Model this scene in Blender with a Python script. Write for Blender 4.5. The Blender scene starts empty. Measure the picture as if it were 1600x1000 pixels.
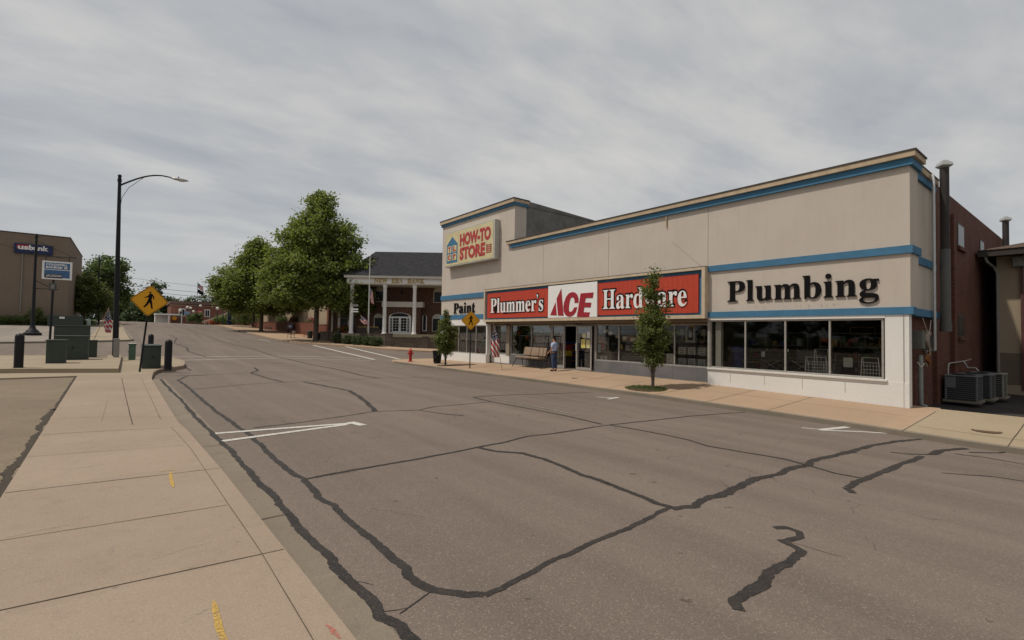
import bpy, bmesh, math, random
import numpy as np
from mathutils import Vector, Matrix, noise
from math import radians, sin, cos, pi, atan2, sqrt

scene = bpy.context.scene
COL = scene.collection
RNG = random.Random(7)
NR = np.random.default_rng(11)

# ------------------------------------------------------------------ camera
cam_data = bpy.data.cameras.new("camera")
cam = bpy.data.objects.new("camera", cam_data)
COL.objects.link(cam)
scene.camera = cam
cam_data.sensor_width = 36.0
cam_data.lens = 36.0 * 760.0 / 1600.0
cam_data.clip_start = 0.1
cam_data.clip_end = 4000
yaw, pitch, roll = radians(38.2664), radians(1.6278), radians(0.91666)
fw0 = Vector((sin(yaw), cos(yaw), 0)); rt0 = Vector((cos(yaw), -sin(yaw), 0)); up0 = Vector((0, 0, 1))
fw = fw0*cos(pitch) + up0*sin(pitch); up1 = -fw0*sin(pitch) + up0*cos(pitch)
cr = rt0*cos(roll) + up1*sin(roll); cu = up1*cos(roll) - rt0*sin(roll)
M = Matrix((cr, cu, -fw)).transposed().to_4x4(); M.translation = Vector((0, 0, 1.6))
cam.matrix_world = M

# ------------------------------------------------------------------ world, sun, exposure
SUN_EL, SUN_AZ = radians(62), Vector((-.894, .447))        # the sun stands over the left side of the street
sun = bpy.data.lights.new("sun", 'SUN'); sun.energy = 2.75; sun.angle = radians(1.6); sun.color = (1.0, .93, .83)
so = bpy.data.objects.new("sun", sun); COL.objects.link(so)
sd = Vector((SUN_AZ.x*cos(SUN_EL), SUN_AZ.y*cos(SUN_EL), sin(SUN_EL)))
so.rotation_euler = sd.to_track_quat('Z', 'Y').to_euler(); so.location = (0, 0, 60)
world = bpy.data.worlds.new("World"); scene.world = world; world.use_nodes = True
nt = world.node_tree; nt.nodes.clear()
def wn(t, **k):
    n = nt.nodes.new(t)
    for a, b in k.items(): setattr(n, a, b)
    return n
wo = wn('ShaderNodeOutputWorld'); bg = wn('ShaderNodeBackground'); nt.links.new(bg.outputs[0], wo.inputs[0])
bg.inputs['Strength'].default_value = 0.1
sky = wn('ShaderNodeTexSky', sky_type='NISHITA'); sky.sun_disc = False
sky.sun_elevation = SUN_EL; sky.sun_rotation = atan2(SUN_AZ.x, SUN_AZ.y); sky.dust_density = 3.0; sky.air_density = 1.2
tc = wn('ShaderNodeTexCoord'); sep = wn('ShaderNodeSeparateXYZ'); nt.links.new(tc.outputs['Generated'], sep.inputs[0])
def wm(op, a, b=None, c=None):
    n = wn('ShaderNodeMath', operation=op)
    for i, v in enumerate((a, b, c)):
        if v is None: continue
        if isinstance(v, (int, float)): n.inputs[i].default_value = v
        else: nt.links.new(v, n.inputs[i])
    return n.outputs[0]
zc = wm('MAXIMUM', sep.outputs[2], 0.0); den = wm('ADD', zc, 0.16)
cx = wm('DIVIDE', sep.outputs[0], den); cy = wm('DIVIDE', sep.outputs[1], den)
comb = wn('ShaderNodeCombineXYZ'); nt.links.new(cx, comb.inputs[0]); nt.links.new(cy, comb.inputs[1])
# cloud sheets drawn out along one wind direction
mp = wn('ShaderNodeMapping'); nt.links.new(comb.outputs[0], mp.inputs[0])
mp.inputs['Rotation'].default_value = (0, 0, radians(28)); mp.inputs['Scale'].default_value = (.55, 1.0, 1)
n1 = wn('ShaderNodeTexNoise'); n1.inputs['Scale'].default_value = .85; n1.inputs['Detail'].default_value = 8; n1.inputs['Roughness'].default_value = .54; n1.inputs['Distortion'].default_value = .5
nt.links.new(mp.outputs[0], n1.inputs['Vector'])
n2 = wn('ShaderNodeTexNoise'); n2.inputs['Scale'].default_value = 4.0; n2.inputs['Detail'].default_value = 5; n2.inputs['Roughness'].default_value = .55
nt.links.new(mp.outputs[0], n2.inputs['Vector'])
mixn = wm('ADD', wm('MULTIPLY', n1.outputs[0], .70), wm('MULTIPLY', n2.outputs[0], .30))
ramp = wn('ShaderNodeValToRGB'); nt.links.new(mixn, ramp.inputs[0])
e = ramp.color_ramp.elements
e[0].position = .37; e[0].color = (3.45, 3.62, 3.88, 1)
e[1].position = .635; e[1].color = (6.1, 5.95, 5.72, 1)
m_ = e.new(.47); m_.color = (4.35, 4.42, 4.50, 1)
m2_ = e.new(.54); m2_.color = (5.25, 5.18, 5.05, 1)
hz = wm('SMOOTH_MIN', wm('MULTIPLY', zc, 3.2), 1.0, .3)
hazecol = wn('ShaderNodeMix', data_type='RGBA'); nt.links.new(hz, hazecol.inputs[0])
hazecol.inputs[6].default_value = (4.25, 4.45, 4.65, 1); nt.links.new(ramp.outputs[0], hazecol.inputs[7])
mx = wn('ShaderNodeMix', data_type='RGBA'); mx.inputs[0].default_value = .93
nt.links.new(sky.outputs[0], mx.inputs[6]); nt.links.new(hazecol.outputs[2], mx.inputs[7])
nt.links.new(mx.outputs[2], bg.inputs['Color'])
scene.view_settings.view_transform = 'Standard'; scene.view_settings.look = 'None'
scene.view_settings.exposure = 0.14; scene.view_settings.gamma = 1.0
scene.render.engine = 'CYCLES'
scene.cycles.max_bounces = 8; scene.cycles.transparent_max_bounces = 16

# ------------------------------------------------------------------ lie of the land
def lerp_tab(t, tab):
    if t <= tab[0][0]: return tab[0][1]
    for (a, va), (b, vb) in zip(tab, tab[1:]):
        if t <= b:
            u = (t-a)/(b-a)
            return va + (vb-va)*u
    return tab[-1][1]
RISE = [(31,0),(36,.05),(45,.32),(52,.55),(59,.76),(72,1.15),(84,1.6),(96,2.1),(108,2.62),(118,2.92),(126,3.0),(136,2.9),(160,2.0),(200,.6),(260,-1.0),(400,-2.5)]
RC = [(-20,-.60),(2.0,-.60),(4.5,-.53),(10,-.46),(18,-.45),(30,-.44)]
KL = [(-6,1.08),(2.5,.98),(6.4,.89),(9.8,.76),(20,.66),(22,.78),(23.2,.95),(24,1.33),(25.4,1.95),(28,2.2),(31,2.2),(33.2,1.7),(34.4,.6)]
def rise(y): return lerp_tab(y, RISE)
def rc_top(y): return lerp_tab(y, RC)
def smooth(a, b, t):
    u = min(1, max(0, (t-a)/(b-a))); return u*u*(3-2*u)
def road_z(x, y):
    u = min(1, max(0, (x-.9)/13.6))
    zl, zr = -.13, rc_top(y)-.12
    z = zl+(zr-zl)*u + .22*u*(1-u)
    if x < .9:                       # left of the street: the asphalt lot lies flush with the walk
        lot = -.01 - .0*x
        k = 1-smooth(20.0, 23.5, y)
        w = smooth(.4, -.5, x) if False else (1 if x < .3 else 0)
        z = z*(1-k*w)+lot*k*w
    if x > 14.5:                     # alley and side street
        z = z + .10*smooth(17.5, 19.5, x)*(1-smooth(28, 31, y))
    return z+rise(y)
def walk_left_z(x, y):
    dip = -.07*smooth(9, 11, y)*(1-smooth(19.5, 21.5, y))*smooth(-.6, .7, x)
    return dip+rise(y)
def walk_right_z(x, y):
    t = rc_top(y)
    base = lerp_tab(y, [(-20,-.44),(3.9,-.39),(10.3,-.25),(18,-.25),(25,-.29),(31,-.34)])
    u = min(1.2, max(0, (x-14.5)/3.5))
    return t+(base-t)*u+rise(y)

# ------------------------------------------------------------------ materials
MATS = {}
def newmat(name):
    m = bpy.data.materials.new(name); m.use_nodes = True; m.node_tree.nodes.clear(); MATS[name] = m
    return m, m.node_tree
def N(t, typ, **k):
    n = t.nodes.new(typ)
    for a, b in k.items(): setattr(n, a, b)
    return n
def L(t, a, b): t.links.new(a, b)
def mth(t, op, a, b=None):
    n = N(t, 'ShaderNodeMath', operation=op)
    for i, v in enumerate((a, b)):
        if v is None: continue
        if isinstance(v, (int, float)): n.inputs[i].default_value = v
        else: L(t, v, n.inputs[i])
    return n.outputs[0]
def mixc(t, fac, a, b, blend='MIX'):
    n = N(t, 'ShaderNodeMix', data_type='RGBA', blend_type=blend)
    if isinstance(fac, (int, float)): n.inputs[0].default_value = fac
    else: L(t, fac, n.inputs[0])
    for s, v in ((6, a), (7, b)):
        if isinstance(v, tuple): n.inputs[s].default_value = (*v[:3], 1)
        else: L(t, v, n.inputs[s])
    return n.outputs[2]
def nz(t, vec, scale, detail=4, rough=.5, dist=0):
    n = N(t, 'ShaderNodeTexNoise'); n.inputs['Scale'].default_value = scale; n.inputs['Detail'].default_value = detail
    n.inputs['Roughness'].default_value = rough; n.inputs['Distortion'].default_value = dist; L(t, vec, n.inputs['Vector'])
    return n.outputs[0]
def rmp(t, v, lo, hi, a=0., b=1.):
    n = N(t, 'ShaderNodeMapRange'); L(t, v, n.inputs[0])
    for i, x in enumerate((lo, hi, a, b)): n.inputs[i+1].default_value = x
    return n.outputs[0]
def scl(t, vec, s, rot=0):
    n = N(t, 'ShaderNodeMapping'); L(t, vec, n.inputs[0]); n.inputs['Scale'].default_value = s; n.inputs['Rotation'].default_value = (0, 0, rot)
    return n.outputs[0]
def finish(m, t, col, rough=.8, metal=0., bump=None, bstr=.2, bdist=.01, spec=.3, coat=0):
    p = N(t, 'ShaderNodeBsdfPrincipled'); o = N(t, 'ShaderNodeOutputMaterial'); L(t, p.outputs[0], o.inputs[0])
    if isinstance(col, tuple): p.inputs['Base Color'].default_value = (*col[:3], 1)
    else: L(t, col, p.inputs['Base Color'])
    if isinstance(rough, (int, float)): p.inputs['Roughness'].default_value = rough
    else: L(t, rough, p.inputs['Roughness'])
    p.inputs['Metallic'].default_value = metal; p.inputs['Specular IOR Level'].default_value = spec
    if coat: p.inputs['Coat Weight'].default_value = coat
    if bump is not None:
        b = N(t, 'ShaderNodeBump'); b.inputs['Strength'].default_value = bstr; b.inputs['Distance'].default_value = bdist
        L(t, bump, b.inputs['Height']); L(t, b.outputs[0], p.inputs['Normal'])
    return m
def plain(name, col, rough=.6, metal=0., var=.12, scale=6., spec=.3, bstr=.0, coat=0):
    """a painted or moulded surface with a little uneven wear"""
    if name in MATS: return MATS[name]
    m, t = newmat(name); g = N(t, 'ShaderNodeTexCoord').outputs['Object']
    f = nz(t, g, scale, 5, .6)
    a = tuple(c*(1-var) for c in col); b = tuple(min(1, c*(1+var)) for c in col)
    c = mixc(t, rmp(t, f, .3, .7), a, b)
    return finish(m, t, c, rough, metal, bump=f if bstr else None, bstr=bstr, spec=spec, coat=coat)
def gpos(t): return N(t, 'ShaderNodeNewGeometry').outputs['Position']

def mk_asphalt(name, dark, light, speck=.5, streak=True, spots=True):
    m, t = newmat(name); g = gpos(t)
    big = nz(t, g, .22, 5, .55); mid = nz(t, g, 1.7, 5, .6)
    c = mixc(t, rmp(t, big, .32, .68), dark, light)
    c = mixc(t, rmp(t, mid, .35, .7, 0, .35), c, tuple(x*.82 for x in dark))
    if streak:
        st = nz(t, scl(t, g, (1.1, .05, 1)), 1.0, 4, .55)
        c = mixc(t, rmp(t, st, .42, .64, 0, .42), c, tuple(x*1.28 for x in light))
        st2 = nz(t, scl(t, g, (2.2, .09, 1)), 1.3, 3, .5)
        c = mixc(t, rmp(t, st2, .5, .72, 0, .18), c, tuple(x*.75 for x in dark))
    fine = nz(t, g, 95, 2, .7)
    v = N(t, 'ShaderNodeTexVoronoi'); v.inputs['Scale'].default_value = 115; L(t, g, v.inputs['Vector'])
    vs = N(t, 'ShaderNodeSeparateXYZ'); L(t, v.outputs['Color'], vs.inputs[0])
    agg = rmp(t, vs.outputs[0], .0, 1., .66, 1.34)
    mulc = N(t, 'ShaderNodeCombineColor')
    for i in range(3): L(t, agg, mulc.inputs[i])
    c = mixc(t, speck, c, mixc(t, 1.0, c, mulc.outputs[0], 'MULTIPLY'))
    pale = mth(t, 'GREATER_THAN', vs.outputs[1], .955)
    c = mixc(t, mth(t, 'MULTIPLY', pale, .5), c, tuple(min(1, x*2.1) for x in light))
    c = mixc(t, rmp(t, fine, .35, .65, .0, .35), c, tuple(x*.55 for x in dark))
    if spots:
        v2 = N(t, 'ShaderNodeTexVoronoi', voronoi_dimensions='2D'); v2.inputs['Scale'].default_value = 1.3; v2.inputs['Randomness'].default_value = 1
        wob = nz(t, g, 9, 3, .6)
        gg = N(t, 'ShaderNodeVectorMath', operation='ADD'); L(t, g, gg.inputs[0])
        cc = N(t, 'ShaderNodeCombineXYZ'); L(t, rmp(t, wob, 0, 1, -.1, .1), cc.inputs[0]); L(t, rmp(t, wob, 0, 1, .06, -.06), cc.inputs[1]); L(t, cc.outputs[0], gg.inputs[1])
        L(t, gg.outputs[0], v2.inputs['Vector'])
        s2 = N(t, 'ShaderNodeSeparateXYZ'); L(t, v2.outputs['Color'], s2.inputs[0])
        rad = rmp(t, s2.outputs[0], .60, 1, .0, .048)
        sp = mth(t, 'LESS_THAN', v2.outputs['Distance'], rad)
        c = mixc(t, mth(t, 'MULTIPLY', sp, .6), c, tuple(x*.35 for x in dark))
    # fine unsealed cracks
    w = N(t, 'ShaderNodeTexVoronoi', feature='DISTANCE_TO_EDGE'); w.inputs['Scale'].default_value = .33
    wg = N(t, 'ShaderNodeVectorMath', operation='ADD'); L(t, g, wg.inputs[0])
    wn_ = N(t, 'ShaderNodeTexNoise'); wn_.inputs['Scale'].default_value = 1.4; wn_.inputs['Detail'].default_value = 5; L(t, g, wn_.inputs['Vector'])
    L(t, wn_.outputs['Color'], wg.inputs[1]); L(t, wg.outputs[0], w.inputs['Vector'])
    hair = mth(t, 'MULTIPLY', mth(t, 'LESS_THAN', w.outputs['Distance'], .0022), mth(t, 'GREATER_THAN', nz(t, g, .5, 2), .54))
    c = mixc(t, mth(t, 'MULTIPLY', hair, .5), c, tuple(x*.3 for x in dark))
    return finish(m, t, c, .88, bump=mth(t, 'ADD', fine, mth(t, 'MULTIPLY', vs.outputs[0], .5)), bstr=.45, bdist=.006, spec=.25)
mk_asphalt('asphalt', (.142, .111, .091), (.176, .140, .116))
mk_asphalt('old_lot_asphalt', (.165, .128, .090), (.240, .190, .130), spots=True, streak=False)
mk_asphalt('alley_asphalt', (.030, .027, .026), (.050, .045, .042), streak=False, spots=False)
mk_asphalt('far_lot_asphalt', (.20, .175, .15), (.26, .225, .19), streak=True, spots=False)

def mk_concrete(name, a, b, stain=(.5, .45, .4), sc=1., amount=.35):
    m, t = newmat(name); g = gpos(t)
    big = nz(t, g, .5*sc, 5, .6); mid = nz(t, g, 5*sc, 6, .65); fine = nz(t, g, 140, 3, .7)
    c = mixc(t, rmp(t, big, .3, .7), a, b)
    c = mixc(t, rmp(t, mid, .52, .85, 0, amount), c, tuple(x*y for x, y in zip(a, stain)))
    st = nz(t, scl(t, g, (.6, 3.2, 1), .3), 1.6, 6, .65)
    c = mixc(t, rmp(t, st, .64, .76, 0, .38), c, tuple(min(1, x*1.45) for x in b))
    vo = N(t, 'ShaderNodeTexVoronoi'); vo.inputs['Scale'].default_value = 170; L(t, g, vo.inputs['Vector']); vs = N(t, 'ShaderNodeSeparateXYZ'); L(t, vo.outputs['Color'], vs.inputs[0])
    c = mixc(t, mth(t, 'MULTIPLY', mth(t, 'GREATER_THAN', vs.outputs[0], .90), .35), c, tuple(x*.55 for x in a)); c = mixc(t, mth(t, 'MULTIPLY', mth(t, 'GREATER_THAN', vs.outputs[1], .92), .35), c, tuple(min(1, x*1.5) for x in b))
    sp_ = N(t, 'ShaderNodeSeparateXYZ'); L(t, g, sp_.inputs[0]); wnz = N(t, 'ShaderNodeTexWhiteNoise', noise_dimensions='1D'); L(t, mth(t, 'FLOOR', mth(t, 'MULTIPLY', mth(t, 'ADD', sp_.outputs[1], -.9), .68)), wnz.inputs['W'])
    c = mixc(t, mth(t, 'MULTIPLY', wnz.outputs[0], .16), c, tuple(x*.62 for x in a))
    g2 = N(t, 'ShaderNodeTexVoronoi', voronoi_dimensions='2D'); g2.inputs['Scale'].default_value = 2.6; L(t, g, g2.inputs['Vector']); g3 = N(t, 'ShaderNodeSeparateXYZ'); L(t, g2.outputs['Color'], g3.inputs[0])
    c = mixc(t, mth(t, 'MULTIPLY', mth(t, 'LESS_THAN', g2.outputs['Distance'], rmp(t, g3.outputs[0], .5, 1, 0, .045)), .45), c, tuple(x*.45 for x in a))
    c = mixc(t, rmp(t, fine, .3, .7, 0, .35), c, tuple(x*.72 for x in a))
    return finish(m, t, c, .9, bump=mth(t, 'ADD', fine, mid), bstr=.18, bdist=.004, spec=.2)
mk_concrete('walk_concrete', (.280, .216, .160), (.330, .260, .198))
mk_concrete('walk_concrete_warm', (.345, .242, .160), (.400, .288, .198), amount=.3)
mk_concrete('apron_concrete', (.31, .245, .165), (.36, .29, .20))
mk_concrete('curb_concrete', (.18, .155, .12), (.26, .22, .17))
mk_concrete('gutter_concrete', (.185, .152, .116), (.240, .198, .152), amount=.5)
mk_concrete('rough_parapet', (.13, .125, .115), (.26, .25, .235), sc=2.5, amount=.7)
mk_concrete('brick_pavers', (.36, .21, .12), (.42, .26, .16))
mk_concrete('pad_concrete', (.29, .235, .165), (.33, .27, .195))

def mk_stucco(name, a, b, drips=True):
    m, t = newmat(name); g = gpos(t)
    fine = nz(t, g, 55, 4, .7); big = nz(t, g, .8, 5, .6)
    c = mixc(t, rmp(t, big, .3, .7), a, b)
    if drips:
        d = nz(t, scl(t, g, (5, 5, .35)), 1.0, 5, .6)
        c = mixc(t, rmp(t, d, .52, .8, 0, .22), c, tuple(x*.66 for x in a))
    c = mixc(t, rmp(t, fine, .42, .72, 0, .55), c, tuple(x*.66 for x in a))
    return finish(m, t, c, .92, bump=fine, bstr=.7, bdist=.015, spec=.15)
mk_stucco('stucco', (.525, .458, .392), (.575, .508, .440))
mk_stucco('beige_stucco', (.34, .27, .19), (.37, .30, .215), drips=False)
mk_stucco('brown_stucco', (.155, .12, .09), (.17, .135, .10), drips=False)
mk_stucco('white_panel', (.72, .70, .665), (.77, .75, .715), drips=False)
mk_stucco('tan_block', (.20, .155, .118), (.22, .172, .132))
mk_stucco('taupe_panel', (.26, .215, .165), (.29, .24, .19), drips=False)

def mk_brick(name, c1, c2, mortar, sc=1., bw=.203, bh=.067, vary=None):
    m, t = newmat(name); g = N(t, 'ShaderNodeTexCoord').outputs['Object']
    s = N(t, 'ShaderNodeSeparateXYZ'); L(t, g, s.inputs[0])
    cb = N(t, 'ShaderNodeCombineXYZ'); L(t, mth(t, 'ADD', s.outputs[0], s.outputs[1]), cb.inputs[0]); L(t, s.outputs[2], cb.inputs[1])
    b = N(t, 'ShaderNodeTexBrick'); L(t, cb.outputs[0], b.inputs['Vector'])
    b.inputs['Scale'].default_value = 1/sc; b.inputs['Brick Width'].default_value = bw; b.inputs['Row Height'].default_value = bh
    b.inputs['Mortar Size'].default_value = .007; b.inputs['Mortar Smooth'].default_value = .2; b.inputs['Bias'].default_value = 0
    b.inputs['Color1'].default_value = (*c1, 1); b.inputs['Color2'].default_value = (*c2, 1); b.inputs['Mortar'].default_value = (*mortar, 1)
    big = nz(t, g, .9, 5, .6); c = b.outputs[0]
    c = mixc(t, rmp(t, big, .4, .72, 0, .5), c, tuple(x*.5 for x in c1))
    if vary:
        v = N(t, 'ShaderNodeTexNoise'); v.inputs['Scale'].default_value = 7; v.inputs['Detail'].default_value = 2; L(t, scl(t, cb.outputs[0], (.55, 1.9, 1)), v.inputs['Vector'])
        c = mixc(t, rmp(t, v.outputs[0], .52, .62, 0, .7), c, vary)
    f = mth(t, 'SUBTRACT', 1.0, b.outputs['Fac'])
    return finish(m, t, c, .88, bump=f, bstr=.5, bdist=.01, spec=.2)
mk_brick('red_brick', (.155, .050, .032), (.095, .036, .026), (.15, .115, .095))
mk_brick('bank_brick', (.125, .048, .030), (.068, .032, .023), (.13, .105, .09), vary=(.21, .15, .10))
mk_brick('far_brick', (.23, .080, .050), (.17, .062, .042), (.24, .18, .15))
mk_brick('stone_block', (.150, .115, .090), (.100, .080, .066), (.055, .048, .042), bw=.42, bh=.2)
mk_brick('garden_brick', (.21, .075, .045), (.14, .05, .034), (.14, .11, .09))
mk_brick('granite_panel', (.150, .145, .150), (.165, .16, .16), (.07, .07, .07), bw=1.15, bh=2.6)

def mk_shingle(name, a, b):
    m, t = newmat(name); g = N(t, 'ShaderNodeTexCoord').outputs['Object']
    s = N(t, 'ShaderNodeSeparateXYZ'); L(t, g, s.inputs[0])
    cb = N(t, 'ShaderNodeCombineXYZ'); L(t, mth(t, 'ADD', s.outputs[0], s.outputs[1]), cb.inputs[0]); L(t, s.outputs[2], cb.inputs[1])
    br = N(t, 'ShaderNodeTexBrick'); L(t, cb.outputs[0], br.inputs['Vector']); br.inputs['Brick Width'].default_value = .33; br.inputs['Row Height'].default_value = .12
    br.inputs['Mortar Size'].default_value = .008; br.inputs['Scale'].default_value = 1
    br.inputs['Color1'].default_value = (*a, 1); br.inputs['Color2'].default_value = (*b, 1); br.inputs['Mortar'].default_value = (*[x*.4 for x in a], 1)
    return finish(m, t, br.outputs[0], .9, bump=br.outputs['Fac'], bstr=.3, spec=.2)
mk_shingle('dark_shingles', (.020, .020, .024), (.034, .033, .037))
mk_shingle('brown_shingles', (.075, .050, .038), (.11, .075, .055))

def mk_leaf(name, a, b, hue=.5, trans=.28):
    m, t = newmat(name); geo = N(t, 'ShaderNodeNewGeometry'); r = geo.outputs['Random Per Island']
    g = N(t, 'ShaderNodeTexCoord').outputs['Object']
    c = mixc(t, r, a, b)
    c = mixc(t, rmp(t, nz(t, g, .55, 3, .5), .35, .7, 0, .55), c, tuple(x*.6 for x in a))
    p = N(t, 'ShaderNodeBsdfPrincipled'); L(t, c, p.inputs['Base Color']); p.inputs['Roughness'].default_value = .55; p.inputs['Specular IOR Level'].default_value = .35
    tr = N(t, 'ShaderNodeBsdfTranslucent'); L(t, mixc(t, .5, c, (b[0]*1.3, b[1]*1.35, b[2]*.6)), tr.inputs[0])
    ms = N(t, 'ShaderNodeMixShader'); ms.inputs[0].default_value = trans; L(t, p.outputs[0], ms.inputs[1]); L(t, tr.outputs[0], ms.inputs[2])
    o = N(t, 'ShaderNodeOutputMaterial'); L(t, ms.outputs[0], o.inputs[0])
    return m
mk_leaf('plane_leaves', (.105, .145, .036), (.235, .275, .078), trans=.45)
mk_leaf('dark_leaves', (.072, .112, .036), (.145, .190, .066), trans=.35)
mk_leaf('light_leaves', (.085, .125, .034), (.165, .215, .065), trans=.35)
mk_leaf('columnar_leaves', (.065, .105, .024), (.190, .205, .066), trans=.35)
mk_leaf('olive_leaves', (.090, .122, .036), (.200, .215, .072), trans=.35)
mk_leaf('far_leaves', (.060, .090, .042), (.100, .135, .062))
mk_leaf('shrub_leaves', (.030, .052, .018), (.085, .120, .040))
mk_leaf('flower_petals', (.42, .07, .14), (.55, .16, .22))
mk_leaf('orange_petals', (.42, .16, .05), (.50, .10, .06))
mk_leaf('grass_blades', (.060, .095, .025), (.12, .16, .045))
def mk_bark(name, a, b):
    m, t = newmat(name); g = N(t, 'ShaderNodeTexCoord').outputs['Object']
    f = nz(t, scl(t, g, (6, 6, 1.2)), 3, 5, .65)
    return finish(m, t, mixc(t, rmp(t, f, .35, .65), a, b), .92, bump=f, bstr=.6, bdist=.02)
mk_bark('bark', (.055, .044, .032), (.13, .105, .08)); mk_bark('mulch', (.055, .035, .024), (.10, .065, .04))
m, t = newmat('lawn'); g = gpos(t)
finish(m, t, mixc(t, rmp(t, nz(t, g, 1.3, 6, .6), .35, .65), (.060, .085, .026), (.105, .125, .045)), .95, bump=nz(t, g, 60, 3), bstr=.6, bdist=.03)
m, t = newmat('earth'); g = gpos(t)
finish(m, t, mixc(t, rmp(t, nz(t, g, .1, 6, .6), .35, .65), (.060, .078, .032), (.11, .105, .06)), .95)

# glass: mostly clear, mirrors more at a slant
def mk_glass(name, tint, refl=.06):
    m, t = newmat(name)
    tr = N(t, 'ShaderNodeBsdfTransparent'); tr.inputs[0].default_value = (*tint, 1)
    gl = N(t, 'ShaderNodeBsdfGlossy'); gl.inputs['Roughness'].default_value = .03
    lw = N(t, 'ShaderNodeFresnel'); lw.inputs[0].default_value = 1.5
    ms = N(t, 'ShaderNodeMixShader'); L(t, mth(t, 'MULTIPLY', lw.outputs[0], .62), ms.inputs[0]); L(t, tr.outputs[0], ms.inputs[1]); L(t, gl.outputs[0], ms.inputs[2])
    o = N(t, 'ShaderNodeOutputMaterial'); L(t, ms.outputs[0], o.inputs[0]); return m
mk_glass('shop_glass', (.86, .86, .84))
m, t = newmat('dark_glass'); finish(m, t, (.010, .011, .013), .25, spec=.3)
m, t = newmat('bitumen'); g = gpos(t)
finish(m, t, mixc(t, rmp(t, nz(t, g, 55, 4, .75), .56, .64, 0, .8), mixc(t, rmp(t, nz(t, g, 6, 5, .65), .35, .7), (.019, .016, .0145), (.036, .030, .026)), (.085, .070, .056)), rmp(t, nz(t, g, 30, 3), .3, .7, .55, .85), bump=nz(t, g, 40, 3), bstr=.3, bdist=.005, spec=.3)
m, t = newmat('road_paint'); g = gpos(t)
finish(m, t, mixc(t, rmp(t, nz(t, g, 22, 6, .8), .44, .70), (.56, .54, .50), (.20, .165, .135)), .8)
m, t = newmat('worn_road_paint'); g = gpos(t)
finish(m, t, mixc(t, rmp(t, nz(t, g, 9, 6, .8), .36, .60), (.36, .33, .29), (.14, .115, .092)), .85)

BLACK = plain('black_metal', (.010, .010, .012), .5, .0, spec=.25)
DGREEN = plain('green_cabinet', (.040, .052, .043), .6, bstr=.05)
LGREEN = plain('pale_green_cabinet', (.065, .115, .080), .6)
GREYP = plain('grey_plastic', (.22, .215, .195), .6)
BLUE = plain('blue_trim', (.052, .155, .262), .75, var=.10, scale=2.5, bstr=.15)
TAN = plain('tan_trim', (.44, .345, .235), .85, var=.15, scale=3)
DARKTRIM = plain('dark_flashing', (.055, .045, .038), .6)
CREAM = plain('cream_frame', (.50, .405, .29), .7, var=.12, scale=5)
RED = plain('red_sign', (.44, .052, .027), .55, var=.07)
WHITE = plain('white_paint', (.74, .73, .71), .5, var=.04)
OFFW = plain('off_white_paint', (.62, .60, .56), .6, var=.06)
CRIMSON = plain('crimson_paint', (.30, .018, .028), .5)
LTRBLACK = plain('letter_black', (.008, .0075, .008), .8, spec=.08)
ALU = plain('aluminium', (.36, .34, .31), .5, .35)
GALV = plain('galvanised', (.42, .42, .41), .45, .6)
YEL = plain('sign_yellow', (.66, .32, .012), .5, var=.04, spec=.3)
HYD = plain('hydrant_red', (.36, .022, .016), .45, var=.15)
SIGNCREAM = plain('aged_sign_cream', (.56, .49, .29), .6, var=.10, scale=1.6)
BRICKRED = plain('sign_lettering_red', (.38, .045, .045), .6)
NAVY = plain('navy_panel', (.016, .026, .085), .5)
SKYBLUE = plain('sign_blue', (.055, .125, .26), .5)
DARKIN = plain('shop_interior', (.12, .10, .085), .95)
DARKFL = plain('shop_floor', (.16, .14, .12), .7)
BROWNH = plain('brown_header', (.17, .125, .082), .8)
SKIN = plain('skin', (.42, .22, .145), .6, var=.05)
SHIRT = plain('light_blue_cotton', (.36, .46, .68), .9, var=.08, scale=20)
DENIM = plain('denim', (.040, .060, .115), .9, var=.3, scale=30)
HAIR = plain('dark_hair', (.035, .024, .018), .8)
CUSH = plain('tan_cushion', (.25, .18, .125), .9, var=.12)

JOINT = plain('joint_dirt', (.070, .052, .036), .95)
TEAL = plain('teal_plastic', (.03, .22, .24), .5); REDP = plain('red_plastic', (.38, .04, .035), .5); BLUEP = plain('blue_plastic', (.02, .05, .22), .5)
BINW = plain('bin_white', (.42, .44, .44), .6); GREYF = plain('grey_canvas', (.11, .115, .13), .9)
YELP = plain('yellow_paper', (.55, .47, .14), .8); PAPER = plain('white_paper', (.62, .62, .58), .8); ORANGE = plain('orange_cloth', (.52, .13, .045), .8)
GOLD = plain('gold_letters', (.42, .29, .10), .45, .4)
SOFFIT = plain('soffit_white', (.60, .56, .49), .7)
WOOD = plain('warm_wood', (.30, .19, .10), .7)

def mk_spray(name, col, scale=60, lo=.40, hi=.66):
    m, t = newmat(name); g = gpos(t); f = nz(t, g, scale, 5, .8)
    p = N(t, 'ShaderNodeBsdfPrincipled'); p.inputs['Base Color'].default_value = (*col, 1); p.inputs['Roughness'].default_value = .9
    tr = N(t, 'ShaderNodeBsdfTransparent'); ms = N(t, 'ShaderNodeMixShader'); L(t, rmp(t, f, lo, hi), ms.inputs[0]); L(t, p.outputs[0], ms.inputs[1]); L(t, tr.outputs[0], ms.inputs[2])
    o = N(t, 'ShaderNodeOutputMaterial'); L(t, ms.outputs[0], o.inputs[0]); return m
SPRAY_Y = mk_spray('thin_yellow_spray', (.52, .33, .065)); SPRAY_R = mk_spray('thin_red_spray', (.42, .13, .10)); SCUFF = mk_spray('pale_scuff', (.36, .30, .235), 40, .30, .56)
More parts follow.
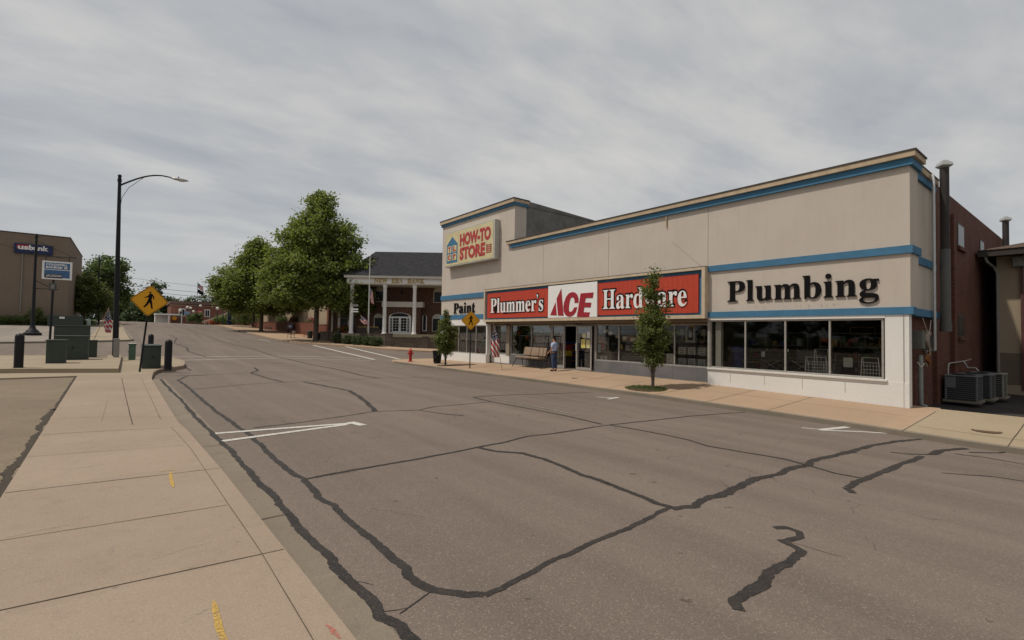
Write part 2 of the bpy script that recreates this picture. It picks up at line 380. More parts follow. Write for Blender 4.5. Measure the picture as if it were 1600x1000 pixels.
# ------------------------------------------------------------------ mesh builder
WMX = {}                                                # world matrix of every parent
class MB:
    def __init__(s): s.v = []; s.f = []; s.sm = []
    def add(s, vs, fs, smooth=False):
        o = len(s.v); s.v += [tuple(p) for p in vs]; s.f += [tuple(i+o for i in q) for q in fs]; s.sm += [smooth]*len(fs); return s
    def box(s, x0, x1, y0, y1, z0, z1):
        v = [(x, y, z) for z in (z0, z1) for y in (y0, y1) for x in (x0, x1)]
        return s.add(v, [(0, 2, 3, 1), (4, 5, 7, 6), (0, 1, 5, 4), (2, 6, 7, 3), (0, 4, 6, 2), (1, 3, 7, 5)])
    def obox(s, c, sx, sy, sz, rz=0, rx=0, ry=0):
        R_ = Matrix.Rotation(rz, 3, 'Z') @ Matrix.Rotation(ry, 3, 'Y') @ Matrix.Rotation(rx, 3, 'X'); c = Vector(c)
        v = [c + R_ @ Vector((x, y, z)) for z in (-sz/2, sz/2) for y in (-sy/2, sy/2) for x in (-sx/2, sx/2)]
        return s.add(v, [(0, 2, 3, 1), (4, 5, 7, 6), (0, 1, 5, 4), (2, 6, 7, 3), (0, 4, 6, 2), (1, 3, 7, 5)])
    def tube(s, pts, r, n=8, cap=True):
        pts = [Vector(p) for p in pts]; rs = r if isinstance(r, (list, tuple)) else [r]*len(pts)
        rings = []; up = None
        for i, p in enumerate(pts):
            d = (pts[min(i+1, len(pts)-1)] - pts[max(i-1, 0)])
            d = d.normalized() if d.length > 1e-9 else Vector((0, 0, 1))
            if up is None: up = Vector((0, 0, 1)) if abs(d.z) < .9 else Vector((1, 0, 0))
            a = up.cross(d)
            if a.length < 1e-6: a = Vector((1, 0, 0)).cross(d)
            a.normalize(); b = d.cross(a); up = b
            rings.append([p + (a*cos(2*pi*k/n) + b*sin(2*pi*k/n))*rs[i] for k in range(n)])
        v = [q for rg in rings for q in rg]; f = []
        for i in range(len(pts)-1):
            for k in range(n):
                f.append((i*n+k, i*n+(k+1) % n, (i+1)*n+(k+1) % n, (i+1)*n+k))
        s.add(v, f, True)
        if cap: s.add(rings[0], [tuple(range(n))[::-1]]); s.add(rings[-1], [tuple(range(n))])
        return s
    def lathe(s, c, prof, n=16):
        """prof: list of (r, z)"""
        c = Vector(c); v = []; f = []
        for r, z in prof:
            for k in range(n): v.append(c + Vector((r*cos(2*pi*k/n), r*sin(2*pi*k/n), z)))
        for i in range(len(prof)-1):
            for k in range(n): f.append((i*n+k, i*n+(k+1) % n, (i+1)*n+(k+1) % n, (i+1)*n+k))
        s.add(v, f, True)
        s.add(v[:n], [tuple(range(n))[::-1]]); s.add(v[-n:], [tuple(range(n))]); return s
    def ball(s, c, r, n=10, sq=(1, 1, 1)):
        c = Vector(c); v = [c + Vector((0, 0, -r*sq[2]))]; f = []
        for i in range(1, n):
            a = -pi/2 + pi*i/n
            for k in range(n): v.append(c + Vector((r*sq[0]*cos(a)*cos(2*pi*k/n), r*sq[1]*cos(a)*sin(2*pi*k/n), r*sq[2]*sin(a))))
        v.append(c + Vector((0, 0, r*sq[2])))
        for k in range(n): f.append((0, 1+(k+1) % n, 1+k)); f.append((len(v)-1, len(v)-1-n+k, len(v)-1-n+(k+1) % n))
        for i in range(n-2):
            for k in range(n): f.append((1+i*n+k, 1+i*n+(k+1) % n, 1+(i+1)*n+(k+1) % n, 1+(i+1)*n+k))
        return s.add(v, f, True)
    def prism(s, poly, O, U, V, T):
        """2-D outline poly placed at O in the plane U,V and thickened by vector T"""
        O, U, V, T = Vector(O), Vector(U), Vector(V), Vector(T); n = len(poly)
        a = [O+U*x+V*y for x, y in poly]; b = [p+T for p in a]
        fs = [tuple(range(n))[::-1], tuple(range(n, 2*n))] + [(i, (i+1) % n, n+(i+1) % n, n+i) for i in range(n)]
        return s.add(a+b, fs)
    def build(s, name, mat, parent=None, bevel=0, fixn=True):
        me = bpy.data.meshes.new(name); vs = s.v
        if parent is not None:
            inv = WMX[parent.name].inverted(); vs = [tuple(inv @ Vector(p)) for p in vs]
        me.from_pydata([tuple(p) for p in vs], [], s.f)
        me.polygons.foreach_set('use_smooth', s.sm)
        me.update()
        if fixn:
            b = bmesh.new(); b.from_mesh(me); bmesh.ops.recalc_face_normals(b, faces=b.faces); b.to_mesh(me); b.free()
        if any(s.sm): 
            try: me.set_sharp_from_angle(angle=radians(40))
            except Exception: pass
        o = bpy.data.objects.new(name, me); COL.objects.link(o)
        me.materials.append(mat if not isinstance(mat, str) else MATS[mat])
        if parent is not None: o.parent = parent; WMX[o.name] = WMX[parent.name]
        else: WMX[o.name] = Matrix.Identity(4)
        if bevel:
            md = o.modifiers.new('bevel', 'BEVEL'); md.width = bevel; md.segments = 2; md.limit_method = 'ANGLE'; md.angle_limit = radians(50)
        return o
def tag(o, label=None, cat=None, group=None, kind=None):
    if label: o['label'] = label
    if cat: o['category'] = cat
    if group: o['group'] = group
    if kind: o['kind'] = kind
    return o
def thing(name, label, cat, loc=(0, 0, 0), rz=0, group=None):
    o = bpy.data.objects.new(name, None); COL.objects.link(o); o.location = loc; o.rotation_euler = (0, 0, rz)
    o.empty_display_size = .2
    WMX[o.name] = Matrix.Translation(Vector(loc)) @ Matrix.Rotation(rz, 4, 'Z')
    return tag(o, label, cat, group)
def dup(root, loc, rz=0, label=None, scale=None):
    r = root.copy(); COL.objects.link(r); r.location = loc; r.rotation_euler = (0, 0, rz)
    if scale: r.scale = scale
    if label: r['label'] = label
    for ch in list(root.children):
        c = ch.copy(); COL.objects.link(c); c.parent = r
        for g_ in list(ch.children):
            d = g_.copy(); COL.objects.link(d); d.parent = c
    return r
def struct(o): return tag(o, kind='structure')

# ------------------------------------------------------------------ lettering
GLYPHS = {"P":[418,[[15,0,15,17,45,22,62,32,72,50,75,81,75,379,71,406,62,424,44,434,16,439,16,455,214,455,253,454,287,452,315,447,336,440,366,422,390,398,404,367,409,332,406,305,398,280,385,259,367,240,343,225,314,214,281,208,242,206,182,206,182,81,185,50,194,32,212,22,242,17,242,0],[182,230,201,230,244,235,272,253,287,283,292,329,288,375,275,406,252,425,216,431,199,429,189,424,184,414,182,398]]],"l":[199,[[18,0,18,16,35,19,45,26,51,37,52,56,52,398,51,417,47,429,38,436,20,439,20,455,148,455,148,56,150,38,154,26,164,19,180,16,180,0]]],"u":[375,[[131,-10,91,-3,65,17,57,32,51,51,47,72,46,97,46,248,44,268,39,282,29,291,11,294,11,310,142,310,142,74,144,58,151,46,162,38,177,36,205,43,228,66,228,248,226,269,221,283,209,291,189,294,189,310,324,310,324,70,326,51,331,39,342,33,360,30,360,13,331,11,300,7,265,0,228,-10,228,40,209,19,186,3,160,-7]]],"m":[554,[[18,0,18,16,35,19,45,26,51,37,52,56,52,253,51,271,46,284,36,291,19,294,19,310,146,310,146,265,166,288,188,305,212,315,237,318,268,315,292,304,310,286,320,261,341,286,364,304,390,315,418,318,455,312,482,292,498,258,504,212,504,56,505,38,510,26,520,19,536,16,536,0,377,0,377,16,393,19,403,26,408,38,410,56,410,217,408,241,404,258,394,268,377,271,349,263,324,237,324,56,326,38,331,26,340,19,356,16,356,0,199,0,199,16,215,19,225,26,230,38,232,56,232,217,230,241,226,258,216,268,199,271,170,262,146,235,146,56,148,38,152,27,162,19,177,16,177,0]]],"b":[361,[[43,-11,43,388,41,414,37,428,26,436,8,439,8,455,138,455,138,279,156,296,175,308,197,316,221,318,254,313,284,299,308,276,326,245,333,227,338,208,341,188,342,166,341,141,337,118,331,96,323,75,312,56,300,40,286,25,270,13,252,3,233,-4,213,-9,192,-10,170,-8,148,-1,126,11,105,28,53,-11],[183,14,213,23,232,49,238,70,242,95,244,125,245,160,244,189,242,213,237,234,231,251,212,273,184,280,169,277,155,270,144,257,138,242,138,69,149,28]]],"i":[198,[[101,362,81,366,65,376,54,393,50,412,54,432,65,449,81,460,101,463,120,460,137,449,147,432,151,412,147,393,136,376,120,366],[18,0,18,16,35,19,45,26,51,37,52,56,52,252,51,272,47,285,37,291,20,293,21,310,148,310,148,56,150,38,154,26,164,19,180,16,180,0]]],"n":[381,[[18,0,18,16,35,19,45,26,51,37,52,56,52,253,51,271,46,284,36,291,19,294,19,310,148,310,148,267,168,290,190,306,215,315,243,318,281,312,309,292,325,258,330,212,330,56,332,38,337,26,347,19,363,16,363,0,202,0,202,16,207,16,228,26,235,56,235,217,234,241,229,258,219,268,203,271,173,262,148,235,148,56,149,38,154,26,164,19,180,16,180,0]]],"g":[327,[[146,-140,115,-139,89,-136,66,-130,48,-122,22,-100,14,-75,28,-46,69,-26,35,-1,24,30,28,54,42,74,67,92,102,110,67,128,42,150,27,179,22,212,27,242,40,268,60,289,88,305,120,315,157,318,196,315,233,304,317,304,317,268,268,268,286,237,291,203,288,176,276,151,258,131,234,116,205,106,172,103,157,103,142,104,126,102,112,94,104,84,101,71,111,55,141,49,175,49,200,48,223,47,242,44,259,40,285,29,303,13,312,-9,316,-37,313,-60,305,-80,291,-98,272,-113,248,-125,219,-133,185,-139],[157,124,178,130,190,146,197,173,199,211,197,249,190,276,178,292,157,297,137,292,124,276,117,249,114,211,117,173,124,146,137,130],[161,-116,205,-113,238,-104,257,-88,263,-66,260,-51,249,-41,231,-36,205,-34,97,-34,79,-52,73,-73,79,-89,95,-103,122,-113]]],"e":[301,[[154,-10,117,-5,85,10,58,35,37,69,29,88,24,109,21,132,19,157,21,180,24,201,30,222,38,240,59,273,87,298,120,313,157,318,185,316,209,309,230,297,249,280,264,259,274,234,281,206,283,173,283,166,117,166,123,112,138,73,164,50,199,42,219,45,237,53,254,67,270,86,285,73,258,36,228,11,193,-5],[116,192,201,192,201,215,199,252,193,277,181,292,161,297,141,291,127,274,119,244,116,203]]],"r":[287,[[18,0,18,16,35,19,45,26,51,37,52,56,52,252,51,273,46,285,37,291,20,293,21,310,146,310,146,252,165,280,187,301,210,314,233,318,258,315,275,304,286,287,289,266,287,248,278,234,265,225,248,222,233,224,222,231,214,240,207,250,199,257,189,260,175,255,162,241,152,220,149,192,149,56,152,37,159,25,173,19,197,16,197,0]]],"s":[288,[[151,-10,122,-6,87,6,80,8,73,9,60,4,51,-9,36,-9,36,105,53,105,66,68,87,39,112,21,140,15,162,18,179,27,189,40,192,58,183,84,156,105,107,130,76,148,54,169,41,193,37,220,44,259,65,291,80,303,98,312,118,317,141,319,153,318,166,316,199,308,206,306,210,305,213,305,223,308,230,319,244,319,244,222,228,222,215,254,196,277,174,291,149,296,130,294,116,286,108,274,105,259,107,244,115,232,128,222,146,212,191,189,221,172,241,151,253,127,257,95,255,72,250,51,241,33,228,18,212,6,194,-3,174,-8]]],"H":[523,[[15,0,15,17,45,22,62,32,72,50,75,81,75,379,71,406,62,424,44,434,16,439,16,455,242,455,242,439,220,436,204,432,193,425,187,415,183,400,182,379,182,251,342,251,342,379,341,400,337,415,331,425,320,432,304,436,282,439,282,455,507,455,507,439,478,434,461,424,452,407,449,379,449,81,452,52,461,33,478,22,507,17,507,0,282,0,282,17,311,21,329,31,339,49,342,81,342,221,182,221,182,81,185,50,194,32,212,22,242,17,242,0]]],"a":[344,[[255,-10,216,1,200,35,176,16,151,2,124,-6,95,-9,64,-4,40,11,25,34,20,63,23,84,31,104,45,121,63,136,88,150,119,164,156,177,199,190,199,241,196,266,187,282,171,292,148,296,115,290,104,274,106,268,113,257,121,243,123,231,120,215,110,202,95,194,77,191,59,194,45,203,36,218,33,236,37,259,49,278,69,295,95,308,126,316,162,318,195,317,223,312,246,304,263,292,276,277,285,259,291,236,293,210,293,62,293,48,295,40,298,36,304,34,312,36,320,42,329,28,312,11,294,-1,275,-8],[151,34,162,35,174,41,187,50,199,63,199,169,164,157,138,139,123,114,118,84,126,46]]],"d":[370,[[140,-10,107,-5,78,10,53,35,35,66,28,85,23,104,20,125,19,147,21,172,24,196,29,217,36,237,55,272,81,297,112,313,146,318,168,316,189,309,207,297,223,280,223,401,220,419,212,430,198,437,176,439,176,455,319,455,319,75,320,54,325,41,335,32,353,28,353,11,325,9,294,6,260,-1,223,-10,223,39,207,18,188,2,166,-7],[171,28,187,31,202,41,215,56,223,76,223,242,217,257,206,270,191,278,174,281,147,273,130,250,125,232,121,210,118,184,118,153,118,124,120,98,124,76,130,58,146,36]]],"w":[435,[[122,-10,17,265,12,276,6,284,-1,290,-11,293,-11,310,138,310,138,293,127,292,120,289,116,284,114,276,115,271,116,266,120,253,167,127,211,235,201,266,195,280,190,288,181,293,168,295,168,310,323,310,323,293,302,288,296,276,296,269,298,262,336,141,382,256,386,266,387,275,385,283,380,289,370,292,356,295,356,310,445,310,445,295,433,292,425,284,418,273,412,258,304,-10,289,-10,223,197,140,-10]]],"t":[228,[[124,-9,89,-4,66,10,53,36,48,71,48,279,20,279,20,300,88,369,112,398,129,424,144,424,144,310,208,310,208,279,144,279,144,82,146,64,149,51,157,43,168,40,189,49,206,75,222,66,205,33,182,9,155,-5]]],"N":[494,[[403,-11,107,350,107,79,110,49,119,31,136,21,167,17,167,0,18,0,18,17,39,19,54,23,65,30,71,41,75,57,76,79,76,388,49,421,36,433,28,436,18,439,18,455,156,455,391,169,391,377,390,399,386,414,379,425,369,431,353,436,331,439,331,455,480,455,480,439,450,434,433,425,425,407,422,377,422,-11]]],"E":[442,[[14,0,14,17,44,20,62,30,72,48,75,78,75,369,72,405,62,425,44,435,16,439,16,455,399,455,399,320,383,320,378,349,369,373,356,392,340,406,320,417,295,424,266,429,232,430,213,430,200,428,191,424,186,417,184,405,183,388,183,246,193,246,232,252,259,269,269,282,277,300,283,321,288,345,304,345,304,118,287,118,282,154,273,181,259,201,241,213,216,220,185,222,183,222,183,67,185,47,192,35,206,29,230,28,254,28,276,30,295,34,313,39,345,53,371,75,393,105,411,143,430,143,402,0]]],"W":[611,[[171,-11,32,393,24,413,15,427,3,435,-15,439,-15,455,181,455,181,439,162,437,150,432,143,423,140,410,142,394,148,373,223,153,301,353,286,399,278,418,267,429,252,435,229,439,229,455,439,455,439,439,404,432,393,412,394,401,399,386,474,166,541,369,547,391,549,406,546,421,538,430,524,436,503,439,503,455,624,455,624,439,607,433,594,421,584,404,575,379,446,-11,428,-11,316,309,190,-11]]],"R":[473,[[15,0,15,17,45,22,62,32,72,50,75,81,75,379,71,406,62,424,44,434,16,439,16,455,217,455,264,453,305,448,339,439,367,426,389,409,405,388,414,363,417,334,411,296,392,265,360,241,315,224,432,50,443,36,452,26,463,19,478,17,480,17,480,0,338,0,201,212,182,212,182,81,185,50,194,32,212,22,242,17,242,0],[182,234,203,234,228,235,249,240,266,248,280,258,290,272,298,290,302,311,304,336,299,378,284,407,259,425,224,431,202,429,190,422,184,409,182,385]]],"A":[437,[[-9,0,-9,18,9,21,24,30,36,47,49,75,206,466,224,465,384,87,399,55,411,34,425,22,443,18,443,0,229,0,229,18,270,25,283,46,281,59,273,81,253,132,103,132,79,71,77,65,76,59,75,48,87,26,124,18,128,18,128,0],[113,161,242,161,177,319]]],"B":[443,[[16,0,16,17,45,22,62,32,72,51,75,82,75,369,73,394,69,412,62,425,51,433,36,437,15,439,15,455,220,455,297,449,352,429,385,396,396,351,389,313,369,283,335,261,287,247,344,231,385,206,410,173,418,132,415,102,407,76,392,54,371,35,345,19,314,9,278,2,238,0],[182,252,188,252,234,257,263,272,279,301,285,345,281,385,269,412,248,428,216,434,198,432,188,425,183,412,182,391],[222,24,259,30,283,49,291,63,296,81,300,103,301,128,299,154,295,176,287,194,277,208,263,218,245,225,223,230,197,231,182,231,182,65,184,46,190,33,202,26]]],"K":[510,[[16,0,16,17,45,22,63,32,72,50,75,81,75,379,72,406,63,424,45,434,17,439,17,455,242,455,242,439,221,436,205,432,194,425,187,415,184,400,183,379,183,234,321,373,342,398,349,418,334,434,291,439,291,455,486,455,486,439,477,439,447,434,415,419,381,395,345,361,271,285,463,46,475,34,487,25,501,20,519,17,519,0,281,0,281,17,306,18,315,19,322,21,331,27,334,34,329,47,316,66,199,214,183,198,183,81,186,50,195,32,213,22,242,17,242,0]]],"1":[375,[[65,0,65,36,120,36,135,38,146,45,152,58,154,79,154,416,108,365,87,351,67,346,52,349,40,359,31,375,28,396,74,412,101,426,132,447,179,482,254,482,254,79,256,61,261,47,271,38,288,36,343,36,343,0]]],"0":[375,[[188,-7,159,-5,133,1,110,11,91,24,74,41,60,61,48,84,39,111,32,140,27,171,24,205,23,241,24,277,27,311,32,342,39,371,48,397,60,420,74,439,91,456,110,469,133,479,159,484,189,486,217,484,242,479,264,469,283,456,300,439,314,419,326,397,336,370,343,341,348,310,352,277,353,240,352,204,348,171,343,139,336,110,326,84,314,61,300,41,283,24,263,11,241,1,216,-5],[188,37,219,50,237,91,242,120,246,155,248,195,248,240,248,286,246,326,242,360,237,390,219,429,189,443,157,429,139,390,134,360,130,326,128,286,127,240,128,195,130,155,134,120,139,91,157,50]]]}
def place_mesh(me, name, mat, parent, O, U, V, w=None, h=None, thick=.03, center=False, slant=0):
    """fit a lettering mesh lying in x,y into a w x h rectangle at O (its lower left corner)"""
    n = len(me.vertices); co = np.empty(n*3); me.vertices.foreach_get('co', co); co = co.reshape(-1, 3)
    mn, mxx = co.min(0), co.max(0); s = mxx-mn
    sx = w/s[0] if w else None; sy = h/s[1] if h else sx
    if sx is None: sx = sy
    O, U, V = Vector(O), Vector(U).normalized(), Vector(V).normalized(); Nn = U.cross(V)
    inv = WMX[parent.name].inverted() if parent is not None else Matrix.Identity(4)
    out = []
    for p in co:
        a = (p[0]-mn[0])*sx; b = (p[1]-mn[1])*sy; c = (p[2]-mn[2])/(s[2] if s[2] > 1e-9 else 1)*thick
        q = O + U*(a+slant*b) + V*b + Nn*c; out += list(inv @ q)
    me.vertices.foreach_set('co', out); me.update()
    o = bpy.data.objects.new(name, me); COL.objects.link(o); me.materials.clear(); me.materials.append(mat)
    for p in me.polygons: p.use_smooth = False; p.material_index = 0
    if parent is not None: o.parent = parent; WMX[o.name] = WMX[parent.name]
    else: WMX[o.name] = Matrix.Identity(4)
    return o
def curve_to_mesh(cu):
    o = bpy.data.objects.new('tmp', cu); COL.objects.link(o)
    dg = bpy.context.evaluated_depsgraph_get(); dg.update()
    me = bpy.data.meshes.new_from_object(o.evaluated_get(dg)); bpy.data.objects.remove(o); return me
def sans(body, name, mat, parent, O, U, V, w, h, thick=.02, bold=.0, slant=0):
    cu = bpy.data.curves.new(name, 'FONT'); cu.body = body; cu.size = 1; cu.extrude = .02; cu.offset = bold; cu.resolution_u = 3
    return place_mesh(curve_to_mesh(cu), name, mat, parent, O, U, V, w, h, thick, slant=slant)
APOS = [10, 0, [[12, 352, 42, 366, 72, 394, 88, 430, 84, 464, 64, 484, 34, 484, 14, 468, 12, 442, 30, 426, 46, 416, 44, 392, 26, 372]]]
def serif(body, name, mat, parent, O, U, V, w, h, thick=.03, off=0., gap=.006):
    cu = bpy.data.curves.new(name, 'CURVE'); cu.dimensions = '2D'; cu.fill_mode = 'BOTH'; cu.extrude = .02; cu.offset = off
    x = 0; xs = []; ys = []
    for ch in body:
        adv, sp = (95, APOS[2]) if ch == "'" else GLYPHS[ch]
        for s_ in sp:
            pl = cu.splines.new('POLY'); n = len(s_)//2; pl.points.add(n-1)
            for i in range(n):
                pl.points[i].co = (x+s_[2*i]/1000, s_[2*i+1]/1000, 0, 1); xs.append(x+s_[2*i]/1000); ys.append(s_[2*i+1]/1000)
            pl.use_cyclic_u = True
        x += adv/1000+gap
    W, H = max(xs)-min(xs), max(ys)-min(ys); sx, sy = w/W, h/H
    o_ = max(0, off)
    O = Vector(O) - Vector(U)*o_*sx - Vector(V)*o_*sy
    return place_mesh(curve_to_mesh(cu), name, mat, parent, O, U, V, w+2*o_*sx, h+2*o_*sy, thick)
FU, FV = (0, -1, 0), (0, 0, 1)                         # left-to-right and up on a wall that faces the street (-X)
SU = (1, 0, 0)                                         # left-to-right on a wall that faces -Y

# ================================================================== THE GROUND
def sheet(name, mat, xs, ys, zf, parent=None):
    nx, ny = len(xs), len(ys)
    v = [(x, y, zf(x, y)) for y in ys for x in xs]
    f = [(j*nx+i, j*nx+i+1, (j+1)*nx+i+1, (j+1)*nx+i) for j in range(ny-1) for i in range(nx-1)]
    mb = MB(); mb.add(v, f, True); return mb.build(name, mat, parent, fixn=False)
def frange(a, b, s):
    n = int(round((b-a)/s)); return [a+i*(b-a)/n for i in range(n+1)]
def far_z(x, y):
    d = max(0, sqrt(x*x+y*y)-200)
    return road_z(max(-6, min(x, 20)), min(y, 420))-.9 - .0*d
struct(sheet('terrain', 'earth', frange(-900, 900, 20), frange(-300, 1500, 12), far_z))
road = struct(sheet('road', 'asphalt', [.9+.4*k for k in range(-1, 160)], frange(-14, 30, .5)+frange(31, 230, 1), road_z))
struct(sheet('parking_lot', 'old_lot_asphalt', frange(-30, -.3, .99), frange(-14, 22.5, .5), lambda x, y: road_z(x, y)))
struct(sheet('side_street', 'asphalt', frange(-40, .5, .4), frange(22.5, 56.5, .5), lambda x, y: road_z(x, y)))
struct(sheet('road', 'asphalt', frange(-6, .5, .5), frange(56.5, 230, 1), road_z))
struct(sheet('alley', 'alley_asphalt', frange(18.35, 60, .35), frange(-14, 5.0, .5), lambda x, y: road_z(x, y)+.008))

def resample(pl, step):
    out = []
    for (a, b), (c, d) in zip(pl, pl[1:]):
        n = max(1, int(sqrt((c-a)**2+(d-b)**2)/step))
        for i in range(n): out.append((a+(c-a)*i/n, b+(d-b)*i/n))
    out.append(pl[-1]); return out
def slab(name, mat, Lp, Rp, zf, n=40, nx=6, depth=.45, parent=None):
    """a paved strip between two polylines, with real thickness"""
    def at(pl, u):
        ds = [0]
        for a, b in zip(pl, pl[1:]): ds.append(ds[-1]+sqrt((a[0]-b[0])**2+(a[1]-b[1])**2))
        t_ = u*ds[-1]
        for i in range(len(pl)-1):
            if t_ <= ds[i+1]+1e-9:
                k = (t_-ds[i])/max(1e-9, ds[i+1]-ds[i]); return (pl[i][0]+(pl[i+1][0]-pl[i][0])*k, pl[i][1]+(pl[i+1][1]-pl[i][1])*k)
        return pl[-1]
    v = []; f = []
    for j in range(n+1):
        l, r = at(Lp, j/n), at(Rp, j/n)
        for i in range(nx+1):
            x, y = l[0]+(r[0]-l[0])*i/nx, l[1]+(r[1]-l[1])*i/nx; v.append((x, y, zf(x, y)))
    W_ = nx+1
    for j in range(n):
        for i in range(nx): f.append((j*W_+i, j*W_+i+1, (j+1)*W_+i+1, (j+1)*W_+i))
    edge = [i for i in range(W_)] + [j*W_+nx for j in range(1, n+1)] + [n*W_+i for i in range(nx-1, -1, -1)] + [j*W_ for j in range(n-1, 0, -1)]
    b = len(v); v += [(v[i][0], v[i][1], v[i][2]-depth) for i in edge]; m_ = len(edge)
    for k in range(m_): f.append((edge[k], b+k, b+(k+1) % m_, edge[(k+1) % m_]))
    mb = MB(); mb.add(v, f); return mb.build(name, mat, parent)
def xl(y): return -.72-.025*y
def kl(y): return lerp_tab(y, KL)
ys = frange(-8, 21.3, .5)
walk = struct(slab('sidewalk', 'walk_concrete', [(xl(y), y) for y in ys], [(kl(y)-.16, y) for y in ys], walk_left_z, n=60))
ys2 = [-8+.3*k for k in range(141)]; ys2 = [y for y in ys2 if y < 33.6]
struct(slab('curb', 'walk_concrete', [(kl(y)-.16, y) for y in ys2], [(kl(y)-.0, y) for y in ys2], lambda x, y: walk_left_z(x, y)+.001, n=120, nx=2))
struct(slab('sidewalk', 'pad_concrete', [(-.3, y) for y in frange(21.3, 33.2, .5)], [(kl(y)-.16, y) for y in frange(21.3, 33.2, .5)], walk_left_z, n=30))
struct(slab('sidewalk', 'pad_concrete', [(-30, 21.3), (-.3, 21.3)], [(-30, 23.7), (-3.3, 23.7), (-.3, 22.3)], lambda x, y: 0.0, n=20))
struct(slab('utility_pad', 'pad_concrete', [(-30, 23.55), (-3.35, 23.55), (-.22, 22.15)], [(-30, 38.5), (-4.5, 33.6), (-.22, 33.0)], lambda x, y: .15+rise(y)*.6, n=40, nx=10, depth=.6))
struct(slab('gutter', 'gutter_concrete', [(kl(y)-.02, y) for y in frange(-8, 20.5, .5)], [(1.27-.004*y+.0-.012*max(0, y-8), y) for y in frange(-8, 20.5, .5)], lambda x, y: road_z(max(x, .9), y)+.004, n=60, nx=2, depth=.02))
# right-hand walk, in front of the shop, with its dropped apron at the alley
RW = frange(-12, 2.0, .5); RW2 = frange(2.0, 3.4, .35); RW3 = frange(3.4, 31.4, .5)
struct(slab('sidewalk', 'apron_concrete', [(14.66, y) for y in frange(-12, 3.4, .5)], [(18.45, y) for y in frange(-12, 3.4, .5)], walk_right_z, n=40))
struct(slab('sidewalk', 'walk_concrete_warm', [(14.66, y) for y in RW3], [(18.62, y) for y in RW3], walk_right_z, n=70))
struct(slab('curb', 'curb_concrete', [(14.5, y) for y in frange(-12, 31.4, .5)], [(14.66, y) for y in frange(-12, 31.4, .5)], lambda x, y: walk_right_z(x, y)+.001, n=110, nx=1))
struct(slab('sidewalk', 'walk_concrete_warm', [(14.5, 31.4), (14.7, 32.4), (15.3, 33.1), (16.4, 33.5), (30, 33.8)], [(18.62, 31.4), (18.62, 31.5), (18.62, 31.6), (19, 31.7), (30, 31.8)], lambda x, y: road_z(x, y)+.13, n=30))
# across the side street: corner of the bank, with pavers between the kerb and the wall
BK = [(14.5, 130), (14.5, 100), (14.5, 75), (14.5, 60), (15.0, 57), (16.5, 54.4), (18.9, 49.9), (20.9, 44.8), (24, 41.4), (34, 36.5), (60, 27)]
BW = [(19.5, 130), (19.5, 100), (19.5, 75), (18.9, 62), (18.9, 60), (19.3, 57.4), (21.1, 51.5), (22.9, 47.6), (26.6, 44.0), (36, 39.2), (61, 29.5)]
gz = lambda x, y: road_z(x, y)+.13
struct(slab('sidewalk', 'walk_concrete_warm', BK, BW, gz, n=120, nx=4))
struct(slab('plaza', 'brick_pavers', [(19.5, 130), (19.5, 75), (18.9, 60.1)], [(40, 130), (34, 80), (26, 66)], gz, n=40, nx=6))
# far left: the light lot across the side street, its kerb and walk
struct(slab('bank_lot', 'far_lot_asphalt', [(-60, 44.5), (-7, 49.4), (-2.6, 50.9)], [(-60, 86.8), (-7, 86.8), (-3.1, 86.8)], gz, n=30, nx=12))
struct(slab('sidewalk', 'pad_concrete', [(-2.6, 51.2), (-3.1, 87), (-4.3, 125)], [(.2, 52.9), (-.6, 87), (-2.2, 125)], gz, n=60, nx=3))
struct(slab('curb', 'curb_concrete', [(-60, 44.3), (-7, 49.2), (-2.6, 50.7), (0, 52.4), (.45, 53.6), (-.45, 87), (-2.05, 125)], [(-60, 44.5), (-7, 49.4), (-2.6, 50.9), (-.15, 52.6), (.25, 53.7), (-.6, 87), (-2.2, 125)], lambda x, y: gz(x, y)+.004, n=100, nx=1))
struct(slab('lawn', 'lawn', [(-60, 86.8), (-4.6, 86.8), (-3.4, 88)], [(-60, 89.5), (-12, 92.5), (-5, 125)], lambda x, y: gz(x, y)+.05, n=40, nx=8))

# flat markings and sealed cracks laid on the road
def ribbon(mb, pts, w, lift, jit=0., step=.18, seed=1, zf=road_z, taper=False):
    R_ = random.Random(seed); pl = resample(pts, step); n = len(pl); Lv = []; Rv = []
    for i, (x, y) in enumerate(pl):
        a, b = pl[max(0, i-1)], pl[min(n-1, i+1)]; dx, dy = b[0]-a[0], b[1]-a[1]; d = sqrt(dx*dx+dy*dy) or 1; nxx, nyy = -dy/d, dx/d
        k = (1 if not taper else min(1, .25+min(i, n-1-i)/2.5))
        def nn(q, s_): return .42*noise.noise(Vector((x*1.3, y*1.3, s_)))+.34*noise.noise(Vector((x*5.5, y*5.5, s_+3)))+.30*noise.noise(Vector((x*17, y*17, s_+7)))+.2*noise.noise(Vector((x*45, y*45, s_+11)))
        wob = jit*w*(noise.noise(Vector((x*1.7+seed, y*1.7, 0)))*.7+noise.noise(Vector((x*6+seed, y*6, 3)))*.35)
        wl = w/2*k*(1+jit*2.2*nn(0, seed)); wr = w/2*k*(1+jit*2.2*nn(0, seed+29))
        wl, wr = max(w*.16, wl), max(w*.16, wr)
        Lv.append((x+nxx*(wl+wob), y+nyy*(wl+wob))); Rv.append((x-nxx*(wr-wob), y-nyy*(wr-wob)))
    v = [(x, y, zf(x, y)+lift) for x, y in Lv] + [(x, y, zf(x, y)+lift) for x, y in Rv]
    mb.add(v, [(i, n+i, n+i+1, i+1) for i in range(n-1)])
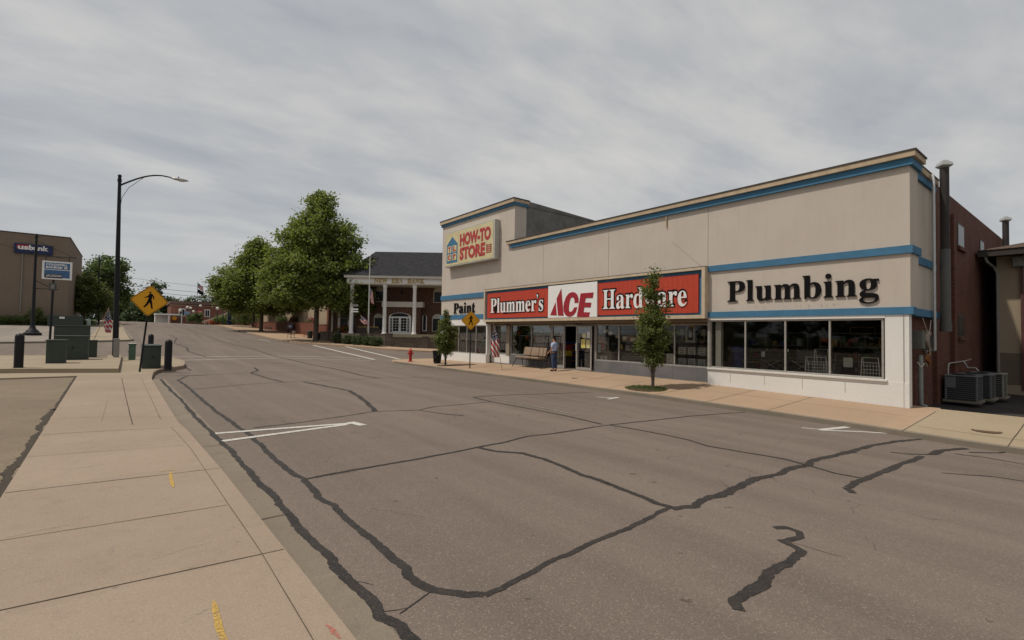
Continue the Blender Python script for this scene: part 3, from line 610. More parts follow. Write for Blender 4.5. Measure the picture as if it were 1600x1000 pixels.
CRACKS = [[0.076,[[1.81,21.65],[1.37,19.83],[1.46,16.95],[1.48,14.06],[1.52,11.96],[1.56,10.59],[1.61,9.68],[1.64,8.84],[1.63,8.13],[1.61,7.23],[1.62,6.79],[1.63,6.36],[1.68,6.02],[1.64,5.54],[1.61,5.27],[1.67,4.95],[1.65,4.5],[1.67,4.03],[1.65,3.6],[1.66,3.35],[1.64,3.1],[1.68,2.96],[1.78,2.85],[1.84,2.77],[1.93,2.71]]],[0.055,[[1.93,2.71],[2.09,2.72],[2.37,2.77],[2.67,2.83],[2.96,2.85],[3.44,2.92],[3.95,2.96],[4.4,3.05],[4.62,3.06]]],[0.11,[[4.62,3.06],[4.91,2.94],[5.21,3.03],[5.64,3.03],[6.23,3.09],[6.74,3.14],[7.28,3.12],[8.07,3.18],[8.47,3.16],[9.18,3.24],[9.9,3.22],[10.8,3.23],[11.48,3.23],[13.21,3.18],[14.69,3.0]]],[0.074,[[0.92,20.35],[0.99,16.47],[1.07,14.25],[1.08,12.18],[1.11,10.6],[1.15,9.41],[1.18,8.7],[1.21,7.78],[1.21,7.05],[1.22,6.24],[1.24,5.67],[1.24,5.07],[1.24,4.31],[1.26,3.86],[1.26,3.49],[1.28,3.23],[1.29,3.04],[1.27,2.86],[1.31,2.7],[1.31,2.55],[1.3,2.34],[1.3,2.11]]],[0.05,[[1.68,6.01],[2.07,6.1],[2.66,6.15],[3.29,6.22],[3.87,6.32],[4.42,6.45],[5.07,6.55],[5.73,6.77],[6.45,6.77],[7.27,6.87],[8.06,6.98],[9.9,7.02],[11.48,7.11],[13.65,7.1],[14.41,7.04]]],[0.085,[[4.42,6.45],[4.52,6.07],[4.81,5.79],[4.85,5.34],[4.8,4.98],[4.73,4.45],[4.74,4.09],[4.69,3.79],[4.66,3.49],[4.61,3.26],[4.63,3.08]]],[0.05,[[8.21,7.0],[8.3,6.72],[8.4,5.84],[8.39,5.19],[8.2,4.7],[8.36,4.04],[8.5,3.52],[8.42,3.14],[8.25,2.71],[8.33,2.37]]],[0.06,[[8.16,12.16],[8.03,10.96],[8.18,9.21],[8.22,8.23],[8.14,7.12]]],[0.045,[[8.16,12.16],[9.15,12.36],[11.18,12.35],[13.68,12.45]]],[0.05,[[1.81,9.65],[2.71,9.87],[3.47,10.17],[4.44,10.57],[5.44,10.37],[6.11,10.79],[6.47,10.78],[7.3,10.94],[8.03,11.05]]],[0.05,[[5.41,10.31],[5.63,9.73],[5.95,9.25]]],[0.12,[[4.44,10.57],[4.59,11.07],[4.94,12.46],[5.18,13.59],[5.39,14.83],[5.14,16.72],[4.93,17.99]]],[0.035,[[1.46,16.59],[3.25,17.8],[4.96,18.24],[6.72,18.51],[8.22,19.17],[10.72,19.19]]],[0.035,[[1.81,21.65],[4.0,22.52],[7.25,22.95]]],[0.09,[[4.8,25.87],[4.57,23.88],[4.04,22.51],[4.14,19.37],[4.29,18.17]]],[0.09,[[6.12,109.98],[6.44,98.23],[6.91,87.54],[7.19,77.01],[7.43,64.9],[7.44,54.63],[7.79,49.11],[8.06,43.36],[8.12,37.86],[8.2,34.68],[8.25,31.41],[8.09,28.21],[8.24,25.2],[8.17,22.74],[7.97,20.44],[8.17,19.08]]],[0.1,[[3.67,68.52],[3.92,60.06],[3.15,50.88],[3.63,45.22],[3.34,40.67],[3.88,35.36]]],[0.08,[[0.05,41.11],[0.2,36.58],[0.25,30.98]]],[0.09,[[1.97,30.57],[2.12,26.5],[2.11,24.32]]],[0.07,[[5.03,2.18],[5.16,2.12],[5.15,1.99],[5.0,1.92],[4.79,1.95]]],[0.085,[[4.78,2.0],[4.74,1.91],[4.66,1.78],[4.45,1.77],[4.25,1.74],[3.98,1.76],[3.74,1.69],[3.5,1.68],[3.31,1.69],[3.21,1.62]]],[0.1,[[7.48,2.32],[7.27,2.18]]],[0.1,[[7.52,2.32],[8.28,2.36],[9.15,2.36],[10.0,2.38],[11.19,2.38],[11.64,2.4]]],[0.05,[[11.42,2.82],[11.57,2.6],[12.11,2.35]]],[0.13,[[12.11,2.35],[13.01,2.38],[14.14,2.19]]],[0.04,[[12.82,2.16],[13.02,1.73],[12.84,1.2],[12.71,0.81]]],[0.06,[[13.46,2.04],[14.22,1.68],[14.69,1.64]]],[0.05,[[10.12,1.85],[10.34,1.63],[10.68,1.34],[10.75,1.01],[10.65,0.68]]],[0.012,[[1.66,2.94],[1.53,2.88],[1.37,2.81]]]]
for k, (w, pts) in enumerate(CRACKS):
    mb = MB(); ribbon(mb, pts, w*1.0, .0035+.0005*(k % 9), .46, .018 if min(q[1] for q in pts) < 8 else .06, seed=k+3, taper=k in (24, 25, 26, 27, 28, 30, 31, 32, 33))
    mb.build('crack_sealant', 'bitumen', road)
mb = MB()
for k, (w, pts) in enumerate(CRACKS):
    if pts[0][1] > 14: 
        if k not in (0, 3): continue
    for (x0_, y0_), (x1_, y1_) in zip(pts, pts[1:]):
        if min(y0_, y1_) > 13 or RNG.random() < .84: continue
        x, y = (x0_+x1_)/2, (y0_+y1_)/2; a_ = atan2(y1_-y0_, x1_-x0_)+RNG.choice((-1, 1))*RNG.uniform(.5, 1.3); L__ = RNG.uniform(.12, .5); q = [(x, y)]
        for s_ in range(4): a_ += RNG.uniform(-.5, .5); x += cos(a_)*L__/4; y += sin(a_)*L__/4; q.append((x, y))
        ribbon(mb, q, .006, .0026, .5, .03, seed=k+700, taper=True)
o = mb.build('hairline_cracks', 'bitumen', road)
MARKS = [[0.1,[[1.19,9.41],[3.5,9.33]]],[0.1,[[1.2,8.71],[3.33,9.24]]],[0.14,[[3.47,9.46],[3.56,9.02]]],[0.09,[[12.84,4.91],[13.04,4.59]]],[0.13,[[12.97,4.57],[14.62,4.47]]],[0.09,[[12.92,4.55],[14.06,4.0],[14.99,3.37]]],[0.1,[[12.41,11.08],[13.06,10.7]]],[0.1,[[12.3,10.5],[13.25,10.85]]],[0.1,[[12.36,17.6],[13.09,17.42]]],[0.05,[[8.58,11.82],[8.61,8.26]]],[0.13,[[2.06,35.38],[8.57,37.07],[13.44,37.16],[14.72,35.28]]],[0.13,[[1.94,31.95],[8.1,35.01],[13.84,33.94]]],[0.1,[[13.07,31.53],[12.54,24.37]]],[0.1,[[13.74,32.49],[13.62,28.03]]],[0.2,[[15.5,53.65],[14.76,35.5]]],[0.2,[[18.34,53.55],[16.78,35.41]]],[0.15,[[12.25,64.61],[12.58,59.62]]],[0.12,[[1.63,53.36],[11.91,59.04]]]]
WORN = {8, 9, 12, 13, 17}
for k, (w, pts) in enumerate(MARKS):
    mb = MB(); ribbon(mb, pts, w*1.25, .006+.0005*(k % 5), .04, .4, seed=k+90)
    mb.build('painted_line', 'worn_road_paint' if k in WORN else 'road_paint', road)
# gutter joints and stains
mb = MB()
for y in (1.2, 4.9, 8.4, 11.9, 15.4, 18.9): ribbon(mb, [(kl(y)+.01, y), (1.24, y+.03)], .014, .012, .3, .1)
mb.build('gutter_joint', JOINT, road)
# joints tooled in the walks
mb = MB(); wz = walk_left_z
for y0, y1 in ((2.45, 2.32), (3.97, 3.84), (5.23, 5.10), (6.68, 6.50), (8.37, 8.05), (9.95, 9.68), (11.5, 11.3), (13.1, 12.9), (14.9, 14.7), (16.6, 16.45), (18.3, 18.2), (20.0, 19.95), (21.25, 21.25)):
    full = y0 in (3.97, 6.68, 9.95)
    x1 = kl(y0)-.005 if full or y0 > 12 else kl(y0)-.165
    ribbon(mb, [(xl(y0)+.01, y0), (x1, y1)], .010 if full else .007, .003, .5, .2, zf=wz)
ribbon(mb, [(.80, .5), (.80, 3.9), (.705, 7.8), (.60, 9.7)], .005, .003, .4, .3, zf=wz)
ribbon(mb, [(.11, 10.4), (0.0, 15), (-.11, 20.0)], .014, .0034, .5, .3, zf=wz)
ribbon(mb, [(.52, 11), (.40, 20)], .007, .0038, .4, .4, zf=wz)
mb.build('walk_joint', JOINT, walk)
rw = [o for o in scene.objects if o.name.startswith('sidewalk')]
mb = MB(); wz = walk_right_z
for y in (1.6, 3.36, 6.5, 8.4, 10.3, 12.6, 14.8, 17, 19.2, 21.4, 23.6, 25.8, 28, 30):
    ribbon(mb, [(14.52, y), (18.3 if y > 10.4 else 17.9, y+.02)], .018, .004, .5, .3, zf=wz)
ribbon(mb, [(15.4, -6), (15.4, 3.3)], .014, .0045, .4, .5, zf=wz); ribbon(mb, [(16.6, 3.5), (16.6, 30)], .010, .0045, .4, .5, zf=wz)
mb.build('walk_joint', JOINT, rw[3] if len(rw) > 3 else walk)
mb = MB(); wz = walk_left_z
ribbon(mb, [(.445, 3.36), (.43, 3.05), (.44, 2.75)], .034, .006, .25, .05, zf=wz, taper=True); ribbon(mb, [(.42, 6.62), (.405, 6.3), (.41, 5.96)], .032, .006, .25, .06, zf=wz, taper=True)
ribbon(mb, [(.33, 6.72), (.50, 6.68)], .03, .0065, .25, .06, zf=wz, taper=True)
mb.build('spray_mark', SPRAY_Y, walk)
mb = MB()
for (x, y, w, l, a_) in ((.35, 4.25, .022, .4, .25), (-.05, 4.55, .04, .22, 1.5), (.38, 3.25, .02, .22, .4), (-.5, 5.3, .03, .35, .15), (-.3, 7.4, .03, .4, .1), (-.5, 9.0, .04, .4, .1)):
    ribbon(mb, [(x-cos(a_)*l/2, y-sin(a_)*l/2), (x, y+.02), (x+cos(a_)*l/2, y+sin(a_)*l/2)], w, .0032, .7, .04, seed=int(x*100)+500, zf=wz, taper=True)
mb.build('scuff', SCUFF, walk)
mb = MB(); ribbon(mb, [(.90, 2.72), (.915, 2.56)], .03, .006, .8, .03, zf=wz, taper=True); mb.build('spray_mark', SPRAY_R, walk)
mb = MB()
for c, r in (((15.95, 2.1), .27), ((16.0, 15.6), .16)):
    z = walk_right_z(*c); mb.lathe((c[0], c[1], z-.02), [(r, 0), (r, .026), (r*.86, .028), (r*.86, .024), (.001, .024)], 20)
o = mb.build('manhole_cover', plain('rusty_iron', (.10, .06, .035), .8), rw[2] if len(rw) > 2 else walk)
lot = [o for o in scene.objects if o.name == 'parking_lot'][0]
mb = MB(); ribbon(mb, [(xl(y)-.045, y) for y in (2.5, 5, 7, 9, 11, 13)], .10, .010, .85, .03, seed=401, zf=lambda x, y: -.012); ribbon(mb, [(xl(y)-.03, y) for y in (12.8, 16, 20, 21)], .05, .010, .8, .05, seed=402, zf=lambda x, y: -.012)
mb.build('edge_dirt', plain('edge_dirt', (.050, .040, .029), .95, var=.5, scale=40), lot)

# ================================================================== THE HARDWARE STORE
store = thing('hardware_store', 'long stucco hardware shop with blue bands, red sign band and brick side wall', 'building', (18, 3.95, -.4))
def bx(name, mat, *b, parent=None, bevel=0):
    mb = MB()
    for q in (b if isinstance(b[0], (tuple, list)) else [b]): mb.box(*q)
    return mb.build(name, mat, parent or store, bevel=bevel)
W_ = bx('wall', 'stucco', (18.0, 18.9, 3.95, 22.7, 2.40, 6.86), (18.9, 21.4, 4.06, 4.5, 2.40, 6.80), (18.0, 18.9, 22.7, 31.2, 2.56, 9.50))
bx('wall', 'red_brick', (18.12, 21.5, 4.12, 4.45, -.9, 2.40), (21.42, 38.0, 4.0, 4.45, -.9, 6.93), (18.3, 38.0, 31.0, 31.2, -.9, 6.9), (37.7, 38, 4.45, 31.0, -.9, 6.9))
bx('wall', 'red_brick', (23.35, 23.75, 3.86, 4.0, -.6, 6.2))
bx('wall', 'rough_parapet', (18.9, 25.3, 22.75, 23.1, 6.5, 9.42))
mb = MB(); mb.prism([(18.9, 9.42), (25.3, 9.42), (25.3, 9.5), (18.9, 9.75)], (0, 22.72, 0), (1, 0, 0), (0, 0, 1), (0, .40, 0)); mb.build('coping', 'rough_parapet', store)
bx('roof', DARKTRIM, (18.9, 37.7, 4.45, 31.0, 6.30, 6.42), (18.9, 25.3, 23.1, 31.0, 8.9, 9.0))
# cornices: blue band, tan band, dark flashing
for q in ((17.90, 19.0, 3.86, 22.98, 6.77, 6.99), (18.9, 21.42, 3.98, 4.3, 6.62, 6.84), (17.90, 19.0, 22.62, 31.28, 9.33, 9.50)): bx('blue_band', BLUE, *q)
mb = MB(); mb.box(17.82, 19.05, 3.78, 23.3, 6.992, 7.15); mb.box(18.9, 21.45, 3.92, 4.35, 6.842, 7.02); mb.box(17.82, 19.05, 22.60, 31.34, 9.502, 9.70); mb.build('cornice', TAN, store)
mb = MB(); mb.box(17.80, 19.08, 3.75, 23.3, 7.152, 7.20); mb.box(18.9, 21.47, 3.90, 4.37, 7.022, 7.05); mb.box(17.80, 19.08, 22.57, 31.36, 9.702, 9.76); mb.build('flashing', DARKTRIM, store)
for q in ((17.94, 18.0, 3.88, 10.28, 4.17, 4.40), (18.0, 18.95, 3.88, 3.95, 4.17, 4.40), (18.95, 21.42, 4.0, 4.06, 3.98, 4.22), (17.94, 18.0, 25.40, 31.25, 3.95, 4.27), (17.93, 18.3, 3.87, 10.28, 2.36, 2.58), (18.3, 21.43, 3.875, 4.2, 2.33, 2.55), (17.93, 18.3, 25.40, 31.26, 2.55, 2.85)): bx('blue_band', BLUE, *q)
# control joints and the diagonal crack in the stucco
GRV = plain('stucco_groove', (.26, .22, .175), .95)
mb = MB()
for y in (20.1, 15.42, 10.31): bx('wall_joint', GRV, 17.9955, 18.0, y-.008, y+.008, 4.40, 6.77)
mb.prism([(0, 0), (.02, 0), (1.42, 1.22), (1.40, 1.22)], (17.9965, 10.55, 4.40), (0, 1, 0), (0, 0, 1), (.004, 0, 0))
mb.build('wall_joint', GRV, store)
bx('conduit', TAN, (17.93, 17.995, 12.18, 12.22, 6.3, 6.77))
# sign band box
mb = MB(); y0, y1, z0, z1 = 10.28, 25.40, 2.33, 4.37
for b in ((17.72, 18.0, y0, y1, z1-.11, z1), (17.72, 18.0, y0, y1, z0, z0+.14), (17.72, 18.0, y0, y0+.14, z0+.14, z1-.11), (17.72, 18.0, y1-.12, y1, z0+.14, z1-.11)): mb.box(*b)
mb.build('sign_frame', CREAM, store)
bx('sign_frame', DARKTRIM, (17.715, 18.0, y0-.015, y1+.015, z1, z1+.02))
bx('sign_border', BLUE, (17.86, 17.99, y0+.14, y1-.12, z0+.14, z1-.11))
mb = MB(); NP = 62
for i in range(NP):                                        # the red field is ribbed metal sheet
    a, b = 10.60+(25.12-10.60)*i/NP, 10.60+(25.12-10.60)*(i+1)/NP
    mb.box(17.80, 17.85, a+.004, b-.004, 2.56, 4.12)
mb.box(17.805, 17.858, 10.60, 25.12, 2.56, 4.12)
mb.build('sign_panel', RED, store)
bx('sign_panel', WHITE, (17.73, 17.80, 15.88, 19.36, 2.49, 4.20))
# white serif words outlined in black
def outlined(word, yl, z, w, h, off=.035):
    serif(word, 'lettering_outline', LTRBLACK, store, (17.795, yl, z), FU, FV, w, h, .012, off=off)
    serif(word, 'lettering', WHITE, store, (17.780, yl, z), FU, FV, w, h, .014)
outlined("Plummer's", 24.72, 2.87, 4.92, .95)
outlined("Hardware", 15.55, 2.83, 4.45, .92)
# the red italic wordmark: a peaked letter cut by a slanting gap, then C and E
def az(pl, name='logo_letter'):
    mb = MB(); mb.prism(pl, (17.73, 19.36, 2.49), FU, FV, (-.014, 0, 0)); return mb.build(name, CRIMSON, store)
kx, kz = 3.48/680, 1.71/420.
def P(x, y): return ((x-892)*kx, 1.71-(y-75-(-(x-892)*.108))*kz*1.0)
az([P(930, 455), P(1008, 280), P(1027, 450)]); az([P(1022, 235), P(1090, 100), P(1128, 447), P(1046, 450)])
az([P(1362, 152), P(1530, 134), P(1520, 200), P(1430, 207), P(1420, 262), P(1503, 258), P(1494, 316), P(1412, 320), P(1404, 380), P(1486, 376), P(1473, 436), P(1315, 443)])
cc = []
for a in range(-18, -342, -12):                            # C: outer ring then inner ring
    pass
out_ = [(1334, 270), (1334, 215), (1318, 172), (1285, 145), (1245, 140), (1200, 158), (1160, 205), (1135, 270), (1124, 330), (1128, 390), (1150, 430), (1190, 452), (1225, 450), (1270, 425), (1300, 385), (1318, 325)]
in_ = [(1275, 330), (1262, 360), (1240, 385), (1218, 392), (1203, 375), (1203, 330), (1213, 260), (1228, 215), (1250, 205), (1272, 215), (1280, 240), (1280, 274)]
az([P(*q) for q in out_+in_])
# black serif words on the stucco
serif("Plumbing", 'lettering', LTRBLACK, store, (17.995, 9.49, 2.72), FU, FV, 4.78, 1.02, .045)
serif("Paint", 'lettering', LTRBLACK, store, (17.985, 29.45, 2.97), FU, FV, 2.68, .72, .045)
serif("101", 'house_number', LTRBLACK, store, (18.16, 17.88, 2.13), FU, FV, .62, .16, .02)
# the raised cabinet sign with the blue house
mb = MB(); mb.box(17.60, 17.99, 24.16, 30.12, 6.22, 8.70); mb.build('sign_cabinet', plain('cabinet_grey', (.42, .41, .37), .6), store, bevel=.02)
bx('sign_face', SIGNCREAM, (17.588, 17.602, 24.30, 30.02, 6.31, 8.60))
bx('sign_seam', TAN, (17.584, 17.590, 28.30, 28.32, 6.31, 8.60))
hs = [(0, 0), (1.42, 0), (1.42, 1.28), (.72, 1.82), (0, 1.28)]
mb = MB(); mb.prism(hs, (17.588, 29.88, 6.48), FU, FV, (-.012, 0, 0)); mb.build('house_emblem', BLUE, store)
mb = MB()
for (a, b) in ((.14, .72), (.80, .72), (.14, .16), (.80, .16)): mb.box(17.570, 17.578, 29.88-a-.50, 29.88-a, 6.48+b, 6.48+b+.46)
mb.build('emblem_pane', SIGNCREAM, store)
for ch, (a, b) in zip("TLCr", ((.20, .77), (.88, .77), (.20, .21), (.88, .21))):
    sans(ch, 'emblem_letter', BRICKRED, store, (17.571, 29.88-a, 6.48+b), FU, FV, .36, .36, .008, bold=.05)
sans("HOW-TO", 'lettering', BRICKRED, store, (17.588, 28.16, 7.48), FU, FV, 3.60, .86, .012, bold=.055)
sans("STORE", 'lettering', BRICKRED, store, (17.588, 28.16, 6.54), FU, FV, 3.0, .86, .012, bold=.055)
mb = MB()
for i in range(5): mb.box(17.578, 17.589, 24.48, 25.02-(.06 if i % 2 else 0), 6.66+i*.115, 6.72+i*.115)
mb.box(17.578, 17.589, 24.48, 24.56, 6.7, 7.22); mb.box(17.578, 17.589, 24.94, 25.02, 6.7, 7.22); mb.build('emblem_mark', BRICKRED, store)

# ---- shopfronts
def glazing(x, y0, y1, z0, z1, mull, fw=.055, rail=.06, mat=ALU, depth=.09, trans=()):
    mb = MB(); mb.box(x, x+depth, y0, y1, z0, z0+rail); mb.box(x, x+depth, y0, y1, z1-rail, z1)
    ys_ = [y0]+list(mull)+[y1]
    for i, y in enumerate(ys_):
        a = y0 if i == 0 else (y1-fw if i == len(ys_)-1 else y-fw/2); mb.box(x-.004, x+depth+.004, a, a+fw, z0+rail, z1-rail)
    fr = mb.build('window_frame', mat, store, bevel=.004)
    for i in range(len(ys_)-1):
        a = ys_[i]+(fw if i == 0 else fw/2); b = ys_[i+1]-(fw if i == len(ys_)-2 else fw/2)
        g_ = MB(); g_.box(x+.04, x+.047, a-.004, b+.004, z0+rail-.004, z1-rail+.004); g_.build('pane', 'shop_glass', fr)
    return fr
# plumbing bay
bx('bulkhead', 'white_panel', (17.95, 18.25, 3.98, 10.26, -.8, .34), (17.965, 18.25, 3.98, 4.56, .34, 2.36), (17.955, 18.3, 4.56, 10.26, 2.26, 2.36))
mb = MB()
for y in (9.35, 8.1, 6.85, 5.6): mb.box(17.9475, 17.951, y-.006, y+.006, -.10, .25)
mb.box(17.9475, 17.951, 4.56, 9.35, .245, .255); mb.box(17.9475, 17.951, 4.10, 4.112, -.7, 2.36); mb.build('panel_joint', GRV, store)
bx('sill', OFFW, (17.90, 18.2, 4.50, 10.28, .34, .40), bevel=.006)
glazing(18.0, 4.60, 10.22, .40, 2.26, (6.05, 7.42, 8.82))
bx('corner_post', ALU, (17.96, 18.48, 10.20, 10.29, -.6, 2.36)); bx('interior_column', OFFW, (18.15, 18.32, 9.84, 10.06, .0, 2.4))
# main bay, set back under the sign
bx('soffit', BROWNH, (17.9, 18.6, 10.28, 25.40, 2.20, 2.33)); bx('header', BROWNH, (18.36, 18.6, 10.29, 25.3, 2.14, 2.30))
for a, b in ((10.30, 16.62), (19.80, 23.55)): bx('bulkhead', 'granite_panel', (18.42, 18.62, a, b, -.7, .33))
bx('bulkhead', 'white_panel', (18.40, 18.62, 23.55, 25.40, -.7, .30)); bx('pier', 'taupe_panel', 18.36, 18.62, 23.52, 23.86, .30, 2.2); bx('pier', 'taupe_panel', 18.36, 18.62, 25.2, 25.42, .30, 2.2)
glazing(18.46, 10.36, 16.60, .33, 2.14, (12.10, 13.62, 15.12)); glazing(18.46, 19.86, 23.50, .33, 2.14, (21.55,)); glazing(18.46, 23.88, 25.18, .33, 2.14, ())
# recessed entrance with one leaf standing open
mb = MB(); mb.box(18.46, 18.56, 16.62, 16.70, -.4, 2.14); mb.box(18.46, 18.56, 18.82, 18.90, -.4, 2.14); mb.box(18.46, 18.56, 17.80, 17.85, -.4, 2.14); mb.box(18.46, 18.56, 19.76, 19.84, -.4, 2.14)
mb.box(18.46, 18.56, 16.70, 19.76, 2.05, 2.14); mb.box(18.46, 18.56, 18.9, 19.76, -.4, -.05); mb.build('door_frame', ALU, store)
d = MB(); d.box(18.30, 18.345, 16.72, 17.80, -.20, -.06); d.box(18.30, 18.345, 16.72, 17.80, 1.98, 2.06); d.box(18.30, 18.345, 16.72, 16.80, -.06, 1.98); d.box(18.30, 18.345, 17.71, 17.80, -.06, 1.98)
door = d.build('door', ALU, store, bevel=.004)
h = MB(); h.tube([(18.30, 17.74, .75), (18.24, 17.74, .78), (18.24, 17.74, 1.15), (18.30, 17.74, 1.18)], .014); h.build('handle', WHITE, door)
g_ = MB(); g_.box(18.318, 18.326, 16.795, 17.715, -.065, 1.985); g_.build('pane', 'shop_glass', door)
g_ = MB(); g_.box(18.50, 18.508, 18.9, 19.76, -.05, 2.05); g_.build('pane', 'shop_glass', door)
# paint bay
bx('bulkhead', 'white_panel', (17.95, 18.25, 25.40, 31.22, -.8, .24), (17.965, 18.25, 25.30, 25.42, .24, 2.55), (17.965, 18.25, 29.6, 31.2, .24, 2.55), (17.96, 18.3, 25.42, 29.6, 2.12, 2.55))
glazing(18.0, 25.42, 29.60, .24, 2.12, (26.62, 27.72, 28.75))
# rooms behind the glass
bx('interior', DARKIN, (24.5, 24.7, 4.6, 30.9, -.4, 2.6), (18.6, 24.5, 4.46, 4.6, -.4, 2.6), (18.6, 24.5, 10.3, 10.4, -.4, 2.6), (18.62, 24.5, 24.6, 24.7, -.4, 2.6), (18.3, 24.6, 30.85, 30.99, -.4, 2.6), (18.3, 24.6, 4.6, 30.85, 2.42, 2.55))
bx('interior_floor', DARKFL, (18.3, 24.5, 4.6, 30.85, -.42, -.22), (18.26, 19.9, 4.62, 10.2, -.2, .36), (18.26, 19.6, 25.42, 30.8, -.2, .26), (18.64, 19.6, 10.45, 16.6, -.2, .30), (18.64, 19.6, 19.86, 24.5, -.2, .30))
for k, (y, z) in enumerate(((6.5, 2.38), (13, 2.38), (18.3, 2.38), (22.2, 2.38), (27.8, 2.38))):
    pass
# side wall windows, pipes, boxes
for (xa, xb, za, zb) in ((24.7, 25.9, 5.2, 6.15), (24.65, 25.8, 1.75, 2.6), (29.2, 30.2, 5.2, 6.1)):
    fr = bx('window', DARKTRIM, (xa, xb, 3.985, 4.01, za, zb)); bx('pane', 'dark_glass', (xa+.08, xb-.08, 3.975, 3.985, za+.08, zb-.08), parent=fr); bx('sill', 'red_brick', (xa-.1, xb+.1, 3.90, 4.0, za-.12, za), parent=fr)
def flue(x, y, z0, z1, zc):
    t_ = MB(); t_.tube([(x, y, z0), (x, y, z1)], .125, 14); p = t_.build('flue_pipe', plain('sooty_pipe', (.032, .026, .025), .6), store)
    if zc: 
        c_ = MB(); c_.lathe((x, y, z1), [(.14, 0), (.24, .07), (.20, .17), (.11, .22), (.10, .25), (.001, .25)], 4); c_.build('flue_cap', GALV, p)
flue(21.0, 3.70, 4.6, 7.30, 1); flue(34.4, 3.75, 3.0, 7.62, 1)
mb = MB(); mb.tube([(21.0, 3.70, 2.2), (21.0, 3.70, 4.6)], .14, 14); mb.tube([(21.0, 3.70, 1.9), (21.0, 3.70, 2.2)], .16, 14); mb.build('flue_base', plain('dull_pipe', (.10, .10, .095), .6), store)
mb = MB(); mb.tube([(21.75-1.9, 4.0, 1.2), (19.85, 4.0, 1.2)], .01); mb.tube([(20.05, 3.80, 1.30), (20.05, 3.80, 6.7), (20.25, 3.86, 6.95)], .045, 8); mb.build('conduit', GALV, store)
mb = MB(); mb.tube([(19.05, 3.95, 1.15), (19.05, 3.95, -.35), (19.05, 3.80, -.42)], .065, 10); mb.build('downpipe', plain('downpipe_grey', (.22, .25, .24), .6), store)
for (x, z, w, hh, m_) in ((18.75, 1.62, .38, .55, plain('meter_grey', (.10, .11, .10), .5)), (20.15, 1.52, .34, .52, plain('box_grey', (.20, .21, .21), .6))):
    mb = MB(); mb.box(x, x+w, 3.84, 4.1, z-hh/2, z+hh/2); b_ = mb.build('meter_box', m_, store, bevel=.01)
mb = MB(); mb.tube([(20.1, 3.9, 1.3), (19.5, 3.88, 1.28), (19.48, 3.88, .8)], .02, 6); mb.tube([(18.5, 3.9, .95), (18.7, 3.86, .8), (19.3, 3.9, .9)], .012, 6); mb.build('cable', OFFW, store)

# rust and dirt runs below the letters and bands
STN = plain('rain_stain', (.36, .315, .27), .95, var=.25, scale=30)
for k in range(34):
    y = RNG.uniform(4.7, 9.4) if k < 22 else RNG.uniform(26.9, 29.3); z = 2.74 if k < 22 else 2.99; h = RNG.uniform(.05, .15); w = RNG.uniform(.010, .035)
    mb = MB(); mb.prism([(0, 0), (w, 0), (w*.7, -h), (w*.35, -h*1.15)], (17.9985, y, z), FU, FV, (-.0004*(1+k % 3), 0, 0)); mb.build('stain', STN, store)
# goods on shelves deeper in the shop
GM = [REDP, BLUEP, plain('goods_white', (.40, .40, .38), .7), plain('goods_green', (.05, .15, .06), .7), plain('goods_ochre', (.30, .18, .05), .7), plain('goods_grey', (.14, .14, .15), .7), plain('goods_brown', (.14, .08, .05), .8)]
def gondola(label, x, y0, y1, rows=4, z0=-.2, dz=.5):
    c = thing('goods_shelf', label, 'shelving', (x, (y0+y1)/2, z0), 0, 'goods shelves deep in the shop'); m_ = MB()
    for r in range(rows+1): m_.box(x, x+.45, y0, y1, z0+r*dz, z0+r*dz+.025)
    for y in (y0, y1-.03): m_.box(x, x+.45, y, y+.03, z0, z0+rows*dz)
    m_.build('rack', plain('rack_grey', (.22, .22, .21), .7), c)
    for gi, gm in enumerate(GM):
        m_ = MB()
        for r in range(rows):
            y = y0+.05
            while y < y1-.12:
                w = RNG.uniform(.08, .28)
                if RNG.randrange(len(GM)) == gi: h = RNG.uniform(.12, dz-.1); m_.box(x+.02, x+.3, y, min(y1-.04, y+w-.01), z0+r*dz+.026, z0+r*dz+.026+h)
                y += w
        if m_.f: o = m_.build('goods', gm, c); o['kind'] = 'stuff'
for (x, y0, y1, rows, lab) in ((20.4, 4.9, 7.2, 4, 'goods shelf deep behind the right half of the Plumbing window'), (20.4, 7.6, 10.0, 4, 'goods shelf deep behind the left half of the Plumbing window'), (20.0, 10.8, 13.2, 4, 'goods shelf deep behind the black rack of white bins'), (20.0, 13.6, 16.4, 4, 'goods shelf deep behind the stacked boards'), (20.2, 21.2, 24.2, 4, 'goods shelf deep behind the swing seat window'), (20.2, 25.8, 29.6, 4, 'goods shelf deep behind the Paint window')):
    gondola(lab, x, y0, y1, rows)

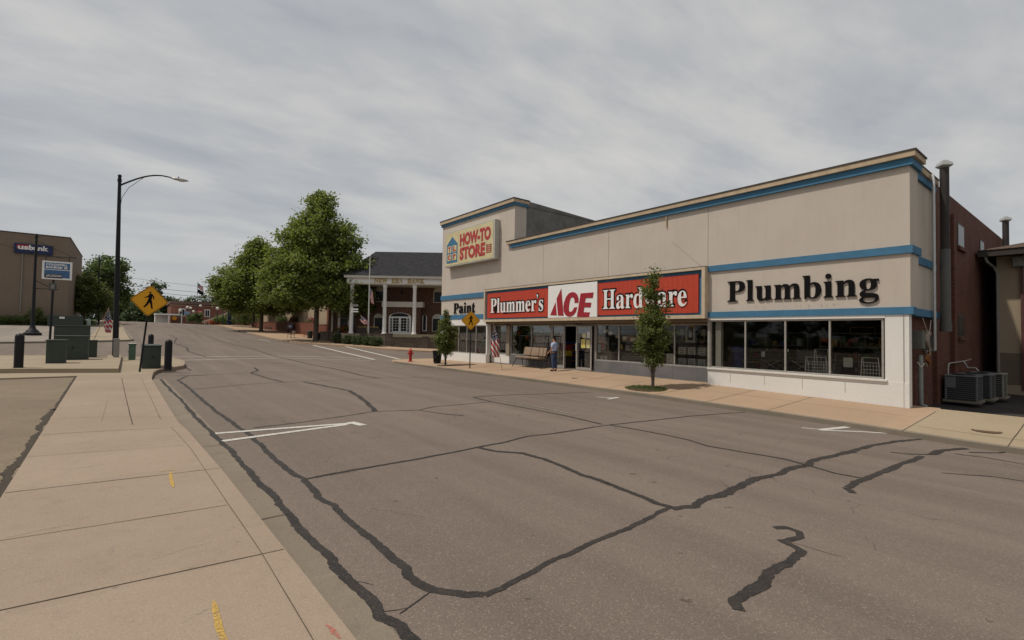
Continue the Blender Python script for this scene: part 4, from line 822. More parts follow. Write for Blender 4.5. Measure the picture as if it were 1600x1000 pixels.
# ================================================================== TREES AND PLANTS
def leaves(name, mat, parent, blobs, count, size, clump=70, spread=.34, seed=1, up=.35, shell=.62, flat=.8):
    """many leaf-sized faces in clumps spread through the crown; blobs: (centre, (rx, ry, rz), weight)"""
    R_ = np.random.default_rng(seed); wts = np.array([b[2] for b in blobs], float); wts /= wts.sum()
    nc = max(1, count//clump); P_ = []
    cents = []
    for i in range(nc):
        b = blobs[R_.choice(len(blobs), p=wts)]
        d = R_.normal(size=3); d /= np.linalg.norm(d); r = shell + (1-shell)*R_.random()**.7 if R_.random() < .72 else R_.random()**.5*shell
        c = np.array(b[0]) + d*np.array(b[1])*r; cents.append(c)
        k = int(clump*R_.uniform(.5, 1.5)); s = spread*R_.uniform(.6, 1.35)
        q = R_.normal(size=(k, 3))*s*np.array([1, 1, flat]); P_.append(c+q)
    P_ = np.concatenate(P_); n = len(P_)
    nrm = R_.normal(size=(n, 3)); nrm[:, 2] = np.abs(nrm[:, 2])+up; nrm /= np.linalg.norm(nrm, axis=1)[:, None]
    t_ = np.cross(nrm, R_.normal(size=(n, 3))); t_ /= np.linalg.norm(t_, axis=1)[:, None]; b_ = np.cross(nrm, t_)
    s = size*R_.uniform(.6, 1.3, (n, 1)); a = t_*s; b2 = b_*s*.62
    V = np.stack([P_-a, P_-b2+nrm*s*.12, P_+a, P_+b2+nrm*s*.12], 1).reshape(-1, 3)
    if parent is not None:
        inv = np.array(WMX[parent.name].inverted()); V = V @ inv[:3, :3].T + inv[:3, 3]
    me = bpy.data.meshes.new(name); me.vertices.add(n*4); me.vertices.foreach_set('co', V.ravel())
    me.loops.add(n*4); me.loops.foreach_set('vertex_index', np.arange(n*4, dtype=np.int32)); me.polygons.add(n)
    me.polygons.foreach_set('loop_start', np.arange(0, n*4, 4, dtype=np.int32))
    me.update(calc_edges=True); me.validate()
    me.materials.append(MATS[mat]); o = bpy.data.objects.new(name, me); COL.objects.link(o)
    if parent is not None: o.parent = parent; WMX[o.name] = WMX[parent.name]
    else: WMX[o.name] = Matrix.Identity(4)
    return o, cents
def tree(label, base, height, blobs, count, size, tr, mat='plane_leaves', group=None, seed=1, clump=70, spread=.34, name='tree', limbs=14, fork=.28, stems=1, shell=.62):
    x, y, z = base; T_ = thing(name, label, 'tree', base, 0, group)
    bl = [((x+c[0], y+c[1], z+c[2]), r, w) for c, r, w in blobs]
    o, cents = leaves('crown', mat, T_, bl, count, size, clump, spread, seed, shell=shell)
    R_ = random.Random(seed); mb = MB()
    tops = []
    for s_ in range(stems):
        a = 2*pi*s_/max(1, stems)+R_.random(); dx = (cos(a)*tr*1.6, sin(a)*tr*1.6) if stems > 1 else (0, 0)
        pts = [Vector((x+dx[0]*.15, y+dx[1]*.15, z-.12)), Vector((x+dx[0]*.2, y+dx[1]*.2, z+.25)), Vector((x+dx[0]*.6+R_.uniform(-.05, .05), y+dx[1]*.6, z+height*.2)), Vector((x+dx[0]*1.4+R_.uniform(-.1, .1), y+dx[1]*1.4, z+height*.45)), Vector((x+dx[0]*2, y+dx[1]*2, z+height*.78))]
        mb.tube(pts, [tr*1.35, tr, tr*.85, tr*.5, tr*.12], 9); tops.append(pts)
    ks = R_.sample(range(len(cents)), min(limbs, len(cents)))
    for k in ks:
        c = Vector(cents[k]); pts = tops[k % max(1, stems)]; f = R_.uniform(fork, .62); s0 = Vector((x, y, z+height*f)).lerp(pts[3], .3); s0.z = min(z+height*f, c.z-.1*height if c.z-.1*height > z+height*fork*.8 else z+height*fork)
        mid = s0.lerp(c, .5)+Vector((0, 0, height*.02)); mb.tube([s0, mid, c], [tr*.34, tr*.2, tr*.05], 5)
    mb.build('trunk', 'bark', T_); return T_
pgrp = 'broad trees along the kerb by the bank'
tree('tallest broad-crowned tree in front of the columned brick bank', (17.58, 60.0, .36), 18.2, [
    ((0, 0, 16.0), (1.7, 1.7, 1.9), .9), ((.1, 0, 13.6), (2.9, 2.9, 2.3), 2.0), ((-.3, .2, 11.2), (3.7, 3.7, 2.5), 3.0), ((.2, -.2, 8.4), (4.7, 4.7, 2.6), 4.4), ((-1.6, 1.4, 6.0), (4.4, 4.4, 2.2), 3.0), ((2.3, -1.9, 5.6), (3.9, 3.9, 2.2), 3.0), ((-3.0, 2.4, 8.6), (3.0, 3.0, 2.6), 1.6), ((-2.2, 1.8, 12.0), (2.0, 2.0, 2.2), .8), ((2.4, -1.9, 12.2), (2.0, 2.0, 2.2), .8), ((3.7, -2.9, 5.0), (2.1, 2.1, 1.9), 1.2), ((3.2, -2.6, 8.6), (2.3, 2.3, 2.2), 1.0)],
    90000, .165, .30, seed=3, group=pgrp, limbs=40, spread=.40, clump=70, shell=.5)
tree('lower broad-crowned tree leaning over the kerb, its trunk beyond the tallest tree', (17.1, 88.0, 1.4), 15.2, [
    ((-.8, .6, 12.6), (1.9, 1.9, 2.3), 1.0), ((-.6, .4, 10.2), (3.5, 3.5, 2.6), 2.0), ((-1.2, .9, 7.6), (4.6, 4.6, 2.8), 3.2), ((-2.6, 2.0, 5.4), (4.2, 4.2, 2.2), 2.4), ((1.8, -1.5, 5.2), (4.6, 4.6, 2.3), 2.6), ((-4.6, 3.6, 7.6), (2.6, 2.6, 2.6), 1.2), ((2.8, -2.3, 9.0), (3.2, 3.2, 2.8), 1.6), ((4.2, -3.2, 5.4), (3.2, 3.2, 2.4), 1.3)],
    66000, .215, .30, seed=5, group=pgrp, limbs=28, spread=.5, clump=70, shell=.5)
tree('third broad-crowned tree farthest up the hill behind the kerbside pair', (19.2, 106, 2.1), 13.2, [
    ((0, 0, 10), (2.2, 2.2, 2.6), 1), ((0, 0, 7.2), (4, 4, 3), 2.5), ((-2, 1.5, 4.9), (3.4, 3.4, 1.8), 1.6), ((2, -1.8, 4.9), (3.4, 3.4, 1.9), 1.5)], 18000, .26, .26, mat='light_leaves', seed=8, group=pgrp, limbs=14, spread=.55, clump=60)
# columnar street trees in front of the shop
def columnar(label, base, h, w, seed, n):
    T_ = tree(label, base, h, [((0, 0, h*.25), (w*.30, w*.30, h*.09), .7), ((.0, 0, h*.36), (w*.42, w*.42, h*.13), 1.5), ((.02, 0, h*.48), (w*.48, w*.48, h*.14), 1.9), ((.03, -.04, h*.61), (w*.42, w*.42, h*.14), 1.4), ((-.04, .05, h*.75), (w*.29, w*.29, h*.12), .8), ((0, 0, h*.87), (w*.15, w*.15, h*.09), .22), ((0, 0, h*.97), (w*.05, w*.05, h*.05), .05)],
         n, .050, .045, mat='columnar_leaves', group='narrow street trees on the shop walk', seed=seed, name='street_tree', limbs=40, spread=.095, clump=36, fork=.10, stems=3, shell=.4)
    return T_
columnar('narrow upright tree standing in a grass patch before the sign reading Hardware', (15.7, 11.21, -.40), 4.75, 1.45, 21, 10500)
columnar('dense narrow upright tree beside the black litter bin by the Paint windows', (15.38, 26.03, -.41), 3.45, 1.45, 22, 14000)
# far left and far ahead
lg = 'trees around the left bank building'
tree('bushy yellow-green tree with low branches beside the windowless block', (-5.5, 100, 2.5), 7.5, [((0, 0, 4.0), (2.9, 2.9, 2.6), 3), ((-1.0, 0, 2.7), (2.4, 2.4, 1.3), 1), ((1.8, 0, 3.0), (2.0, 2.0, 1.9), 1.4), ((0, 0, 5.8), (2, 2, 1.3), 1)], 15000, .15, .16, mat='olive_leaves', group=lg, seed=31, limbs=16, spread=.36, fork=.12, stems=3)
tree('tall dark tree rising behind the bushy yellow-green tree', (-3.9, 128, 2.9), 15, [((0, 0, 10.5), (3.2, 3.2, 2.6), 2), ((-1.6, 0, 8), (3.0, 3, 2.6), 1.6), ((2.0, 0, 7.2), (2.5, 2.5, 2.6), 1.3), ((1.6, 0, 4.4), (2.6, 2.6, 2.0), 1.2)], 12000, .26, .3, mat='dark_leaves', group=lg, seed=32, limbs=12, spread=.55)
RR = random.Random(44)
far = [(-3, 215, 14, 4.5, 'dark mid-height tree closest to the street lamp pole at the end of the road'), (3.4, 200, 12, 4.5, 'rounded tree at the end of the road, left of the warning sign'), (7.6, 225, 21.5, 5.5, 'tallest far tree, rising straight behind the leaning warning sign'), (12.8, 228, 15, 4.8, 'far tree filling the gap right of the leaning warning sign'), (1.0, 232, 15.5, 4.6, 'far tree behind the rounded tree at the end of the road'),
       (18.5, 215, 14.5, 5, 'low far tree above the left end of the old brick block'), (24.0, 222, 16.5, 5.5, 'far tree above the middle of the old brick block'), (29.5, 216, 17.5, 5.5, 'far tree above the right end of the old brick block'), (35.5, 224, 16, 6, 'far tree seen left of the lower kerbside tree'), (-8, 225, 17, 6, 'far tree behind the tall dark tree at left')]
for i, (x, y, h, w, lab) in enumerate(far):
    tree(lab, (x, y, -.5), h, [((0, 0, h*.72), (w*.62, w*.62, h*.22), 1.5), ((-w*.3, 0, h*.5), (w*.7, w*.7, h*.22), 1.6), ((w*.35, 0, h*.48), (w*.7, w*.7, h*.2), 1.5), ((0, 0, h*.28), (w*.8, w*.8, h*.2), 1)], 5200, .42, .3, mat='far_leaves', group='far trees on the skyline', seed=50+i, limbs=6, spread=.8, clump=55)
def bush(label, base, r, mat='shrub_leaves', name='shrub', n=2600, size=.05, group=None, sq=(1, 1, .9), flower=None, seed=1, spread=.12):
    x, y, z = base; B_ = thing(name, label, 'shrub', base, 0, group)
    leaves('foliage', mat, B_, [((x, y, z+r*sq[2]*.9), (r*sq[0], r*sq[1], r*sq[2]*.9), 1)], n, size, 40, spread, seed, shell=.75)
    mb = MB()
    for k in range(5): a = k*1.3; mb.tube([(x, y, z-.05), (x+cos(a)*r*.5*sq[0], y+sin(a)*r*.5*sq[1], z+r*1.0*sq[2])], [.03, .01], 5)
    mb.build('stems', 'bark', B_)
    if flower: leaves('flowers', flower, B_, [((x, y, z+r*sq[2]*1.15), (r*sq[0]*.95, r*sq[1]*.95, r*sq[2]*.85), 1)], n//3, size*1.2, 14, spread*.6, seed+5, shell=.9)
    return B_
sb = 'round shrubs along the foot of the stone wall'
for k, ((x, y, z), lab) in enumerate(zip(((18.65, 55.4, .2), (19.15, 53.5, .15), (19.75, 52.0, .1), (20.3, 50.6, .06), (20.75, 49.3, .03)), ('leftmost of the five round shrubs at the foot of the stone wall', 'second from the left of the five round shrubs by the stone wall', 'middle one of the five round shrubs, right of the thin sign post', 'fourth from the left of the five round shrubs by the stone wall', 'rightmost and brightest of the five round shrubs by the stone wall'))):
    bush(lab, (x+.1, y+.3, z), .62, group=sb, seed=70+k, n=2400, size=.055)
bush('low bed of orange flowers and green leaves behind the left end of the stone wall', (20.9, 59.6, 1.15), 1.0, 'light_leaves', 'flower_bed', 4200, .06, sq=(1.2, 2.1, .55), flower='orange_petals', seed=80)
fb = 'pink flowering bushes behind the low brick wall'
bush('left pink flowering bush behind the low brick wall', (22.1, 87, 2.3), .95, 'light_leaves', 'flowering_bush', 2600, .08, group=fb, flower='flower_petals', seed=81)
bush('right pink flowering bush behind the low brick wall, nearest the white column', (22.3, 78, 2.0), .85, 'light_leaves', 'flowering_bush', 2600, .08, group=fb, flower='flower_petals', seed=82)
bush('dark clipped round shrub above the low brick wall', (21.6, 94, 2.75), .9, 'dark_leaves', 'shrub', 2000, .08, seed=83)
bush('light green shrub mass at the foot of the lower kerbside tree', (19.6, 118, 2.7), 2.2, 'light_leaves', 'shrub', 4200, .14, sq=(1.4, 1.4, .8), seed=84, spread=.3)
bush('spiky olive shrub rising from the hedge before the windowless block', (-9.4, 86.5, 2.0), .95, 'olive_leaves', 'shrub', 2200, .08, sq=(.9, .9, 1.15), seed=85)
H_ = thing('hedge', 'long low untidy hedge along the foot of the windowless tan block', 'hedge', (-12, 86.8, 1.9))
leaves('foliage', 'dark_leaves', H_, [((-18+k*1.15, 86.9, 2.25), (.9, .7, .55), 1) for k in range(10)], 15000, .075, 40, .18, 86, shell=.7)
leaves('dry_growth', 'olive_leaves', H_, [((-18+k*1.2, 86.6, 2.45), (.9, .5, .42), 1) for k in range(8)], 2600, .07, 30, .18, 87, shell=.8)
H_ = thing('hedge', 'low strip of greenery running from the cabinet towards the bushy tree', 'hedge', (-5, 89, 2.1))
leaves('foliage', 'shrub_leaves', H_, [((-6.6+k*.8, 90.5, 2.25), (.6, .6, .22), 1) for k in range(4)], 2600, .08, 40, .16, 88)
# grass tuft patch round the street tree
mb = MB(); gr_ = []
for k in range(2300):
    a = RNG.random()*2*pi; r = sqrt(RNG.random()); x, y = 15.45+r*cos(a)*.62, 11.35+r*sin(a)*.85; z = walk_right_z(x, y)-.01
    h = RNG.uniform(.03, .11); t_ = RNG.random()*2*pi; dx, dy = cos(t_)*.012, sin(t_)*.012; lx, ly = RNG.gauss(0, .03), RNG.gauss(0, .03)
    mb.add([(x-dx, y-dy, z), (x+dx, y+dy, z), (x+lx, y+ly, z+h)], [(0, 1, 2)])
g_ = mb.build('grass', 'grass_blades', fixn=False); tag(g_, 'short green grass in the square around the nearer narrow tree', 'grass', kind='stuff')
mb = MB(); mb.lathe((15.55, 11.3, walk_right_z(15.55, 11.3)-.05), [(.75, 0), (.72, .062), (.001, .064)], 14); struct(mb.build('tree_pit', 'mulch'))
mb = MB(); mb.lathe((15.45, 26.0, walk_right_z(15.45, 26)-.05), [(.6, 0), (.58, .062), (.001, .064)], 14); struct(mb.build('tree_pit', 'mulch'))

# ================================================================== THE STREET CORNER AT LEFT
def bollard(label, x, y, z, h=1.17):
    b = thing('bollard', label, 'bollard', (x, y, z), 0, 'black round-topped bollards at the left corner')
    m_ = MB(); m_.lathe((x, y, z-.05), [(.125, 0), (.125, h-.08), (.118, h-.03), (.085, h+.015), (.04, h+.04), (.001, h+.05)], 18); m_.build('post', BLACK, b)
    m_ = MB(); m_.lathe((x, y, z-.004), [(.16, 0), (.16, .01), (.13, .014)], 18); m_.build('base_ring', DARKTRIM, b)
bollard('black bollard alone at the far left front edge of the raised pad', -2.94, 23.85, .15, 1.2)
bollard('black bollard nearest the kerb, right of the large green cabinet', 1.27, 23.28, 0)
bollard('black bollard partly hidden behind the large green cabinet on the corner', .98, 32.3, .04, 1.25)
def cabinet(label, x0, x1, y0, y1, z0, z1, mat, lid=.05, group='green utility cabinets on the left corner', slope=0, doors=True):
    c = thing('utility_cabinet', label, 'utility box', ((x0+x1)/2, (y0+y1)/2, z0), 0, group)
    m_ = MB(); m_.box(x0, x1, y0, y1, z0-.03, z1-lid); m_.build('body', mat, c, bevel=.015)
    m_ = MB(); m_.box(x0-.025, x1+.025, y0-.03, y1+.02, z1-lid, z1); m_.build('lid', mat, c, bevel=.015)
    if doors:
        m_ = MB(); xm = (x0+x1)/2; m_.box(xm-.006, xm+.006, y0-.004, y0+.01, z0+.06, z1-lid-.04); m_.box(x0+.03, x1-.03, y0-.003, y0+.01, z0+.06, z0+.068); m_.build('door_seam', DARKTRIM, c)
        m_ = MB(); m_.box(xm+.03, xm+.06, y0-.03, y0, (z0+z1)/2-.06, (z0+z1)/2+.05); m_.build('latch', BLACK, c)
    return c
cabinet('widest dark green cabinet at the back of the raised pad', -2.80, -1.50, 32.1, 32.9, .18, 1.66, DGREEN)
cabinet('largest dark green cabinet in the middle of the raised pad', -2.46, -1.37, 28.7, 29.6, .16, 1.21, DGREEN)
cabinet('smallest dark green cabinet at the front of the raised pad', -2.49, -1.92, 26.2, 26.75, .15, 1.08, DGREEN, doors=False)
cabinet('narrow dark green cabinet tucked behind the largest one on the pad', -1.52, -1.15, 30.7, 31.3, .16, .98, DGREEN, doors=False)
cabinet('large green cabinet with pale top by the kerb, behind the leaning sign post', .47, 1.07, 23.9, 25.9, 0, .92, DGREEN)
c = cabinet('small pale green pedestal with a white top between pole and cabinet', .06, .34, 30.7, 31.0, .0, .80, LGREEN, doors=False)
m_ = MB(); m_.box(.05, .35, 30.66, 31.02, .802, .83); m_.build('cap', WHITE, c)
c = thing('service_pedestal', 'light grey slim box right beside the tall lamp pole', 'utility box', (-.42, 30.6, .0))
m_ = MB(); m_.box(-.53, -.30, 30.5, 30.75, -.05, 1.02); m_.build('body', GREYP, c, bevel=.03); m_ = MB(); m_.box(-.545, -.285, 30.49, 30.76, 1.0, 1.06); m_.build('lid', GREYP, c, bevel=.02)

# street lamp: tapered pole, curved arm, cobra head
def lamp(label, bx_, by, bz, H, armx, lean=0, r0=.125, r1=.07, group=None, brace=True, armz=.9):
    l = thing('street_lamp', label, 'street lamp', (bx_, by, bz), 0, group)
    tx = bx_+lean
    m_ = MB(); m_.tube([(bx_, by, bz-.1), (bx_+lean*.5, by, bz+H*.5), (tx, by, bz+H)], [r0, (r0+r1)/2, r1], 16); m_.build('pole', BLACK, l)
    m_ = MB(); m_.ball((tx, by, bz+H+.05), r1*1.25); m_.tube([(tx, by, bz+H-.25), (tx, by, bz+H-.1)], r1*1.3, 12); m_.build('finial', BLACK, l)
    z0 = bz+H-.45; pts = [(tx+(armx)*u, by, z0+armz*sin(min(1, u*1.25)*pi/2)-.10*max(0, u-.8)/.2*.4) for u in [i/12 for i in range(13)]]
    m_ = MB(); m_.tube(pts, [.045-.012*i/12 for i in range(13)], 8); m_.build('arm', BLACK, l)
    if brace:
        m_ = MB(); m_.tube([(tx+.05, by, z0-1.3), (tx+.12, by, z0-.6), (tx+armx*.16, by, z0-.05), (tx+armx*.42, by, z0+armz*.70)], .012, 6); m_.build('brace', BLACK, l)
    e_ = Vector(pts[-1]); m_ = MB(); m_.ball((e_.x+.22, by, e_.z-.01), .30, 12, (1.35, .45, .26)); m_.tube([(e_.x-.2, by, e_.z), (e_.x+.05, by, e_.z)], .05, 8); hd = m_.build('lamp_head', GALV, l)
    m_ = MB(); m_.ball((e_.x+.28, by, e_.z-.05), .17, 10, (1.2, .7, .4)); m_.build('lens', plain('lamp_lens', (.55, .55, .52), .2), hd); m_ = MB(); m_.tube([(e_.x+.15, by, e_.z+.05), (e_.x+.15, by, e_.z+.13)], .035, 8); m_.build('photocell', BLACK, hd)
    return l
lamp('tall black street lamp with one curved arm at the left street corner', -.47, 32.2, .13, 9.25, 2.35, lean=-.10, r0=.135)
lamp('distant black street lamp seen left of the tall lamp pole', -3.6, 99, 2.2, 10.5, 2.4, lean=-.25, r0=.13, brace=False, armz=.55)
# yellow walking-person signs
WALK = {
 'head': [(-.055, .395), (-.02, .425), (.02, .42), (.035, .39), (.015, .355), (-.03, .352), (-.055, .37)],
 'body': [(-.03, .335), (.045, .34), (.10, .30), (.155, .20), (.165, .09), (.125, .08), (.115, .18), (.08, .22), (.075, .05), (.115, -.10), (.15, -.30), (.17, -.36), (.10, -.36), (.055, -.18), (.01, -.07), (-.05, -.20), (-.14, -.33), (-.20, -.295), (-.12, -.16), (-.07, .0), (-.045, .17), (-.10, .135), (-.20, .115), (-.205, .15), (-.13, .18), (-.06, .26)]}
def ped_sign(label, base, H, side, zc, tilt=0, rz=0, group='yellow crossing signs'):
    s = thing('warning_sign', label, 'road sign', base, rz, group); Wm = WMX[s.name]
    def Q(x, y, z): return Wm @ Vector((x+z*math.tan(tilt), y, z))
    m_ = MB(); m_.tube([Q(0, 0, -.1), Q(0, 0, H)], .032, 8); m_.build('post', BLACK, s)
    hd = side/sqrt(2); c0 = Q(0, -.045, zc); U = Wm.to_3x3() @ Vector((cos(tilt), 0, -sin(tilt))); V = Wm.to_3x3() @ Vector((sin(tilt), 0, cos(tilt))); Nn = Wm.to_3x3() @ Vector((0, -1, 0))
    def rd(k):                                            # diamond with clipped corners
        q = k*.93; e2 = k-q; return [(k-e2, -e2), (k-e2, e2), (e2, k-e2), (-e2, k-e2), (-(k-e2), e2), (-(k-e2), -e2), (-e2, -(k-e2)), (e2, -(k-e2))]
    m_ = MB(); m_.prism(rd(hd), c0, U, V, -Nn*.012); pl = m_.build('plate', YEL, s)
    o_, i_ = rd(hd*.965), rd(hd*.93); m_ = MB(); O3 = [c0+U*a+V*b+Nn*.0015 for a, b in o_]; I3 = [c0+U*a+V*b+Nn*.0015 for a, b in i_]
    m_.add(O3+I3, [(k, (k+1) % 8, 8+(k+1) % 8, 8+k) for k in range(8)]); m_.build('border', LTRBLACK, pl)
    for k, pg in WALK.items():
        m_ = MB(); m_.prism([(a*side*.95, b*side*.95) for a, b in pg], c0+Nn*.001, U, V, Nn*.004); m_.build('walking_figure', LTRBLACK, pl)
    m_ = MB(); m_.obox(c0-Nn*.03+V*.0, .06, .03, side*1.1, rz, 0, tilt); m_.build('bracket', DARKTRIM, pl)
    return s
s = ped_sign('yellow crossing sign on a leaning black post by the green cabinet', (.38, 22.3, 0), 3.25, .83, 2.60, radians(4.6), radians(2))
ped_sign('yellow crossing sign on a straight black post before the word Paint', (15.37, 23.3, -.42), 3.0, .80, 2.76-.02, 0, radians(-22))
ped_sign('tiny distant yellow crossing sign under the white canopy at the hill top', (9.2, 150, 2.0), 2.6, .85, 2.2, 0, 0)
# flags
def mk_flagmat(name, canton=(0, .4, .46, 1), stripes=13):
    m, t = newmat(name); uv = N(t, 'ShaderNodeUVMap'); s = N(t, 'ShaderNodeSeparateXYZ'); L(t, uv.outputs[0], s.inputs[0])
    k = mth(t, 'FLOOR', mth(t, 'MULTIPLY', s.outputs[1], stripes)); odd = mth(t, 'MODULO', k, 2.0)
    c = mixc(t, odd, (.42, .030, .045), (.62, .60, .57))
    inc = mth(t, 'MULTIPLY', mth(t, 'LESS_THAN', s.outputs[0], .42), mth(t, 'GREATER_THAN', s.outputs[1], 6/13))
    v = N(t, 'ShaderNodeTexVoronoi'); v.inputs['Scale'].default_value = 1; v.inputs['Randomness'].default_value = 0
    L(t, scl(t, uv.outputs[0], (18, 14, 1)), v.inputs['Vector']); star = mth(t, 'LESS_THAN', v.outputs['Distance'], .30)
    c = mixc(t, inc, c, mixc(t, star, (.022, .030, .10), (.62, .60, .57)))
    return finish(m, t, c, .85)
mk_flagmat('flag_cloth')
UVF = lambda u, v: (u, v)
def cloth(name, mat, parent, P_of, nu=16, nv=20):
    me = bpy.data.meshes.new(name); inv = WMX[parent.name].inverted(); v = []; uvs = []
    for j in range(nv+1):
        for i in range(nu+1): v.append(tuple(inv @ Vector(P_of(i/nu, j/nv)))); uvs.append(UVF(i/nu, j/nv))
    f = [(j*(nu+1)+i, j*(nu+1)+i+1, (j+1)*(nu+1)+i+1, (j+1)*(nu+1)+i) for j in range(nv) for i in range(nu)]
    me.from_pydata(v, [], f); ul = me.uv_layers.new(name='UVMap')
    for p in me.polygons:
        p.use_smooth = True
        for li in p.loop_indices: ul.data[li].uv = uvs[me.loops[li].vertex_index]
    me.materials.append(MATS[mat] if isinstance(mat, str) else mat); o = bpy.data.objects.new(name, me); COL.objects.link(o); o.parent = parent; WMX[o.name] = WMX[parent.name]
    sd_ = o.modifiers.new('thickness', 'SOLIDIFY'); sd_.thickness = .004; return o
def limp_flag(label, A, B_, L_=1.5, w=.42, r=.014, seed=0, grp=None, side=(.785, -.62, 0), skew=.1, polemat=None):
    """flag hanging limp in soft folds from the top of a staff that runs from A to B"""
    A, B_, S_ = Vector(A), Vector(B_), Vector(side); F_ = thing(name_flag, label, 'flag', tuple(A), 0, grp); Nn = Vector((S_.y, -S_.x, 0))
    m_ = MB(); m_.tube([A-(B_-A).normalized()*.05, B_], r, 8); m_.ball(B_, r*2); m_.build('staff', polemat or WOOD, F_)
    d = (B_-A).normalized()
    def P_(u, v):
        top = B_ - d*(.04+(1-v)*.5)*(1-u*.6)
        ww = w*(.55+.45*sin(min(1, u*1.5)*pi/2))*(1-.25*max(0, u-.7)/.3)
        q = B_ - d*.06 + Vector((0, 0, -u*L_ - (1-v)*.22*(1-u))) + S_*((v-.5)*ww*.9 + skew*u) + Nn*(.05*sin(v*14+u*3+seed)+.02*sin(u*9+v*4))
        k = max(0, 1-u*3.0); return q*(1-k)+top*k
    global UVF
    UVF = lambda u, v: (u*.95, min(.999, max(0, .36*v+.64*(1-u)))); cloth('flag_cloth', 'flag_cloth', F_, P_, 30, 26); UVF = lambda u, v: (u, v); return F_
name_flag = 'flag'
limp_flag('limp striped flag on a slanted staff behind the widest green cabinet', (-1.52, 33.8, .55), (-.84, 33.8, 2.62), L_=1.25, w=.42, seed=1, skew=.02)
limp_flag('limp striped flag on a staff set in the walk before the shop windows', (15.96, 20.98, -.42), (15.55, 21.35, 2.12), L_=1.75, w=.50, seed=2, skew=.16)

# ================================================================== THINGS ON THE SHOP'S WALK
hy = thing('fire_hydrant', 'red fire hydrant standing at the corner of the shop walk', 'hydrant', (15.30, 30.6, -.41))
m_ = MB(); m_.lathe((15.3, 30.6, -.43), [(.17, 0), (.17, .05), (.105, .07), (.10, .48), (.135, .50), (.135, .56), (.115, .60), (.11, .70), (.135, .72), (.13, .76), (.09, .83), (.04, .87), (.035, .92), (.001, .92)], 18); m_.build('barrel', HYD, hy)
m_ = MB()
m_.tube([(15.30, 30.6, .15), (15.12, 30.45, .15)], .075, 12); m_.build('pumper_nozzle', HYD, hy)
for sx in (-1, 1): m_ = MB(); m_.tube([(15.3, 30.6, .15), (15.3+sx*.14, 30.6-sx*.16, .15)], .055, 10); m_.build('side_nozzle', HYD, hy)
bn = thing('litter_bin', 'black litter bin half hidden by the dense narrow tree', 'bin', (15.8, 27.8, -.41))
m_ = MB()
for k in range(20):
    a = 2*pi*k/20; m_.tube([(15.8+.22*cos(a), 27.8+.22*sin(a), -.36), (15.8+.29*cos(a), 27.8+.29*sin(a), .42)], .014, 5)
for z, r in ((-.34, .23), (.0, .26), (.40, .30)): m_.lathe((15.8, 27.8, z), [(r, 0), (r+.012, .02), (r, .04), (r-.02, .02), (r, 0)], 20)
m_.build('cage', BLACK, bn); m_ = MB(); m_.lathe((15.8, 27.8, -.42), [(.19, 0), (.20, .05), (.25, .80), (.23, .80), (.22, .76), (.001, .70)], 18); m_.build('liner', plain('bin_liner', (.02, .02, .022), .7), bn)
# the swing seat
SW = thing('patio_swing', 'brown cushioned garden swing seat outside the left shop windows', 'swing seat', (18.0, 20.8, -.27))
x0_, ya, yb = 18.0, 19.85, 21.86
def cushion(name, c, sx, sy, sz, ry=0):
    m_ = MB(); m_.obox(c, sx, sy, sz, 0, 0, ry); o = m_.build(name, CUSH, SW, bevel=.045); o.modifiers['bevel'].segments = 4
    for p in o.data.polygons: p.use_smooth = True
    return o
for i in range(3):
    y = ya+.335+i*.67; cushion('seat_cushion', (17.82, y, .27), .62, .645, .12, radians(6)); cushion('back_cushion', (18.20, y, .60), .13, .645, .50, radians(14))
m_ = MB()
m_.tube([(17.62, ya, .17), (18.14, ya, .13), (18.36, ya, .86)], .018, 6); m_.tube([(17.62, yb, .17), (18.14, yb, .13), (18.36, yb, .86)], .018, 6)
m_.tube([(17.62, ya, .17), (17.62, yb, .17)], .018, 6); m_.tube([(18.36, ya, .86), (18.36, yb, .86)], .018, 6); m_.tube([(18.14, ya, .13), (18.14, yb, .13)], .018, 6); m_.build('seat_frame', BLACK, SW)
for y in (ya-.22, yb+.22):
    m_ = MB(); m_.tube([(17.50, y-.0, -.27), (17.85, y, .35), (18.05, y, 1.2), (18.02, y, 1.50)], .022, 7); m_.tube([(18.30, y, -.24), (18.12, y, .5), (18.05, y, 1.2)], .022, 7); m_.build('leg', BLACK, SW)
for y in (ya, yb):
    m_ = MB(); m_.tube([(18.03, y, 1.50), (17.80, y, .20)], .009, 5); m_.tube([(18.03, y, 1.50), (18.22, y, .40)], .009, 5); m_.build('hanger', BLACK, SW)
m_ = MB(); m_.tube([(18.02, ya-.22, 1.50), (18.02, yb+.22, 1.50)], .024, 7); m_.build('top_bar', BLACK, SW)
# poor paper notices on the door are their own things
def sheet_thing(name, label, cat, x, y0, y1, z0, z1, mat, t_=.006, group=None):
    m_ = MB(); m_.box(x, x+t_, y0, y1, z0, z1); return tag(m_.build(name, mat), label, cat, group)
ng = 'paper notices taped to the shop door'
sheet_thing('notice', 'yellow notice on the open glass door, lower left of the four', 'notice', 18.305, 17.15, 17.44, .93, 1.38, YELP, group=ng)
sheet_thing('notice', 'small cream notice on the open glass door, upper left', 'notice', 18.305, 17.10, 17.36, 1.45, 1.68, plain('cream_paper', (.55, .50, .33), .8), group=ng)
sheet_thing('notice', 'tall white notice on the open glass door, upper right', 'notice', 18.305, 16.84, 17.05, 1.46, 1.76, PAPER, group=ng)
sheet_thing('notice', 'pale yellow notice on the open glass door, lower right', 'notice', 18.305, 16.84, 17.08, .94, 1.34, plain('pale_yellow_paper', (.52, .46, .24), .8), group=ng)

